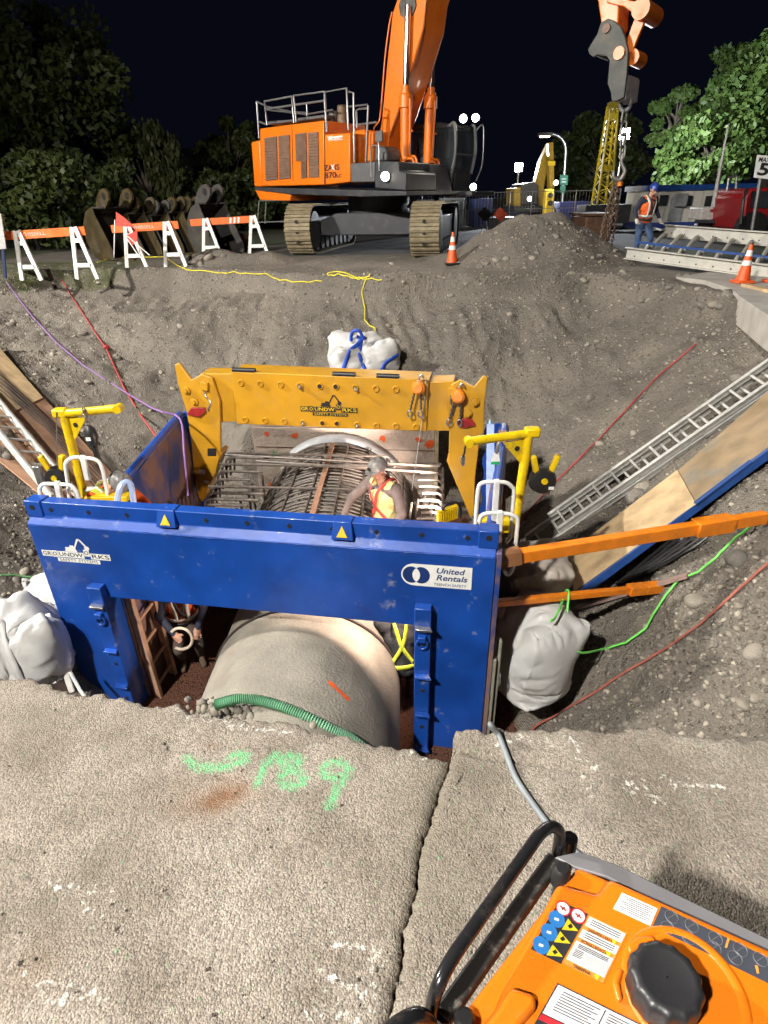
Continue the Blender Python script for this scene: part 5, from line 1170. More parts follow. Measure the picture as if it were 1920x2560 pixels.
# lever hoists on the arch
def hoist(u, v, label, tilt):
    c = AP(u, v, .16); t = thing('lever_hoist', label, 'hoist', c)
    MB().lathe([(.04, -.06), (.085, -.045), (.09, 0), (.085, .045), (.05, .06)], c, an, 20).build('body', ORN2, t)
    MB().lathe([(.06, .061), (.055, .07)], c, an, 16).build('cover_disc', mat('pale orange', (.85, .3, .06), .4), t)
    MB().tube(spline([c + UPZ * .1, c + UPZ * .16 + av * .03, c + UPZ * .12 + av * .07], 4), .014, 6).build('top_hook', STEEL, t)
    for k in range(2):
        q = c + av * (-.06 + .09 * k) - UPZ * .08
        MB().tube([q - UPZ * .028 * i + av * (.012 * (i % 2)) + av * (-.006 * i * (1 - k)) for i in range(9)], .014, 6).build('chain_fall', mat('dark chain', (.09, .085, .08), .5, .6), t)
        e = q - UPZ * .28 + av * (-.05 * (1 - k)); MB().tube([e + av * .03 * math.cos(a) + UPZ * .045 * math.sin(a) for a in np.linspace(0, 2 * PI, 11)[:-1]], .012, 6, True).build('snap_hook', STEEL, t)
hoist(1046, 968, 'orange lever hoist with two chains hooked over the arch beam', 0); hoist(1146, 990, 'orange lever hoist hanging beside the right leg of the arch', 0)
cb = AP(1066, 945, .12)
tag(MB().tube(spline([cb, AP(1060, 1010, .14), AP(1052, 1075, .14), at(1044, 1130, y=6.75), at(1035, 1190, y=6.55), at(1030, 1225, y=6.5)], 5), .006, 6).build('lifeline', mat('grey lifeline', (.3, .3, .3), .6)), 'thin grey lifeline running from the arch down to the kneeling worker', 'rope')
# ------- bags
WOVEN = mat('white woven plastic', (.52, .515, .51), .5, var=.1, scale=6, bump=.12, bscale=70, dirt=(.4, .36, .3), dscale=2.5, damount=.45)
WOVD = mat('dirty woven plastic', (.5, .44, .38), .75, var=.3, scale=4, bump=.2, bscale=120, dirt=(.33, .24, .17), dscale=2.5, damount=.7)
BLUES = mat('blue strap', (.02, .08, .5), .6)
from mathutils.bvhtree import BVHTree
def bag(name, foot, size, proto, m, label, rz=0.3, straps=(), smat=None, cat='bulk bag', sw=.035):
    foot = V(foot); t = thing(name, label, cat, foot)
    me = SACKS[proto].copy(); me.materials.clear()
    M = Matrix.Translation(foot) @ Matrix.Rotation(rz, 4, 'Z') @ Matrix.Diagonal((*size, 1)); me.transform(M)
    mkobj('sack', me, m, t)
    bv = BVHTree.FromPolygons([q.co for q in me.vertices], [tuple(p.vertices) for p in me.polygons])
    for path in straps:
        P = spline([V((math.cos(a), math.sin(a), z)) for a, z in path], 8); pts = []
        for q in P:
            c = foot + V((0, 0, min(q.z, .8) * size[2] * .9)); d = V((q.x, q.y, max(0, q.z - .6) * 2.2)).normalized()
            hit = bv.ray_cast(c + d * 3, -d)
            if hit[0] is not None: pts.append((hit[0] + hit[1] * .008, hit[1]))
        if len(pts) < 3: continue
        vs = []
        for i, (p, n_) in enumerate(pts):
            tn = (pts[min(i + 1, len(pts) - 1)][0] - pts[max(i - 1, 0)][0]).normalized(); sd = tn.cross(n_); sd = sd.normalized() * sw; vs += [p - sd, p + sd]
        o = MB().add(vs, [(2 * i, 2 * i + 1, 2 * i + 3, 2 * i + 2) for i in range(len(pts) - 1)]).build('strap', smat or m, t); so = o.modifiers.new('s', 'SOLIDIFY'); so.thickness = .008
    return t
p = at(1335, 1610, y=4.75); bag('bulk_bag', p - UPZ * .48, (.92, .9, 1.0), 1, WOVEN, 'white bulk bag wedged under the lower orange strut beside the box', .5)
p = at(1325, 1455, y=5.45); bag('bulk_bag', p - UPZ * .42, (.9, .85, .84), 0, WOVD, 'dirty brownish bulk bag between the two orange struts', .2)
p = at(38, 1590, y=4.75); bag('bulk_bag', p - UPZ * .48, (1.0, .9, .95), 3, WOVEN, 'crumpled white bulk bag left of the blue panel by the road edge', .4, straps=[[(-1.9, .2), (-1.8, .6), (-1.6, .95)], [(-1.1, .2), (-1.2, .6), (-1.5, .95)]])
p = at(75, 1500, y=5.7); bag('bulk_bag', p - UPZ * .3, (1.5, 1.0, .55), 2, WOVEN, 'flat white bag sheet on the left bank behind the crumpled bag', .1)
p = at(912, 905, y=12.2); p.z = H(p.x, p.y) - .05; bag('bulk_bag', p, (1.5, 1.0, .82), 3, WOVEN, 'white bag with blue straps on the backfill behind the arch', .15, smat=BLUES, sw=.04, straps=[[(-2.3, .1), (-2.2, .5), (-1.9, .85)], [(-1.5, .1), (-1.75, .5), (-1.9, .85)], [(-.9, .05), (-.7, .35), (-.3, .5)], [(-2.4, .9), (-1.8, 1.0), (-1.2, .95)]])
tag(MB().tube(spline([p + V((-.25, -.3, .68)), p + V((-.22, -.35, .86)), p + V((-.08, -.35, .88)), p + V((0, -.3, .7))], 5), .035, 6).build('lifting_loop_strap', BLUES), 'blue lifting loop on top of the strapped white bag', 'strap')
p = at(810, 925, y=11.5); p.z = H(p.x, p.y) - .05
bag('plastic_sheet', p, (1.7, .7, .3), 2, mat('translucent plastic', (.42, .44, .5), .2, var=.3, scale=5), 'crumpled clear plastic sheet lying behind the arch beam', .05, cat='plastic sheet')
# orange braces on the right
def strut(a, b, w, h, sleeves, label):
    t = thing('steel_brace', label, 'brace', a); d = (b - a)
    MB().bar(a, b, w, h).build('tube', ORN2, t, bevel=.006)
    for f in sleeves:
        c = a + d * f; MB().bar(c, c + d.normalized() * .2, w + .05, h + .03).build('sleeve', ORN2, t, bevel=.006)
    return t
s1 = strut(at(1246, 1398, y=4.35), at(1912, 1293, y=4.9), .09, .115, (.72, .79), 'long orange steel brace from the blue panel to the right photo edge')
MB().bar(at(1246, 1398, y=4.35), at(1300, 1388, y=4.37), .11, .135).build('end_sleeve', mat('brown primer', (.28, .12, .05), .6), s1)
strut(at(1238, 1508, y=4.6), at(1712, 1461, y=5.2), .06, .07, (.68, .77), 'short thin orange steel brace below the long one')
for k in range(6):
    P = [onter(1540 + 9 * k, 1462 - 3 * k, .05), onter(1600 + 12 * k, 1412, .06), onter(1690 + 14 * k, 1340 + 2 * k, .06), onter(1760 + 10 * k, 1290, .05)]
    tag(MB().tube(spline(P, 4), .016, 6).build('black_conduit', BLACK), ('first', 'second', 'third', 'fourth', 'fifth', 'sixth')[k] + ' black conduit from the left in the bundle below the blue panel edge', 'conduit', 'bundle of black conduits on the right bank')
tag(MB().bar(onter(1440, 1520, .06), onter(1720, 1440, .08), .09, .03).build('muddy_strap', mat('muddy strap', (.3, .2, .17), .85)), 'muddy webbing strap on the soil under the short brace', 'strap')
# ------- ropes and cords
def rope(pxs, r, m, label, lift=.02, cat='rope', n=6, extra=()):
    P = []
    for a, b in zip(pxs, list(pxs[1:]) + [None]):
        P.append(onter(*a, lift) if len(a) == 2 else at(a[0], a[1], y=a[2]))
        if b is not None and len(a) == 2 and len(b) == 2: P += [onter(a[0] + (b[0] - a[0]) * f, a[1] + (b[1] - a[1]) * f, lift) for f in (.25, .5, .75)]
    return tag(MB().tube(spline(P, 3), r, 7).build('rope' if cat == 'rope' else 'cable', m), label, cat)
RPUR = mat('purple rope', (.26, .13, .36), .7); RRED = mat('red rope', (.42, .04, .04), .7); RGRN = mat('green rope', (.18, .72, .12), .6); RYEL = mat('yellow cord', (.7, .6, .03), .6)
rope([(20, 712), (80, 790), (140, 855), (210, 915), (280, 960), (380, 1020, 8.2), (437, 1037, 7.9), (455, 1062, 7.35), (460, 1130, 7.1), (470, 1240, 6.8)], .013, RPUR, 'purple rope running down the left bank over the box wall', .04)
rope([(152, 695), (178, 740), (205, 780), (240, 835), (265, 870), (290, 925), (310, 970), (350, 1035), (398, 1102, 7.4)], .014, RRED, 'red rope running straight down the left bank to the box wall', .04)
tag(MB().blob(onter(265, 868, .05), (.07, .06, .05), 3, .3).build('rope_knot', RRED), 'knot of red rope on the left bank', 'rope knot')
rope([(1925, 1405), (1850, 1470), (1750, 1560), (1660, 1625), (1560, 1685), (1480, 1735), (1400, 1782), (1345, 1812), (1300, 1850)], .013, mat('faded red rope', (.36, .11, .08), .75), 'faded red rope along the lower right bank to the road edge', .05)
rope([(1740, 860), (1640, 945), (1560, 1030), (1500, 1095), (1430, 1165), (1370, 1225), (1320, 1280), (1300, 1310)], .012, RRED, 'dark red rope on the right bank above the long ladder', .05)
def c8(x, y): return 1280 + x / 2.458, 900 + y / 2.458
rope([c8(*p) for p in ((1620, 935), (1570, 970), (1460, 1030), (1370, 1100), (1300, 1165), (1240, 1230), (1150, 1300), (1020, 1360), (950, 1440), (870, 1560), (820, 1650), (700, 1740), (560, 1780))] + [(*c8(430, 1800), 4.45), (*c8(370, 1750), 4.5), (*c8(342, 1640), 4.6), (*c8(340, 1540), 4.7), (*c8(350, 1430), 4.8), (*c8(335, 1415), 4.85), (*c8(322, 1450), 4.85), (*c8(295, 1520), 4.6), (*c8(260, 1590), 4.45), (*c8(235, 1603), 4.4)], .012, RGRN, 'bright green rope winding from the right photo edge to the white bag', .07)
rope([(0, 1438), (50, 1440), (95, 1448), (120, 1470)], .01, mat('pale green rope', (.2, .5, .2), .7), 'pale green rope on the left bank above the white bags', .03)
rope([(243, 656), (278, 646), (316, 643), (359, 643), (413, 642), (444, 664), (467, 675), (540, 683), (600, 684), (665, 687), (700, 703), (740, 708), (805, 707)], .014, RYEL, 'yellow cord lying along the far rim of the pit', .05, 'cord')
rope([(955, 700), (905, 700), (880, 690), (840, 679), (818, 685), (822, 690), (850, 688), (890, 700), (918, 697), (925, 690), (912, 705), (905, 735), (912, 770), (912, 800), (925, 815), (938, 820), (938, 850)], .014, RYEL, 'looped yellow cord running down to the white bag on the backfill', .05, 'cord')
# grey cable over the road edge
GCAB = mat('grey cable', (.22, .24, .26), .5, var=.3)
P = [V((.47, 1.62, -.9)), V((.44, 1.56, -.3)), at(1232, 1822, z=.02), at(1226, 1812, z=.075), at(1245, 1835, z=.03), at(1262, 1875, z=.02), at(1290, 1945, z=.02), at(1340, 2020, z=.02), at(1398, 2095, z=.02), at(1450, 2140, z=.02), at(1520, 2190, z=.02)]
tag(MB().tube(spline(P, 8), .0095, 10).build('power_cable', GCAB), 'grey power cable running from the generator over the road edge', 'cable')
# white scaffold tube leaning at the left end of the panel
wt = thing('guard_post', 'scuffed white tubular post leaning against the left end of the blue panel', 'post', at(215, 1740, y=4.6))
MB().bar(at(118, 1535, y=4.85), at(180, 1730, y=4.6), .06, .05).build('rail', WHITEP, wt, bevel=.01); MB().tube([at(175, 1680, y=4.6), at(200, 1725, y=4.5), at(225, 1760, y=4.4)], .018, 8).build('foot_tube', WHITEP, wt)
MB().tube([at(130, 1580, y=4.75), at(128, 1592, y=4.72), at(134, 1605, y=4.7)], .02, 8).build('clip', STEEL, wt)
board([(-20, 1490), (45, 1508), (45, 1520), (0, 1545), (-30, 1540)], 'painted_board', mat('muddy board', (.16, .12, .07), .85, var=.4), 'muddy board lying on the left bank above the white bags', lift=.1, cat='board')
# lit yellow work light on the right of the cage
wl_ = thing('work_light', 'yellow framed work light lit beside the cage at the right wall', 'work light', at(1122, 1300, y=6.7))
cl = at(1122, 1288, y=6.7); dr = V((-.52, .85, .0)).normalized(); rx = V((.85, .52, 0)).normalized()
MB().prism([cl + rx * a + UPZ * b for a, b in ((-.16, -.1), (.16, -.1), (.16, .1), (-.16, .1))], dr * .06).build('housing', YEL2, wl_, bevel=.01)
for i in range(8): MB().bar(cl + rx * (-.13 + .037 * i) - UPZ * .08 - dr * .01, cl + rx * (-.13 + .037 * i) + UPZ * .08 - dr * .01, .012, .02).build('cooling_fin', YEL2, wl_)
MB().prism([cl + dr * .062 + rx * a + UPZ * b for a, b in ((-.14, -.085), (.14, -.085), (.14, .085), (-.14, .085))], dr * .004).build('led_face', mat('lit led face', (1, .86, .8), .5, emit=7, var=0), wl_)
MB().tube(spline([cl + rx * -.1 + UPZ * .1, cl + rx * -.05 + UPZ * .17, cl + rx * .12 + UPZ * .15, cl + rx * .2 + UPZ * .02, cl + rx * .19 - UPZ * .1], 5), .018, 8).build('handle', BLACK, wl_)
spot('work_light_beam', cl + dr * .1, V((-.85, 9.3, -1.7)), 1700, 68, .7, (1.0, .80, .68), .12, wl_); point('work_light_fill', cl + V((-.35, -.05, -.25)), 9, (1.0, .70, .55), .15, wl_)  # second lamp is an added point fill that brightens the box interior

# second work light hung behind the right leg of the blue panel, lighting the trench floor and left wall
w2_ = thing('work_light', 'lit work light hung behind the right leg of the blue panel', 'work light', (.62, 4.68, -1.6)); c2_ = V((.45, 4.74, -1.38)); d2_ = V((-.9, .40, -.5)).normalized(); r2_ = d2_.cross(UPZ).normalized(); u2_ = r2_.cross(d2_)
MB().prism([c2_ + r2_ * a + u2_ * b for a, b in ((-.14, -.1), (.14, -.1), (.14, .1), (-.14, .1))], d2_ * .05).build('housing', YEL2, w2_, bevel=.01)
MB().prism([c2_ + d2_ * .052 + r2_ * a + u2_ * b for a, b in ((-.12, -.085), (.12, -.085), (.12, .085), (-.12, .085))], d2_ * .004).build('led_face', MATS['lit led face'], w2_)
MB().tube([c2_ + u2_ * .1, c2_ + u2_ * .2, c2_ + u2_ * .3], .012, 6).build('hook', STEEL, w2_)
spot('work_light_beam', c2_ + d2_ * .08, c2_ + d2_ * 3, 420, 155, .7, (1.0, .76, .62), .1, w2_)
# ------------------------------------------------------------------ beyond the rim
# --- barricades
BARO = mat('barricade orange', (.75, .13, .01), .5, var=.25, scale=5, dirt=(.4, .2, .1), dscale=4, damount=.4)
def barricade(p0, p1, legs, y, label, txt=None, foot=None):
    a, b = at(*p0, y=y), at(*p1, y=y); d = (b - a).normalized(); bk = V((-d.y, d.x, 0))
    t = thing('barricade', label, 'barricade', V((a.x, a.y, 0)), 0, 'A-frame barricades along the far left rim')
    pl = MB().bar(a, b, .05, .2).build('plank', BARO, t, bevel=.004)
    MB().bar(a - d * .0 + UPZ * 0 - bk * .0275, b - bk * .0275, .003, .14).build('reflective_strip', mat('faded orange sheet', (.7, .2, .06), .4, var=.3), pl) if False else None
    if txt:
        text(txt, 'lettering', mat('pink lettering', (.75, .45, .4), .5), pl, a.lerp(b, .46) - bk * .028, d, UPZ, .09, .003, width=.7)
    for u in (.60, .66, .72) if not txt else ():
        MB().prism([a.lerp(b, u) - bk * .027 + d * x + UPZ * z for x, z in ((-.03, -.08), (.03, -.08), (.06, .08), (0, .08))], -bk * .003).build('white_stripe', DECALW, pl)
    for f in legs:
        top = a.lerp(b, f) + UPZ * .1; zt_ = top.z; g_ = H(top.x, top.y) if top.y < 20.5 else 0
        g_ = max(min(g_, .3), -.1)
        # an A-frame seen from the front: one upright and one raking leg, with cross bars
        P0 = V((top.x, top.y, g_)) - d * .28 + bk * .05; P1 = V((top.x, top.y, g_)) + d * .42 - bk * .3
        lg = MB().bar(P0, top - d * .05 - bk * .04, .1, .06, up=bk).build('leg', WHITEP, t, bevel=.004); MB().bar(P1, top + d * .04 - bk * .05, .1, .06, up=bk).build('leg', WHITEP, t, bevel=.004)
        for q in (.28, .75): MB().bar(P0.lerp(top, q) - bk * .06, P1.lerp(top, q) - bk * .06, .04, .1).build('brace', WHITEP, t, bevel=.003)
barricade((-30, 592), (213, 577), (.32, .9), 16.6, 'nearest white-legged barricade with plain lettered orange plank at the left photo edge', 'WHISSELL')
barricade((279, 573), (446, 562), (.25, .84), 18.3, 'white-legged barricade with worn orange plank in front of the yellow buckets', 'WHISSELL')
barricade((476, 557), (642, 547), (.24, .95), 21.0, 'white-legged barricade with white-striped orange plank beside the excavator track')
sp = thing('sign_board', 'grey sign board cut off by the left photo edge', 'sign', V((-10, 16.5, 0)))
MB().prism([at(u, v, y=16.2) for u, v in ((-40, 520), (2, 535), (15, 622), (-40, 626))], (0, .04, 0)).build('panel', mat('grey sign face', (.4, .38, .38), .5), sp); MB().bar(at(8, 625, y=16.2), V((at(12, 690, y=16.2).x, 16.2, 0)), .06, .06).build('post', mat('navy post', (.02, .03, .1), .5), sp)
# --- excavator buckets stored in a row
BKY = mat('worn bucket yellow', (.07, .048, .014), .7, .2, var=.5, scale=2.5, bump=.2, bscale=14, dirt=(.1, .08, .06), dscale=2, damount=.8)
BKG = mat('worn bucket grey', (.068, .063, .056), .7, .2, var=.4, scale=2.5, bump=.2, bscale=14, dirt=(.1, .08, .06), dscale=2, damount=.7)
BKI = mat('bucket inside', (.05, .042, .036), .75, .2, var=.4, scale=3)
def bucket(x, y, k, w, m, label):
    t = thing('digger_bucket', label, 'excavator bucket', (x, y, 0), 0, 'digger buckets stored in a row'); 
    # profile in (right, up): open mouth facing right and up, lip on the ground
    back = [(1.15, .02), (.55, .0), (.12, .12), (-.12, .5), (-.1, .95), (.18, 1.32), (.55, 1.45)]
    side = back + [(.62, 1.2), (.85, .8), (1.12, .3)]
    f = V((.82, -.57, 0)); l = V((-.57, -.82, 0))
    def P(a, b, q): return V((x, y, 0)) + f * a * k + l * q + UPZ * b * k
    for s in (-w / 2, w / 2 - .05): MB().prism([P(a, b, s) for a, b in side], l * .05).build('side_plate', m, t, bevel=.01)
    sm = spline([V((a, b, 0)) for a, b in back], 5); vs = []
    for p in sm: vs += [P(p.x, p.y, -w / 2 + .02), P(p.x, p.y, w / 2 - .02)]
    o = MB().add(vs, [(2 * i, 2 * i + 1, 2 * i + 3, 2 * i + 2) for i in range(len(sm) - 1)]).build('shell', BKI, t); so = o.modifiers.new('s', 'SOLIDIFY'); so.thickness = .05
    for s in (-w * .22, w * .22):   # curled mounting ears
        ear = [(.1, 1.25), (.55, 1.38), (.72, 1.5), (.86, 1.62), (.88, 1.8), (.74, 1.92), (.54, 1.9), (.34, 1.76), (.16, 1.52)]
        e = MB().prism([P(a, b, s) for a, b in ear], l * .09).build('mounting_ear', m, t, bevel=.01)
        c = P(.66, 1.72, s + .092); MB().cyl(c, c + l * .004, .1 * k, 14).build('ear_hole', DKHOLE, e)
        c = P(.8, 1.55, s); 
    for i in range(5):
        q = -w / 2 + w * (i + .5) / 5; MB().bar(P(1.12, .03, q), P(1.4, .0, q), .1, .07).build('tooth', m, t)
bk = [(292, 628, 22.0, 1.08, 1.9, BKY, 'largest digger bucket at the left end of the row, behind the red flag sign'), (356, 624, 22.8, .95, 1.4, BKY, 'second digger bucket from the left, between red sign and barricade leg'), (398, 622, 23.2, .9, 1.0, BKG, 'third digger bucket from the left in the row'), (436, 620, 23.5, .95, .9, BKY, 'fourth digger bucket from the left with yellow ear'), (472, 617, 23.8, .95, .9, BKY, 'fifth digger bucket from the left, behind the striped barricade end'), (517, 622, 22.6, 1.12, 1.2, BKG, 'pale grey digger bucket at the right end of the row')]
for u, v, y, k, w, m_, lab in bk: q = at(u, v, y=y); bucket(q.x, y, k, w, m_, lab)
tag(MB().blob(at(585, 610, y=23.5), (.9, .6, .3), 4, .2, 3).build('steel_scrap', BKY), 'low pile of rusty steel plate beside the grey bucket', 'scrap')
# folded red sign on white tripod
fs = thing('flag_sign', 'red fabric warning sign on a thin white tripod before the buckets', 'sign', at(300, 640, y=17.6))
RSG = mat('red sign fabric', (.75, .05, .03), .55, var=.2)
MB().prism([at(u, v, y=17.55) for u, v in ((290, 530), (312, 545), (330, 562), (333, 568), (290, 565))], (0, .02, 0)).build('upper_fabric', RSG, fs); MB().prism([at(u, v, y=17.6) for u, v in ((315, 588), (343, 576), (343, 602), (330, 615))], (0, .02, 0)).build('lower_fabric', RSG, fs)
for a, b in (((287, 550), (285, 644)), ((313, 590), (347, 640)), ((316, 588), (374, 638)), ((312, 588), (316, 645))): MB().tube([at(*a, y=17.6), at(*b, y=17.5)], .014, 6).build('tripod_leg', WHITEP, fs)
# --- cones
CONO = mat('cone orange', (.82, .11, .02), .45, var=.15); CONW = mat('cone band', (.8, .78, .75), .35, var=.08)
def cone(u, v, h, label, z=None, tilt=0):
    p = onter(u, v) if z is None else at(u, v, z=z)
    t = thing('traffic_cone', label, 'traffic cone', p, 0, 'orange traffic cones'); r0 = h * .2
    MB().box(p + UPZ * .025, (h * .52, h * .52, .05)).build('base', BLACK if z is None else CONO, t, bevel=.015)
    def seg(a, b, m, n): MB().lathe([(r0 * (1 - a) + .03 * a, .05 + a * h), (r0 * (1 - b) + .03 * b, .05 + b * h)], p, (0, 0, 1), 24).build(n, m, t)
    for a, b, m, n in ((0, .42, CONO, 'cone_body'), (.42, .56, CONW, 'reflective_band'), (.56, .68, CONO, 'cone_body'), (.68, .84, CONW, 'reflective_band'), (.84, 1.0, CONO, 'cone_tip')): seg(a, b, m, n)
cone(1130, 661, .72, 'orange traffic cone standing at the far rim before the right track')
cone(1855, 707, .62, 'tall orange traffic cone on the concrete slab at right', .06)
cone(1935, 706, .6, 'traffic cone half cut off by the right photo edge', .06)
# --- pavement slab on the right rim
PAV = mat('pale pavement', (.42, .39, .35), .9, var=.25, scale=3, bump=.3, bscale=30)
top = [at(u, v, z=.055) for u, v in ((1690, 692), (1760, 700), (1828, 722), (1850, 742), (1925, 792), (1990, 830), (2120, 800), (2120, 660), (1900, 660))]
tag(MB().prism(top, (0, 0, -.42)).build('pavement_slab', PAV, bevel=.01), kind='structure')
tag(MB().bar(at(1862, 712, z=.08), at(2000, 745, z=.08), .14, .05).build('timber_plank', PLY), 'timber plank lying on the pavement slab at right', 'plank')
# --- white bridge frame with company lettering
GW = mat('scuffed white steel', (.55, .53, .48), .5, .1, var=.3, scale=3, dirt=(.3, .26, .2), dscale=3, damount=.6)
br = thing('bridge_frame', 'white steel walkway frame lettered on both side beams beside the worker', 'steel frame', at(1600, 640, z=.05))
f0, f1 = at(1568, 632, y=15.6), at(2000, 688, y=12.2); b0, b1 = at(1662, 576, y=17.0), at(2050, 607, y=13.8)
fb_ = MB().bar(f0, f1, .05, .24).build('side_beam', GW, br, bevel=.006); bb_ = MB().bar(b0, b1, .05, .27).build('side_beam', GW, br, bevel=.006)
for o_, (a, b), hh in ((fb_, (f0, f1), .24), (bb_, (b0, b1), .27)):
    d = (b - a).normalized(); bkv = V((-d.y, d.x, 0)); bkv = -bkv if bkv.y > 0 else bkv
    for s in (-1, 1): MB().bar(a + UPZ * s * hh / 2 + bkv * .05, b + UPZ * s * hh / 2 + bkv * .05, .12, .025).build('flange', GW, o_)
    for i in range(9): c = a.lerp(b, .06 + i * .1) - UPZ * .05 + bkv * .026; MB().cyl(c, c + bkv * .003, .018, 8).build('bolt_hole', DKHOLE, o_)
d = (f1 - f0).normalized(); text("GRAHAM", 'lettering', INK, fb_, at(1706, 652, y=14.45) + V((-.03, -.04, .0)), d, UPZ, .11, .004, bold=.02, width=.75)
d = (b1 - b0).normalized(); text("GRAHAM", 'lettering', INK, bb_, at(1778, 585, y=16.0) + V((-.03, -.04, 0)), -d, -UPZ, .12, .004, bold=.02, width=.8)
for i in range(8):
    a, b = f0.lerp(f1, .12 + .11 * i), b0.lerp(b1, .02 + .12 * i); MB().tube(spline([a + UPZ * .1, a.lerp(b, .12) + UPZ * .12, a.lerp(b, .25), a.lerp(b, .8), b - UPZ * .1], 4), .045, 8).build('cross_member', GW, br)
MB().bar(f0.lerp(b0, .35) + V((-.1, 0, .06)), f1.lerp(b1, .35) + UPZ * .02, .06, .05).build('blue_rail', FORMB, br)
MB().tube(spline([b0 + V((-.5, .1, -.1)), b0 + V((-.3, .1, .05)), b0 + V((-.1, 0, .0))], 5), .03, 8).build('lifting_loop', STEEL, br)
# --- light towers standing beyond the excavator
TOW = mat('tower lamp lit', (.9, .95, 1.0), .5, emit=260, var=0)
def light_tower(u, v, y, watts, label, aim, col=(.85, .92, 1), heads=2, trailer=True, hs=.2, ang=150):
    p = at(u, v, y=y); t = thing('light_tower', label, 'light tower', V((p.x, p.y, 0)))
    MB().cyl(V((p.x, p.y, .6)), V((p.x, p.y, p.z)), .05, 10).build('mast', STEEL, t)
    MB().box((p.x, p.y, .55), (1.2, 1.8, .8)).build('trailer_body', mat('tower trailer', (.4, .4, .38), .5), t, bevel=.05)
    for s in (-1, 1): MB().cyl((p.x + s * .6, p.y, .3), (p.x + s * .75, p.y, .3), .3, 16).build('wheel', BLACK, t)
    d = (V(aim) - p).normalized(); sd = d.cross(UPZ).normalized()
    for i in range(heads):
        for j in range(2):
            c = p + sd * (i - (heads - 1) / 2) * hs * 1.3 + UPZ * (j - .5) * hs * 1.3; up_ = sd.cross(d)
            h = MB().prism([c + sd * a * hs * .55 + up_ * b * hs * .55 - d * .12 for a, b in ((-1, -1), (1, -1), (1, 1), (-1, 1))], d * .1).build('lamp_head', BLACK, t)
            MB().prism([c + sd * a * hs * .48 + up_ * b * hs * .48 - d * .015 for a, b in ((-1, -1), (1, -1), (1, 1), (-1, 1))], d * .01).build('lamp_glass', TOW, h)
    spot('tower_beam', p + d * .15, p + d * 6, watts, ang, .7, col, .3, t)
    return t
light_tower(1297, 418, 42, 5000, 'bright light tower left of the street lamp beyond the excavator', (3, 8, 0))
light_tower(1562, 335, 34, 2200, 'bright light tower behind the lifting chain', (9, 14, 0), ang=165); spot('tower_side_beam', at(1562, 335, y=34) + V((.6, 0, 0)), (21, 43, 4), 9500, 105, .6, (.9, .97, 1), .3)
# --- street lamp with green route signs
sl_ = thing('street_lamp', 'curved street lamp post with green route signs', 'street lamp', at(1405, 520, y=46))
base = at(1405, 520, y=46)
MB().tube(spline([V((base.x, 46, 0)), at(1408, 470, y=46), at(1413, 400, y=46), at(1413, 365, y=46), at(1402, 345, y=46), at(1385, 336, y=46), at(1366, 335, y=46)], 6), .11, 10).build('post', STEEL, sl_)
MB().box(at(1362, 336, y=46), (.9, .35, .18)).build('lamp_head', MIDG, sl_); MB().box(at(1362, 339, y=46) - UPZ * .06, (.6, .28, .06)).build('lamp_glass', mat('sodium lamp', (1, .75, .45), .5, emit=40, var=0), sl_)
GSN = mat('road sign green', (.01, .22, .13), .45)
for pl in ([(1400, 437), (1420, 438), (1419, 463), (1399, 462)], [(1401, 464), (1414, 465), (1413, 482), (1400, 481)]): MB().prism([at(u, v, y=45.8) for u, v in pl], (0, .04, 0)).build('route_sign', GSN, sl_)
for v in (446, 453): MB().prism([at(u, vv, y=45.75) for u, vv in ((1404, v), (1415, v), (1415, v + 3), (1404, v + 3))], (0, .01, 0)).build('sign_lettering', DECALW, sl_)
# --- lattice boom of a crane
CRY = mat('crane yellow', (.55, .42, .02), .5, var=.2)
cr_ = thing('crane_boom', 'yellow lattice crane boom rising behind the lifting chain', 'crane', at(1510, 530, y=31))
A4 = [at(1491, 525, y=31), at(1527, 527, y=31)]; B4 = [at(1528, 262, y=31), at(1546, 262, y=31)]
ch4 = []
for (a, b) in zip(A4, B4):
    for dy in (0, 1): ch4.append((a + V((0, dy * .85, 0)), b + V((0, dy * .45, 0))))
for a, b in ch4: MB().tube([a, b], .055, 6).build('chord', CRY, cr_)
n = 13
for i in range(n):
    for (p, q) in ((0, 2), (1, 3), (0, 1), (2, 3)):
        a0, b0_ = ch4[p][0].lerp(ch4[p][1], i / n), ch4[q][0].lerp(ch4[q][1], (i + 1) / n)
        if i % 2: a0, b0_ = ch4[p][0].lerp(ch4[p][1], (i + 1) / n), ch4[q][0].lerp(ch4[q][1], i / n)
        MB().tube([a0, b0_], .03, 5).build('lacing', CRY, cr_)
for f in (.42, .9, 1.0):
    ps = [c[0].lerp(c[1], f) for c in ch4]; MB().bar((ps[0] + ps[1]) / 2, (ps[2] + ps[3]) / 2, .6, .25).build('joint_plate', CRY, cr_)
MB().box(at(1508, 535, y=31.4), (2.2, 1.4, .8)).build('crane_base', DKG, cr_)
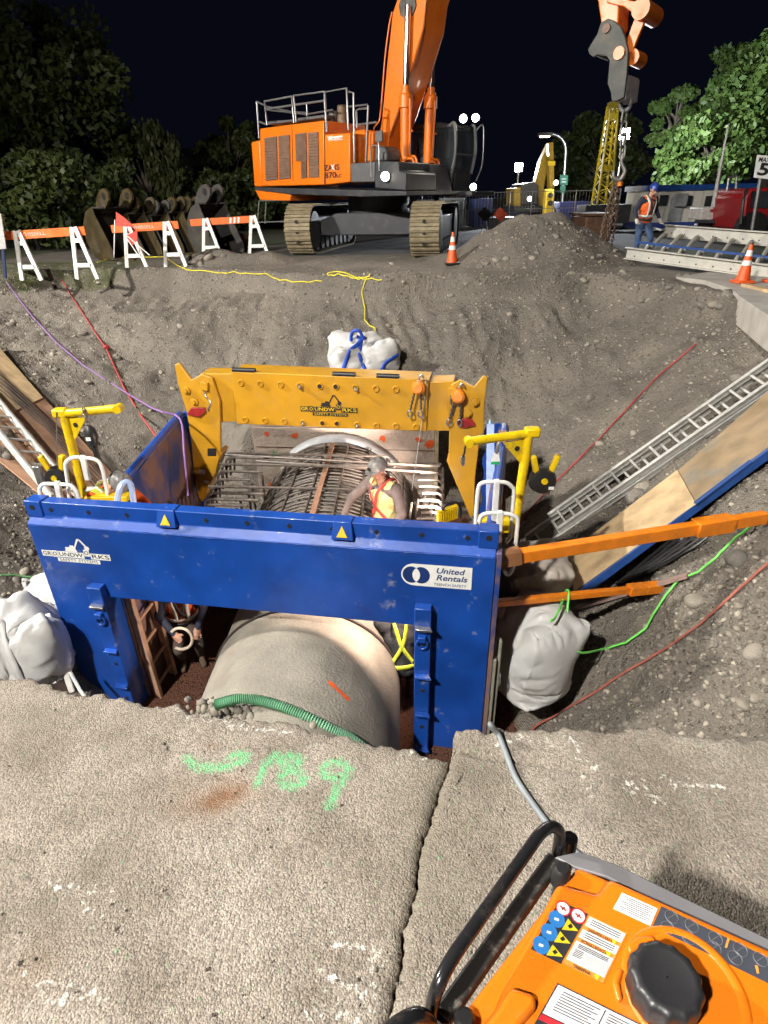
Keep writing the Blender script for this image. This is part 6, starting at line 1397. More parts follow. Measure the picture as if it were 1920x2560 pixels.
# --- second, parked digger far behind
d2 = thing('parked_digger', 'dark yellow excavator parked far behind with its arm folded up', 'excavator', at(1340, 530, y=38))
DYE = mat('dim machine yellow', (.42, .27, .02), .55, var=.3)
def q2(pts, dep, name, m_, y=38): return MB().prism([at(u, v, y=y) for u, v in pts], (0, dep, 0)).build(name, m_, d2, bevel=.03)
q2([(1302, 460), (1335, 455), (1345, 462), (1345, 512), (1302, 512)], 2.6, 'cab', DKG); q2([(1285, 470), (1302, 468), (1302, 515), (1285, 515)], 2.4, 'engine_cover', DYE)
q2([(1285, 514), (1392, 516), (1392, 532), (1285, 530)], 3, 'tracks', DKG)
q2([(1345, 520), (1337, 460), (1352, 400), (1372, 358), (1384, 360), (1372, 405), (1360, 470), (1362, 520)], .7, 'boom', DYE, 38.4)
q2([(1372, 356), (1384, 355), (1387, 470), (1374, 470)], .6, 'arm', DYE, 37.4); q2([(1370, 402), (1389, 402), (1389, 414), (1370, 414)], .05, 'name_band', mat('bright name band', (.75, .55, .02), .5), 37.3)
at1 = q2([(1367, 472), (1385, 472), (1387, 540), (1362, 540)], .6, 'breaker', mat('bright breaker yellow', (.7, .5, .03), .5), 36.5)
for v in (488, 508): MB().cyl(at(1376, v, y=36.45), at(1376, v, y=36.4), .14, 12).build('breaker_bore', DKHOLE, at1)
for u, v in ((1390, 457), (1324, 497)):
    c = at(u, v, y=36.2); MB().lathe([(.12, 0), (.1, .03)], c, (0, -1, 0), 12).build('work_lamp', LAMPE, d2); point('work_lamp_glow', c + V((0, -.15, 0)), 60, (1, .9, .75), .1, d2)
# --- fence, signs, clutter behind the excavator
fn = thing('site_fence', 'wire mesh site fence running behind the excavator and crane', 'fence', at(1300, 545, y=36))
FW = mat('fence wire', (.3, .3, .3), .5, .5)
for i in range(11):
    u = 1000 + i * 55; a = at(u, 492, y=35); MB().cyl(V((a.x, 35, 0)), V((a.x, 35, 1.85)), .03, 6).build('post', FW, fn)
x0_, x1_ = at(1000, 500, y=35).x, at(1550, 500, y=35).x
for z in (.15, 1.0, 1.8): MB().cyl((x0_, 35, z), (x1_, 35, z), .02, 6).build('rail', FW, fn)
for i in range(70): x = x0_ + (x1_ - x0_) * i / 70; MB().cyl((x, 35, .1), (x, 35, 1.8), .006, 4).build('wire', FW, fn)
f2 = thing('mesh_fence', 'dark mesh fence panel under the rear of the excavator', 'fence', at(660, 560, y=27))
for a, b in (((648, 500), (643, 560)), ((665, 505), (662, 560)), ((727, 512), (728, 560)), ((648, 502), (760, 500)), ((645, 556), (760, 552))): MB().tube([at(*a, y=28), at(*b, y=28)], .025, 6).build('fence_tube', FW, f2)
for u, v, s, m_, lab in ((1213, 536, 19, mat('sign back', (.06, .055, .05), .5), 'dark diamond warning sign on a low stand behind the excavator'), (1251, 536, 19, mat('sign orange red', (.6, .08, .03), .45), 'orange-red diamond warning sign right of the dark one')):
    t = thing('diamond_sign', lab, 'warning sign', at(u, v + 28, y=27)); MB().prism([at(u + a * s, v + b * s, y=27) for a, b in ((-1, 0), (0, 1), (1, 0), (0, -1))], (0, .02, 0)).build('sign_face', m_, t)
    for k in (-1, 1): MB().tube([at(u, v + 8, y=27.05), V((at(u + 14 * k, v + 36, y=27).x, 27.2, .02))], .02, 5).build('stand_leg', STEEL, t)
CLUT = [((1030, 500), (1090, 522), 33, (.35, .36, .4), 'grey crate of fittings stacked behind the fence'), ((1100, 495), (1160, 525), 37, (.3, .33, .36), 'pale container behind the fence under the cab'), ((1185, 497), (1230, 528), 38, (.04, .06, .2), 'dark blue site container by the first light tower'), ((1400, 505), (1485, 530), 37, (.05, .06, .22), 'blue tarpaulined stack beside the street lamp'), ((1240, 545), (1330, 560), 31, (.25, .24, .22), 'low concrete barrier behind the spoil heap')]
for (u0, v0), (u1, v1), y, c, lab in CLUT:
    a, b = at(u0, v0, y=y), at(u1, v1, y=y); t = thing('site_container', lab, 'container', V((a.x, y, 0))); mm = mat(lab, c, .6, var=.3, scale=2)
    h = max(.5, a.z); MB().span((a.x, y, .02), (b.x, y + 2, h)).build('shell', mm, t, bevel=.05)
    for i in range(4): x = a.x + (b.x - a.x) * (i + .5) / 4; MB().span((x - .04, y - .06, .1), (x + .04, y - .001, h - .1)).build('rib', mm, t)
bt = thing('steel_tank', 'brown rusty steel tank behind the spoil heap and chains', 'tank', at(1500, 570, y=21)); a, b = at(1466, 540, y=24), at(1530, 575, y=24)
MB().span((a.x, 24, .05), (b.x, 26, a.z)).build('tank_body', mat('rusty tank', (.12, .06, .035), .7, .2, var=.4), bt, bevel=.06); MB().span((a.x - .05, 23.9, a.z + .002), (b.x + .05, 26.1, a.z + .08)).build('tank_lid', mat('rusty tank', (.12, .06, .035)), bt)
# --- office trailer, pickup rig, red container, speed sign
tr_ = thing('office_trailer', 'white site office trailer with blue roof edge under the trees', 'trailer', at(1740, 565, y=29))
a, b = at(1622, 478, y=29), at(1885, 470, y=29); zt_ = a.z
CRM = mat('cream cladding', (.55, .53, .47), .6, var=.12, scale=1.5)
tw_ = MB().span((a.x, 29, .45), (b.x, 31.5, zt_)).build('wall', CRM, tr_)
for i in range(int((b.x - a.x) / .4)): MB().span((a.x + .4 * i, 28.985, .46), (a.x + .4 * i + .02, 28.999, zt_ - .02)).build('cladding_joint', mat('joint', (.4, .38, .34), .7), tw_)
MB().span((a.x - .1, 28.9, zt_), (b.x + .1, 31.6, zt_ + .22)).build('roof_edge', FORMB, tr_); MB().span((a.x, 28.98, .2), (b.x, 31.4, .449)).build('skirt', mat('blue skirt', (.03, .06, .25), .5), tr_)
WIN = mat('dark window', (.03, .035, .04), .15)
for u0, u1, v0, v1 in ((1651, 1665, 488, 515), (1706, 1727, 490, 515), (1765, 1780, 490, 516)):
    p, q = at(u0, v0, y=28.97), at(u1, v1, y=28.97); w_ = MB().span((p.x, 28.93, q.z), (q.x, 28.984, p.z)).build('window', WIN, tr_); MB().span((p.x - .05, 28.95, q.z - .06), (q.x + .05, 28.983, q.z - .002)).build('sill', CRM, w_)
p, q = at(1678, 493, y=28.97), at(1698, 560, y=28.97); MB().span((p.x, 28.93, .5), (q.x, 28.984, p.z)).build('door', mat('grey door', (.3, .32, .33), .5), tr_)
p = at(1700, 500, y=28.9); MB().box(p, (.5, .35, .5)).build('air_conditioner', mat('ac grey', (.25, .26, .27), .5), tr_)
pk = thing('mast_trailer', 'small trailer with a tall thin mast before the office trailer', 'trailer', at(1780, 560, y=24))
MB().tube([at(1783, 518, y=24), at(1794, 455, y=24), at(1822, 310, y=24)], [.09, .06, .025], 8).build('mast', mat('pale mast', (.5, .48, .45), .5, .2), pk)
p, q = at(1757, 520, y=24), at(1820, 548, y=24); MB().span((p.x, 24, q.z), (q.x, 25, p.z)).build('tool_box', mat('white rig', (.5, .48, .46), .5), pk, bevel=.03)
MB().prism([at(u, v, y=23.98) for u, v in ((1776, 523), (1800, 522), (1800, 530), (1776, 531))], (0, .01, 0)).build('red_badge', REDP, pk)
for u in (1765, 1812): c = at(u, 562, y=24); MB().cyl((c.x, 24, .35), (c.x, 24.3, .35), .35, 18).build('wheel', BLACK, pk)
MB().bar(at(1745, 553, y=24), at(1835, 556, y=24), .5, .1).build('chassis', DKG, pk)
for a_, b_ in (((1822, 445), (1810, 520)), ((1842, 440), (1836, 515)), ((1822, 445), (1842, 440))): MB().tube([at(*a_, y=23.5), at(*b_, y=23.5)], .04, 6).build('exhaust_frame', STEEL, pk)
rc = thing('red_truck', 'red truck cab with chrome bars cut off at the right photo edge', 'truck', at(1890, 575, y=22))
RTR = mat('truck red', (.28, .012, .015), .3, var=.2, coat=.4)
MB().prism([at(u, v, y=22) for u, v in ((1855, 560), (1862, 490), (1880, 470), (1990, 466), (1990, 575), (1855, 575))], (0, 2.2, 0)).build('cab', RTR, rc, bevel=.08)
MB().prism([at(u, v, y=21.95) for u, v in ((1880, 478), (1960, 478), (1960, 520), (1876, 520))], (0, .03, 0)).build('window', WIN, rc); MB().prism([at(u, v, y=21.97) for u, v in ((1895, 545), (1990, 545), (1990, 572), (1890, 572))], (0, .04, 0)).build('blue_step', FORMB, rc)
MB().tube(spline([at(1852, 560, y=21.8), at(1858, 500, y=21.8), at(1868, 470, y=21.8)], 5), .05, 8).build('chrome_bar', CHROME, rc)
for u in (1875, 1950): c = at(u, 580, y=22); MB().cyl((c.x, 21.9, .5), (c.x, 22.2, .5), .5, 20).build('wheel', BLACK, rc)
sp = thing('speed_sign', 'white maximum 50 speed limit sign at the right photo edge', 'road sign', at(1882, 600, y=17))
SGNP = [(1893, 387), (1965, 392), (1958, 452), (1884, 444)]
pl = [at(u, v, y=16.9) for u, v in SGNP]; MB().prism(pl, (0, .012, 0)).build('sign_face', mat('sign white', (.8, .8, .78), .45), sp, bevel=.01)
cx_ = (pl[1] - pl[0]).normalized(); cy_ = (pl[0] - pl[3]).normalized()
o_ = V((0, -.003, 0)); text("MAXIMUM", 'lettering', INK, sp, pl[0].lerp(pl[1], .5).lerp(pl[3].lerp(pl[2], .5), .2) + o_, cx_, cy_, .1, .002, bold=.02, width=.62); text("50", 'lettering', INK, sp, pl[0].lerp(pl[1], .5).lerp(pl[3].lerp(pl[2], .5), .62) + o_, cx_, cy_, .27, .002, bold=.03, width=.6)
c = pl[3].lerp(pl[2], .3); MB().cyl(V((at(1880, 600, y=17).x, 17.0, 0)), pl[0].lerp(pl[1], .3) + V((0, .06, 0)), .045, 10).build('post', STEEL, sp)
# --- dim house among the left trees
hs = thing('house', 'dim white house with dark roof between the left trees', 'house', at(500, 470, y=62)); h0, h1 = at(452, 430, y=62), at(560, 430, y=62)
MB().span((h0.x, 62, 0), (h1.x + 3, 69, h0.z + 1.2)).build('wall', mat('house wall', (.45, .45, .45), .7), hs)
zr_ = at(470, 362, y=62).z; MB().prism([V((h0.x - .5, 61.5, h0.z + 1.2)), V((h0.x - .5, 69.5, h0.z + 1.2)), V((h0.x - .5, 65.5, zr_))], (h1.x + 4 - h0.x, 0, 0)).build('roof', mat('house roof', (.07, .06, .065), .8), hs)
for x in (.3, .6): q = h0.x + (h1.x - h0.x) * x; MB().span((q, 61.93, h0.z - .6), (q + 1, 61.99, h0.z + .5)).build('window', WIN, hs)
# --- trees
def leaf_mat(name, col, col2):
    m = bpy.data.materials.new(name); m.use_nodes = True; nt = m.node_tree; N = nt.nodes; L = nt.links; b = N['Principled BSDF']; b.inputs['Roughness'].default_value = .55
    g = N.new('ShaderNodeNewGeometry'); r = N.new('ShaderNodeMix'); r.data_type = 'RGBA'; r.inputs[6].default_value = (*col, 1); r.inputs[7].default_value = (*col2, 1)
    L.new(g.outputs['Random Per Island'], r.inputs[0]); L.new(r.outputs[2], b.inputs['Base Color'])
    tr = N.new('ShaderNodeBsdfTranslucent'); L.new(r.outputs[2], tr.inputs[0]); mx = N.new('ShaderNodeMixShader'); mx.inputs[0].default_value = .3
    L.new(b.outputs[0], mx.inputs[1]); L.new(tr.outputs[0], mx.inputs[2]); L.new(mx.outputs[0], N['Material Output'].inputs[0]); return m
LF1 = leaf_mat('cottonwood leaf', (.05, .1, .02), (.11, .17, .04)); LF2 = leaf_mat('dark shrub leaf', (.045, .07, .015), (.09, .105, .03)); LF3 = leaf_mat('willow leaf', (.06, .075, .02), (.10, .11, .035))
BARK = mat('bark', (.16, .13, .1), .9, var=.5, scale=5, bump=.5, bscale=12)
def tree(x, y, h, rad, seed, lf, label, n_leaf=6000, leaf=.16, trunk_h=.35, clumps=26, squash=.8, cat='tree', name='tree', droop=0.0, group=None, base=.0):
    g_ = np.random.default_rng(seed); t = thing(name, label, cat, (x, y, 0), 0, group)
    m = MB(); th = h * trunk_h; r0 = .035 * h
    m.tube([V((x, y, -.1)), V((x + g_.uniform(-.1, .1) * h * .3, y, th)), V((x + g_.uniform(-.12, .12) * h, y, h * .8))], [r0, r0 * .7, r0 * .15], 9)
    cc_ = []
    for k in range(clumps):
        a = g_.uniform(0, 6.28); el = g_.uniform(-.9, 1); rr_ = rad * g_.uniform(.35, 1) ** .7
        zc_ = th + (h - th) * (.5 + .48 * el * .95); w = math.sqrt(max(.08, 1 - (el * .85) ** 2))
        c = V((x + rr_ * w * math.cos(a), y + rr_ * w * math.sin(a) * .8, max(zc_, base))); cc_.append((c, rad * g_.uniform(.16, .36)))
        s = V((x, y, th * g_.uniform(.7, 1.3) + (c.z - th) * .35)); mid = s.lerp(c, .5) + V((0, 0, .08 * h * g_.uniform(0, 1)))
        m.tube(spline([s, mid, c], 3), [r0 * .42 * (1 - .85 * q / 6) for q in range(7)], 5)
    m.build('trunk', BARK, t)
    per = n_leaf // clumps; vs = []
    for c, r in cc_:
        k = per; d = g_.normal(size=(k, 3)); d /= np.linalg.norm(d, axis=1, keepdims=True); q = d * (r * g_.random((k, 1)) ** .45) * (1, 1, squash)
        P = q + np.array(c); P[:, 2] -= droop * g_.random(k) * r; a = g_.normal(size=(k, 3)); a /= np.linalg.norm(a, axis=1, keepdims=True); b = np.cross(a, g_.normal(size=(k, 3))); b /= np.linalg.norm(b, axis=1, keepdims=True)
        s = leaf * g_.uniform(.6, 1.3, (k, 1))
        if droop: a = a * .4 + (0, 0, -1); s = s * .8
        vs.append(np.stack([P - a * s, P + b * s * .6, P + a * s, P - b * s * .6], 1))
    W = np.concatenate(vs).reshape(-1, 3); nf = len(W) // 4; me = bpy.data.meshes.new('crown'); me.vertices.add(len(W)); me.vertices.foreach_set('co', W.ravel()); me.loops.add(nf * 4); me.loops.foreach_set('vertex_index', np.arange(nf * 4, dtype=np.int32)); me.polygons.add(nf)
    me.polygons.foreach_set('loop_start', np.arange(0, nf * 4, 4, dtype=np.int32)); me.polygons.foreach_set('loop_total', np.full(nf, 4, np.int32)); me.update(calc_edges=True)
    mkobj('crown', me, lf, t); return t
def tat(u, y): return at(u, 500, y=y).x
tree(tat(1760, 40), 40, 5.6, 3.4, 1, LF1, 'bright broad-leaved tree lit green above the office trailer', 9000, .19, .3, 34)
tree(tat(1905, 41), 41, 9.2, 3.8, 2, LF1, 'tall leafy tree at the right photo edge behind the speed sign', 9000, .2, .3, 34)
tree(tat(1655, 47), 47, 7.6, 1.9, 3, LF1, 'small round-topped tree with visible branches left of the lit tree', 3800, .2, .55, 18)
tree(tat(1780, 50), 50, 10.4, 3.4, 4, LF1, 'tall tree behind the bright lit one at right', 6000, .22, .4, 26)
tree(tat(1490, 75), 75, 8.8, 5, 5, LF2, 'dim distant tree behind the crane boom', 5000, .32, .2, 30)
tree(tat(1440, 85), 85, 6.5, 4, 6, LF2, 'faint distant tree behind the street lamp', 3500, .32, .2, 24)
tree(tat(120, 36), 36, 10.6, 5.0, 7, LF2, 'very tall dark tree at the left with pale branches showing', 12000, .2, .35, 46)
tree(tat(60, 27), 27, 3.5, 2.8, 8, LF2, 'round green shrub at the far left behind the first barricade', 8000, .15, .1, 34, name='shrub', cat='shrub', base=.5)
tree(tat(235, 31), 31, 3.6, 2.6, 9, LF2, 'dark shrub between the first and second barricade', 7000, .16, .1, 30, name='shrub', cat='shrub', base=.5)
tree(tat(375, 38), 38, 5.7, 2.2, 10, LF3, 'drooping willow behind the stored buckets', 9000, .2, .15, 34, droop=1.6, base=1)
tree(tat(300, 40), 40, 5.3, 1.7, 13, LF3, 'slender yellowish willow left of the drooping one', 6000, .2, .15, 26, droop=1.6, base=1)
tree(tat(585, 46), 46, 6.6, 2.6, 11, LF2, 'dark bushy tree just left of the excavator', 7000, .2, .15, 30, base=1)
tree(tat(500, 40), 40, 3.2, 3.0, 12, LF2, 'low dark hedge shrub below the dim house', 7000, .18, .1, 30, name='shrub', cat='shrub', base=.4)
tree(tat(640, 42), 42, 3.0, 3.0, 14, LF2, 'low dark shrub behind the rear of the excavator', 6000, .18, .1, 28, name='shrub', cat='shrub', base=.4)
tree(tat(-60, 40), 40, 9.5, 4.5, 15, LF2, 'dark tall tree cut off by the left photo edge', 8000, .2, .3, 34)
# ------------------------------------------------------------------ generator at the road edge
GORG = mat('generator orange plastic', (.64, .15, .006), .34, var=.1, scale=5, bump=.05, bscale=120, coat=.2, dirt=(.42, .2, .09), dscale=9, damount=.35, dlo=.56, dhi=.7)
GBLK = mat('gloss black tube', (.012, .012, .013), .22, var=.2, scale=20, dirt=(.08, .06, .05), dscale=14, damount=.3)
GSPK = mat('speckled black frame', (.02, .019, .018), .5, var=.3, dirt=(.2, .18, .15), dscale=55, damount=.55)
GCAP = mat('matte black plastic', (.02, .02, .022), .42, var=.25, scale=12, bump=.05, bscale=200)
GGRY = mat('grey steel panel', (.16, .155, .165), .45, .1, var=.2)
ZG = .70
gen = thing('generator', 'orange portable generator with black fuel cap and tube handle in the lower right corner', 'generator', (.4, .35, 0))
def cA(x, y): return 960 + x / 1.728, 1960 + y / 1.728
def cB(x, y): return 1300 + x / 2.676, 2200 + y / 2.676
def G(x, y, z=ZG): return at(*cA(x, y), z=z)
def gslab(pts, z0, z1, name, m, par=None, bev=.006, seg=3):
    P = [G(x, y, z1) for x, y in pts]; return MB().prism(P, (0, 0, z0 - z1)).build(name, m, par or gen, bevel=bev, seg=seg)
tank = gslab([(835, 352), (960, 405), (1800, 775), (1800, 1420), (120, 1290), (330, 1000)], .50, ZG - .022, 'tank_flange', GORG, bev=.008)
# raised main face with a lowered corner, as moulded
body = gslab([(752, 420), (920, 468), (972, 398), (1780, 760), (1780, 1400), (250, 1240), (420, 1035), (480, 960), (520, 860)], ZG - .03, ZG, 'tank_top', GORG, bev=.010, seg=4)
gslab([(500, 955), (545, 870), (655, 905), (660, 960), (540, 1100), (400, 1090)], ZG - .02, ZG + .012, 'moulded_rib', GORG, body, bev=.010, seg=4)
gslab([(985, 985), (1030, 960), (1660, 1240), (1660, 1400), (1200, 1300)], ZG - .02, ZG + .008, 'moulded_rib', GORG, body, bev=.008, seg=4) if False else None
# dished ring round the filler
cc_ = at(*cB(1010, 690), z=ZG)
nA = 48
def oval(k, z, dx=0.0, dy=0.0): return [cc_ + V((dx + k * math.cos(a) * 1.0, dy + k * math.sin(a), z)) for a in np.linspace(0, 2 * PI, nA, endpoint=False)]
m = MB(); rings = [oval(.078, -.002, .014, -.008), oval(.075, .0015, .014, -.008), oval(.071, .0028, .014, -.008), oval(.067, .002, .013, -.008), oval(.063, -.001, .012, -.007), oval(.060, -.004, .011, -.007)]
vs = [p for r in rings for p in r]; m.add(vs, [(i * nA + j, i * nA + (j + 1) % nA, (i + 1) * nA + (j + 1) % nA, (i + 1) * nA + j) for i in range(len(rings) - 1) for j in range(nA)]); m.build('filler_ring', GORG, body, smooth=60)
MB().cyl(cc_ + V((.011, -.007, -.02)), cc_ + V((.011, -.007, .0004)), .0605, 40).build('filler_dish', mat('shadowed orange dish', (.60, .14, .006), .35, var=.1), body)
# fuel cap with fluted rim
kc = at(*cB(985, 650), z=ZG + .045); m = MB(); n = 96; prof = [(.034, -.046, 0), (.040, -.043, .5), (.0425, -.03, 1), (.0425, -.008, 1), (.040, -.001, .7), (.034, .0015, .1), (.030, .001, 0), (.027, .0, 0), (.001, .0, 0)]
vs = []
for r, z, w in prof:
    for j in range(n): a = 2 * PI * j / n; q = r * (1 + .05 * w * max(-.35, math.cos(13 * a))); vs.append(kc + V((q * math.cos(a), q * math.sin(a), z)))
m.add(vs, [(i * n + j, i * n + (j + 1) % n, (i + 1) * n + (j + 1) % n, (i + 1) * n + j) for i in range(len(prof) - 1) for j in range(n)]); m.build('fuel_cap', GCAP, body, smooth=50)
# little moulded pads beside the filler
for pts in ([(1050, 690), (1090, 655), (1165, 650), (1180, 680), (1120, 700), (1060, 730)], [(985, 850), (1010, 790), (1040, 800), (1020, 860), (1035, 930), (1010, 940)]): gslab(pts, ZG - .01, ZG + .006, 'moulded_pad', GORG, body, bev=.004)
# stickers
def stick(pts, m_, z=.0006, par=None, name='sticker', conv=cB, th=.0005): return MB().prism([at(*conv(*p), z=ZG + z) for p in pts], (0, 0, th)).build(name, m_, par or body)
BLK = mat('sticker black', (.03, .03, .034), .45); WHT = mat('sticker white', (.62, .61, .62), .45, var=.05); YWS = mat('sticker yellow', (.8, .6, .02), .45); BLS = mat('sticker blue', (.03, .2, .55), .45); RDS = mat('sticker red', (.55, .02, .03), .45); ORS = mat('sticker amber', (.75, .27, .05), .45); GTX = mat('sticker grey print', (.10, .10, .11), .5)
picto = stick([(262, 138), (455, 228), (272, 562), (72, 462)], BLK)
def disc(x, y, r, m_, z, par, squ=1.0):
    c = at(*cB(x, y), z=ZG + z); k = r; MB().cyl(c, c + V((0, 0, .0005)), k, 24).build('pictogram', m_, par)
for x, y in ((288, 190), (390, 240)): disc(x, y, .0105, RDS, .0012, picto); disc(x, y, .0087, WHT, .0018, picto); stick([(x - 22, y - 14), (x - 17, y - 20), (x + 24, y + 14), (x + 19, y + 20)], RDS, .0024, picto, 'prohibition_bar'); stick([(x - 12, y + 2), (x + 6, y - 12), (x + 14, y - 2), (x - 4, y + 12)], BLK, .0022, picto, 'pictogram')
for x, y in ((246, 262), (195, 350), (142, 436)): disc(x, y, .0112, BLS, .0012, picto); stick([(x - 14, y - 12), (x + 16, y - 2), (x + 12, y + 14), (x - 18, y + 4)], WHT, .0018, picto, 'pictogram')
for x, y in ((337, 308), (285, 392), (234, 480)): stick([(x - 16, y - 48), (x + 52, y + 34), (x - 58, y + 24)], YWS, .0012, picto, 'warning_triangle'); stick([(x - 18, y - 2), (x + 4, y - 16), (x + 18, y + 8), (x - 4, y + 18)], BLK, .0018, picto, 'pictogram')
wl = stick([(462, 236), (716, 358), (556, 690), (284, 556)], ORS)
def strip(a, b, c, d, t0, t1, m_, z=.0012, name='print_line', s0=0.03, s1=.97, par=wl):
    L = lambda p, q, t: (p[0] + (q[0] - p[0]) * t, p[1] + (q[1] - p[1]) * t)
    p0, p1, q0, q1 = L(a, d, t0), L(b, c, t0), L(a, d, t1), L(b, c, t1)
    return stick([L(p0, p1, s0), L(p0, p1, s1), L(q0, q1, s1), L(q0, q1, s0)], m_, z, par, name)
cw = ((462, 236), (716, 358), (556, 690), (284, 556))
for t0, t1 in ((.02, .2), (.28, .44), (.52, .9)): strip(*cw, t0, t1, WHT)
for t in (.05, .09, .13, .31, .35, .39, .55, .58, .61): strip(*cw, t, t + .016, GTX, .0018, s0=.12, s1=.88)
for t in (.66, .69, .72, .75, .78): strip(*cw, t, t + .014, GTX, .0018, s0=.1, s1=.32)
strip(*cw, .67, .85, mat('sticker pale grey', (.5, .5, .52), .5), .0018, s0=.38, s1=.95)
xdir = (at(*cB(462, 236), z=ZG) - at(*cB(716, 358), z=ZG)); ydir = (at(*cB(556, 690), z=ZG) - at(*cB(716, 358), z=ZG)) * -1
for s_, t in (("AVERTISSEMENT", .24), ("ADVERTENCIA", .48), ("WARNING", .95)):
    a = at(*cB(462 + (284 - 462) * t, 236 + (556 - 236) * t), z=ZG + .0018); b = at(*cB(716 + (556 - 716) * t, 358 + (690 - 358) * t), z=ZG + .0018)
    text(s_, 'sticker_lettering', BLK, wl, a.lerp(b, .45), (a - b), -ydir if False else V((0, 0, 1)).cross(a - b), .0045, .0003, width=.034 if s_ != 'WARNING' else .022)
    c = a.lerp(b, .82); MB().prism([c + V((.004 * math.cos(q), .004 * math.sin(q), 0)) for q in (0.2, 2.3, 4.4)], (0, 0, .0005)).build('warning_triangle', YWS, wl)
w2 = stick([(682, 85), (920, 192), (872, 308), (622, 192)], WHT); cw2 = ((682, 85), (920, 192), (872, 308), (622, 192))
for i in range(8): strip(*cw2, .1 + .1 * i, .1 + .1 * i + .03, GTX, .0012, s0=.08 + .1 * (i % 3), s1=.92 - .08 * (i % 2), par=w2)
dk = stick([(945, 175), (1800, 590), (1800, 760), (885, 312)], mat('control sticker', (.05, .055, .07), .4)); 
for x, y in ((1015, 245), (990, 318), (1150, 305), (1130, 385), (1310, 390), (1300, 455), (1475, 465), (1440, 520), (1610, 530)):
    c = at(*cB(x, y), z=ZG + .0012); MB().tube([c + V((.0085 * math.cos(a), .0085 * math.sin(a), 0)) for a in np.linspace(0, 2 * PI, 17)[:-1]], .0006, 4, True).build('pictogram', GTX, dk); MB().bar(c - V((.006, .002, 0)), c + V((.006, .003, 0)), .0012, .0006).build('pictogram', GTX, dk)
stick([(1388, 390), (1402, 396), (1385, 455), (1370, 450)], ORS, .0012, dk, 'marker'); stick([(1570, 570), (1590, 575), (1600, 625), (1585, 625)], ORS, .0012, dk, 'marker')
w3 = stick([(250, 690), (1000, 1060), (900, 1260), (30, 1080)], BLK); stick([(256, 702), (985, 1062), (900, 1240), (150, 890)], WHT, .0012, w3); stick([(145, 898), (900, 1250), (880, 1280), (120, 930)], RDS, .0012, w3)
cw3 = ((262, 715), (975, 1065), (900, 1230), (160, 880))
for i in range(8): strip(*cw3, .08 + .1 * i, .08 + .1 * i + .035, GTX, .0018, s0=.05, s1=.40 - .05 * (i % 2), par=w3); strip(*cw3, .08 + .1 * i, .08 + .1 * i + .035, GTX, .0018, s0=.48, s1=.9, par=w3)
stick([(568, 870), (575, 874), (530, 965), (523, 961)], BLK, .0022, w3, 'divider')
# grey control panel edge beyond the tank
gp = MB().prism([G(x, y, ZG - .02) for x, y in ((738, 314), (845, 290), (1000, 345), (1850, 760), (1850, 830), (960, 400), (822, 358))], (0, 0, -.006)).build('control_panel', GGRY, gen, bevel=.002)
MB().prism([G(x, y, ZG - .027) for x, y in ((845, 292), (1850, 762), (1850, 800), (840, 330))], (0, 0, -.32)).build('panel_face', GGRY, gen)
# tube handle, lower frame rail and legs
hz = [((205, 1000), .66), ((212, 940), .695), ((235, 870), .725), ((290, 760), .735), ((400, 600), .74), ((520, 430), .74), ((630, 275), .74), ((675, 215), .738), ((720, 185), .73), ((755, 200), .715), ((757, 250), .69), ((748, 300), .66), ((740, 345), .62)]
MB().tube(spline([at(*cA(*p), z=z) for p, z in hz], 6), .0092, 14).build('handle', GBLK, gen, smooth=60)
MB().tube(spline([at(*cA(*p), z=z) for p, z in (((-20, 1110), .72), ((60, 1035), .725), ((140, 1000), .72), ((190, 1020), .70), ((215, 1090), .66))], 6), .0092, 14).build('near_handle', GBLK, gen, smooth=60)
MB().bar(at(*cA(735, 330), z=.655), at(*cA(250, 1010), z=.655), .024, .026).build('frame_rail', GSPK, gen, bevel=.004)
for x, y in ((768, 372), (350, 1018)): c = at(*cA(x, y), z=ZG - .01); MB().lathe([(.014, -.03), (.014, 0), (.009, .006)], c, (0, 0, 1), 16).build('rubber_bolt', BLACK, gen)
cs = [G(770, 400, .55), G(1780, 830, .55), G(1700, 1500, .55), G(250, 1150, .55)]
for c in cs: MB().cyl(V((c.x, c.y, .0)), V((c.x, c.y, .66)), .0125, 10).build('leg', GBLK, gen)
for i in range(4): a, b = cs[i], cs[(i + 1) % 4]; MB().cyl(V((a.x, a.y, .08)), V((b.x, b.y, .08)), .0125, 10).build('base_tube', GBLK, gen)
cen = sum(cs, V()) / 4; MB().box((cen.x, cen.y, .29), (.3, .22, .36)).build('engine_block', GBLK, gen, bevel=.03)
# ------------------------------------------------------------------ people
SKIN = mat('skin', (.46, .24, .16), .55, var=.12, scale=9)
CL = {}
def cloth(name, c, **k): return mat(name, c, .85, var=.35, scale=9, bump=.25, bscale=45, **k)
HIO = cloth('hi-vis orange cloth', (.85, .14, .02)); HIY = cloth('hi-vis lime cloth', (.55, .62, .05)); NAVY = cloth('navy work cloth', (.02, .025, .05)); JEAN = cloth('blue denim', (.05, .09, .19)); DKB = cloth('dark brown work cloth', (.07, .05, .04)); GREYC = cloth('grey brown sleeve', (.16, .12, .11)); CHAR = cloth('charcoal jacket', (.035, .035, .038)); YSH = cloth('pale yellow shirt', (.72, .6, .25)); BOOT = cloth('muddy boot leather', (.11, .075, .05)); GLOV = cloth('pale work glove', (.55, .5, .45))
SILV = mat('silver reflective tape', (.7, .7, .66), .35); HB = mat('blue hard hat', (.02, .05, .28), .3, coat=.4); HG = mat('grey stickered hard hat', (.2, .19, .18), .4, var=.5, scale=25); HW = mat('dark hard hat', (.06, .055, .05), .35); STRP = mat('harness webbing', (.03, .03, .032), .7); STRR = mat('red harness webbing', (.5, .05, .04), .6); STRL = mat('lime reflective webbing', (.6, .66, .05), .5)
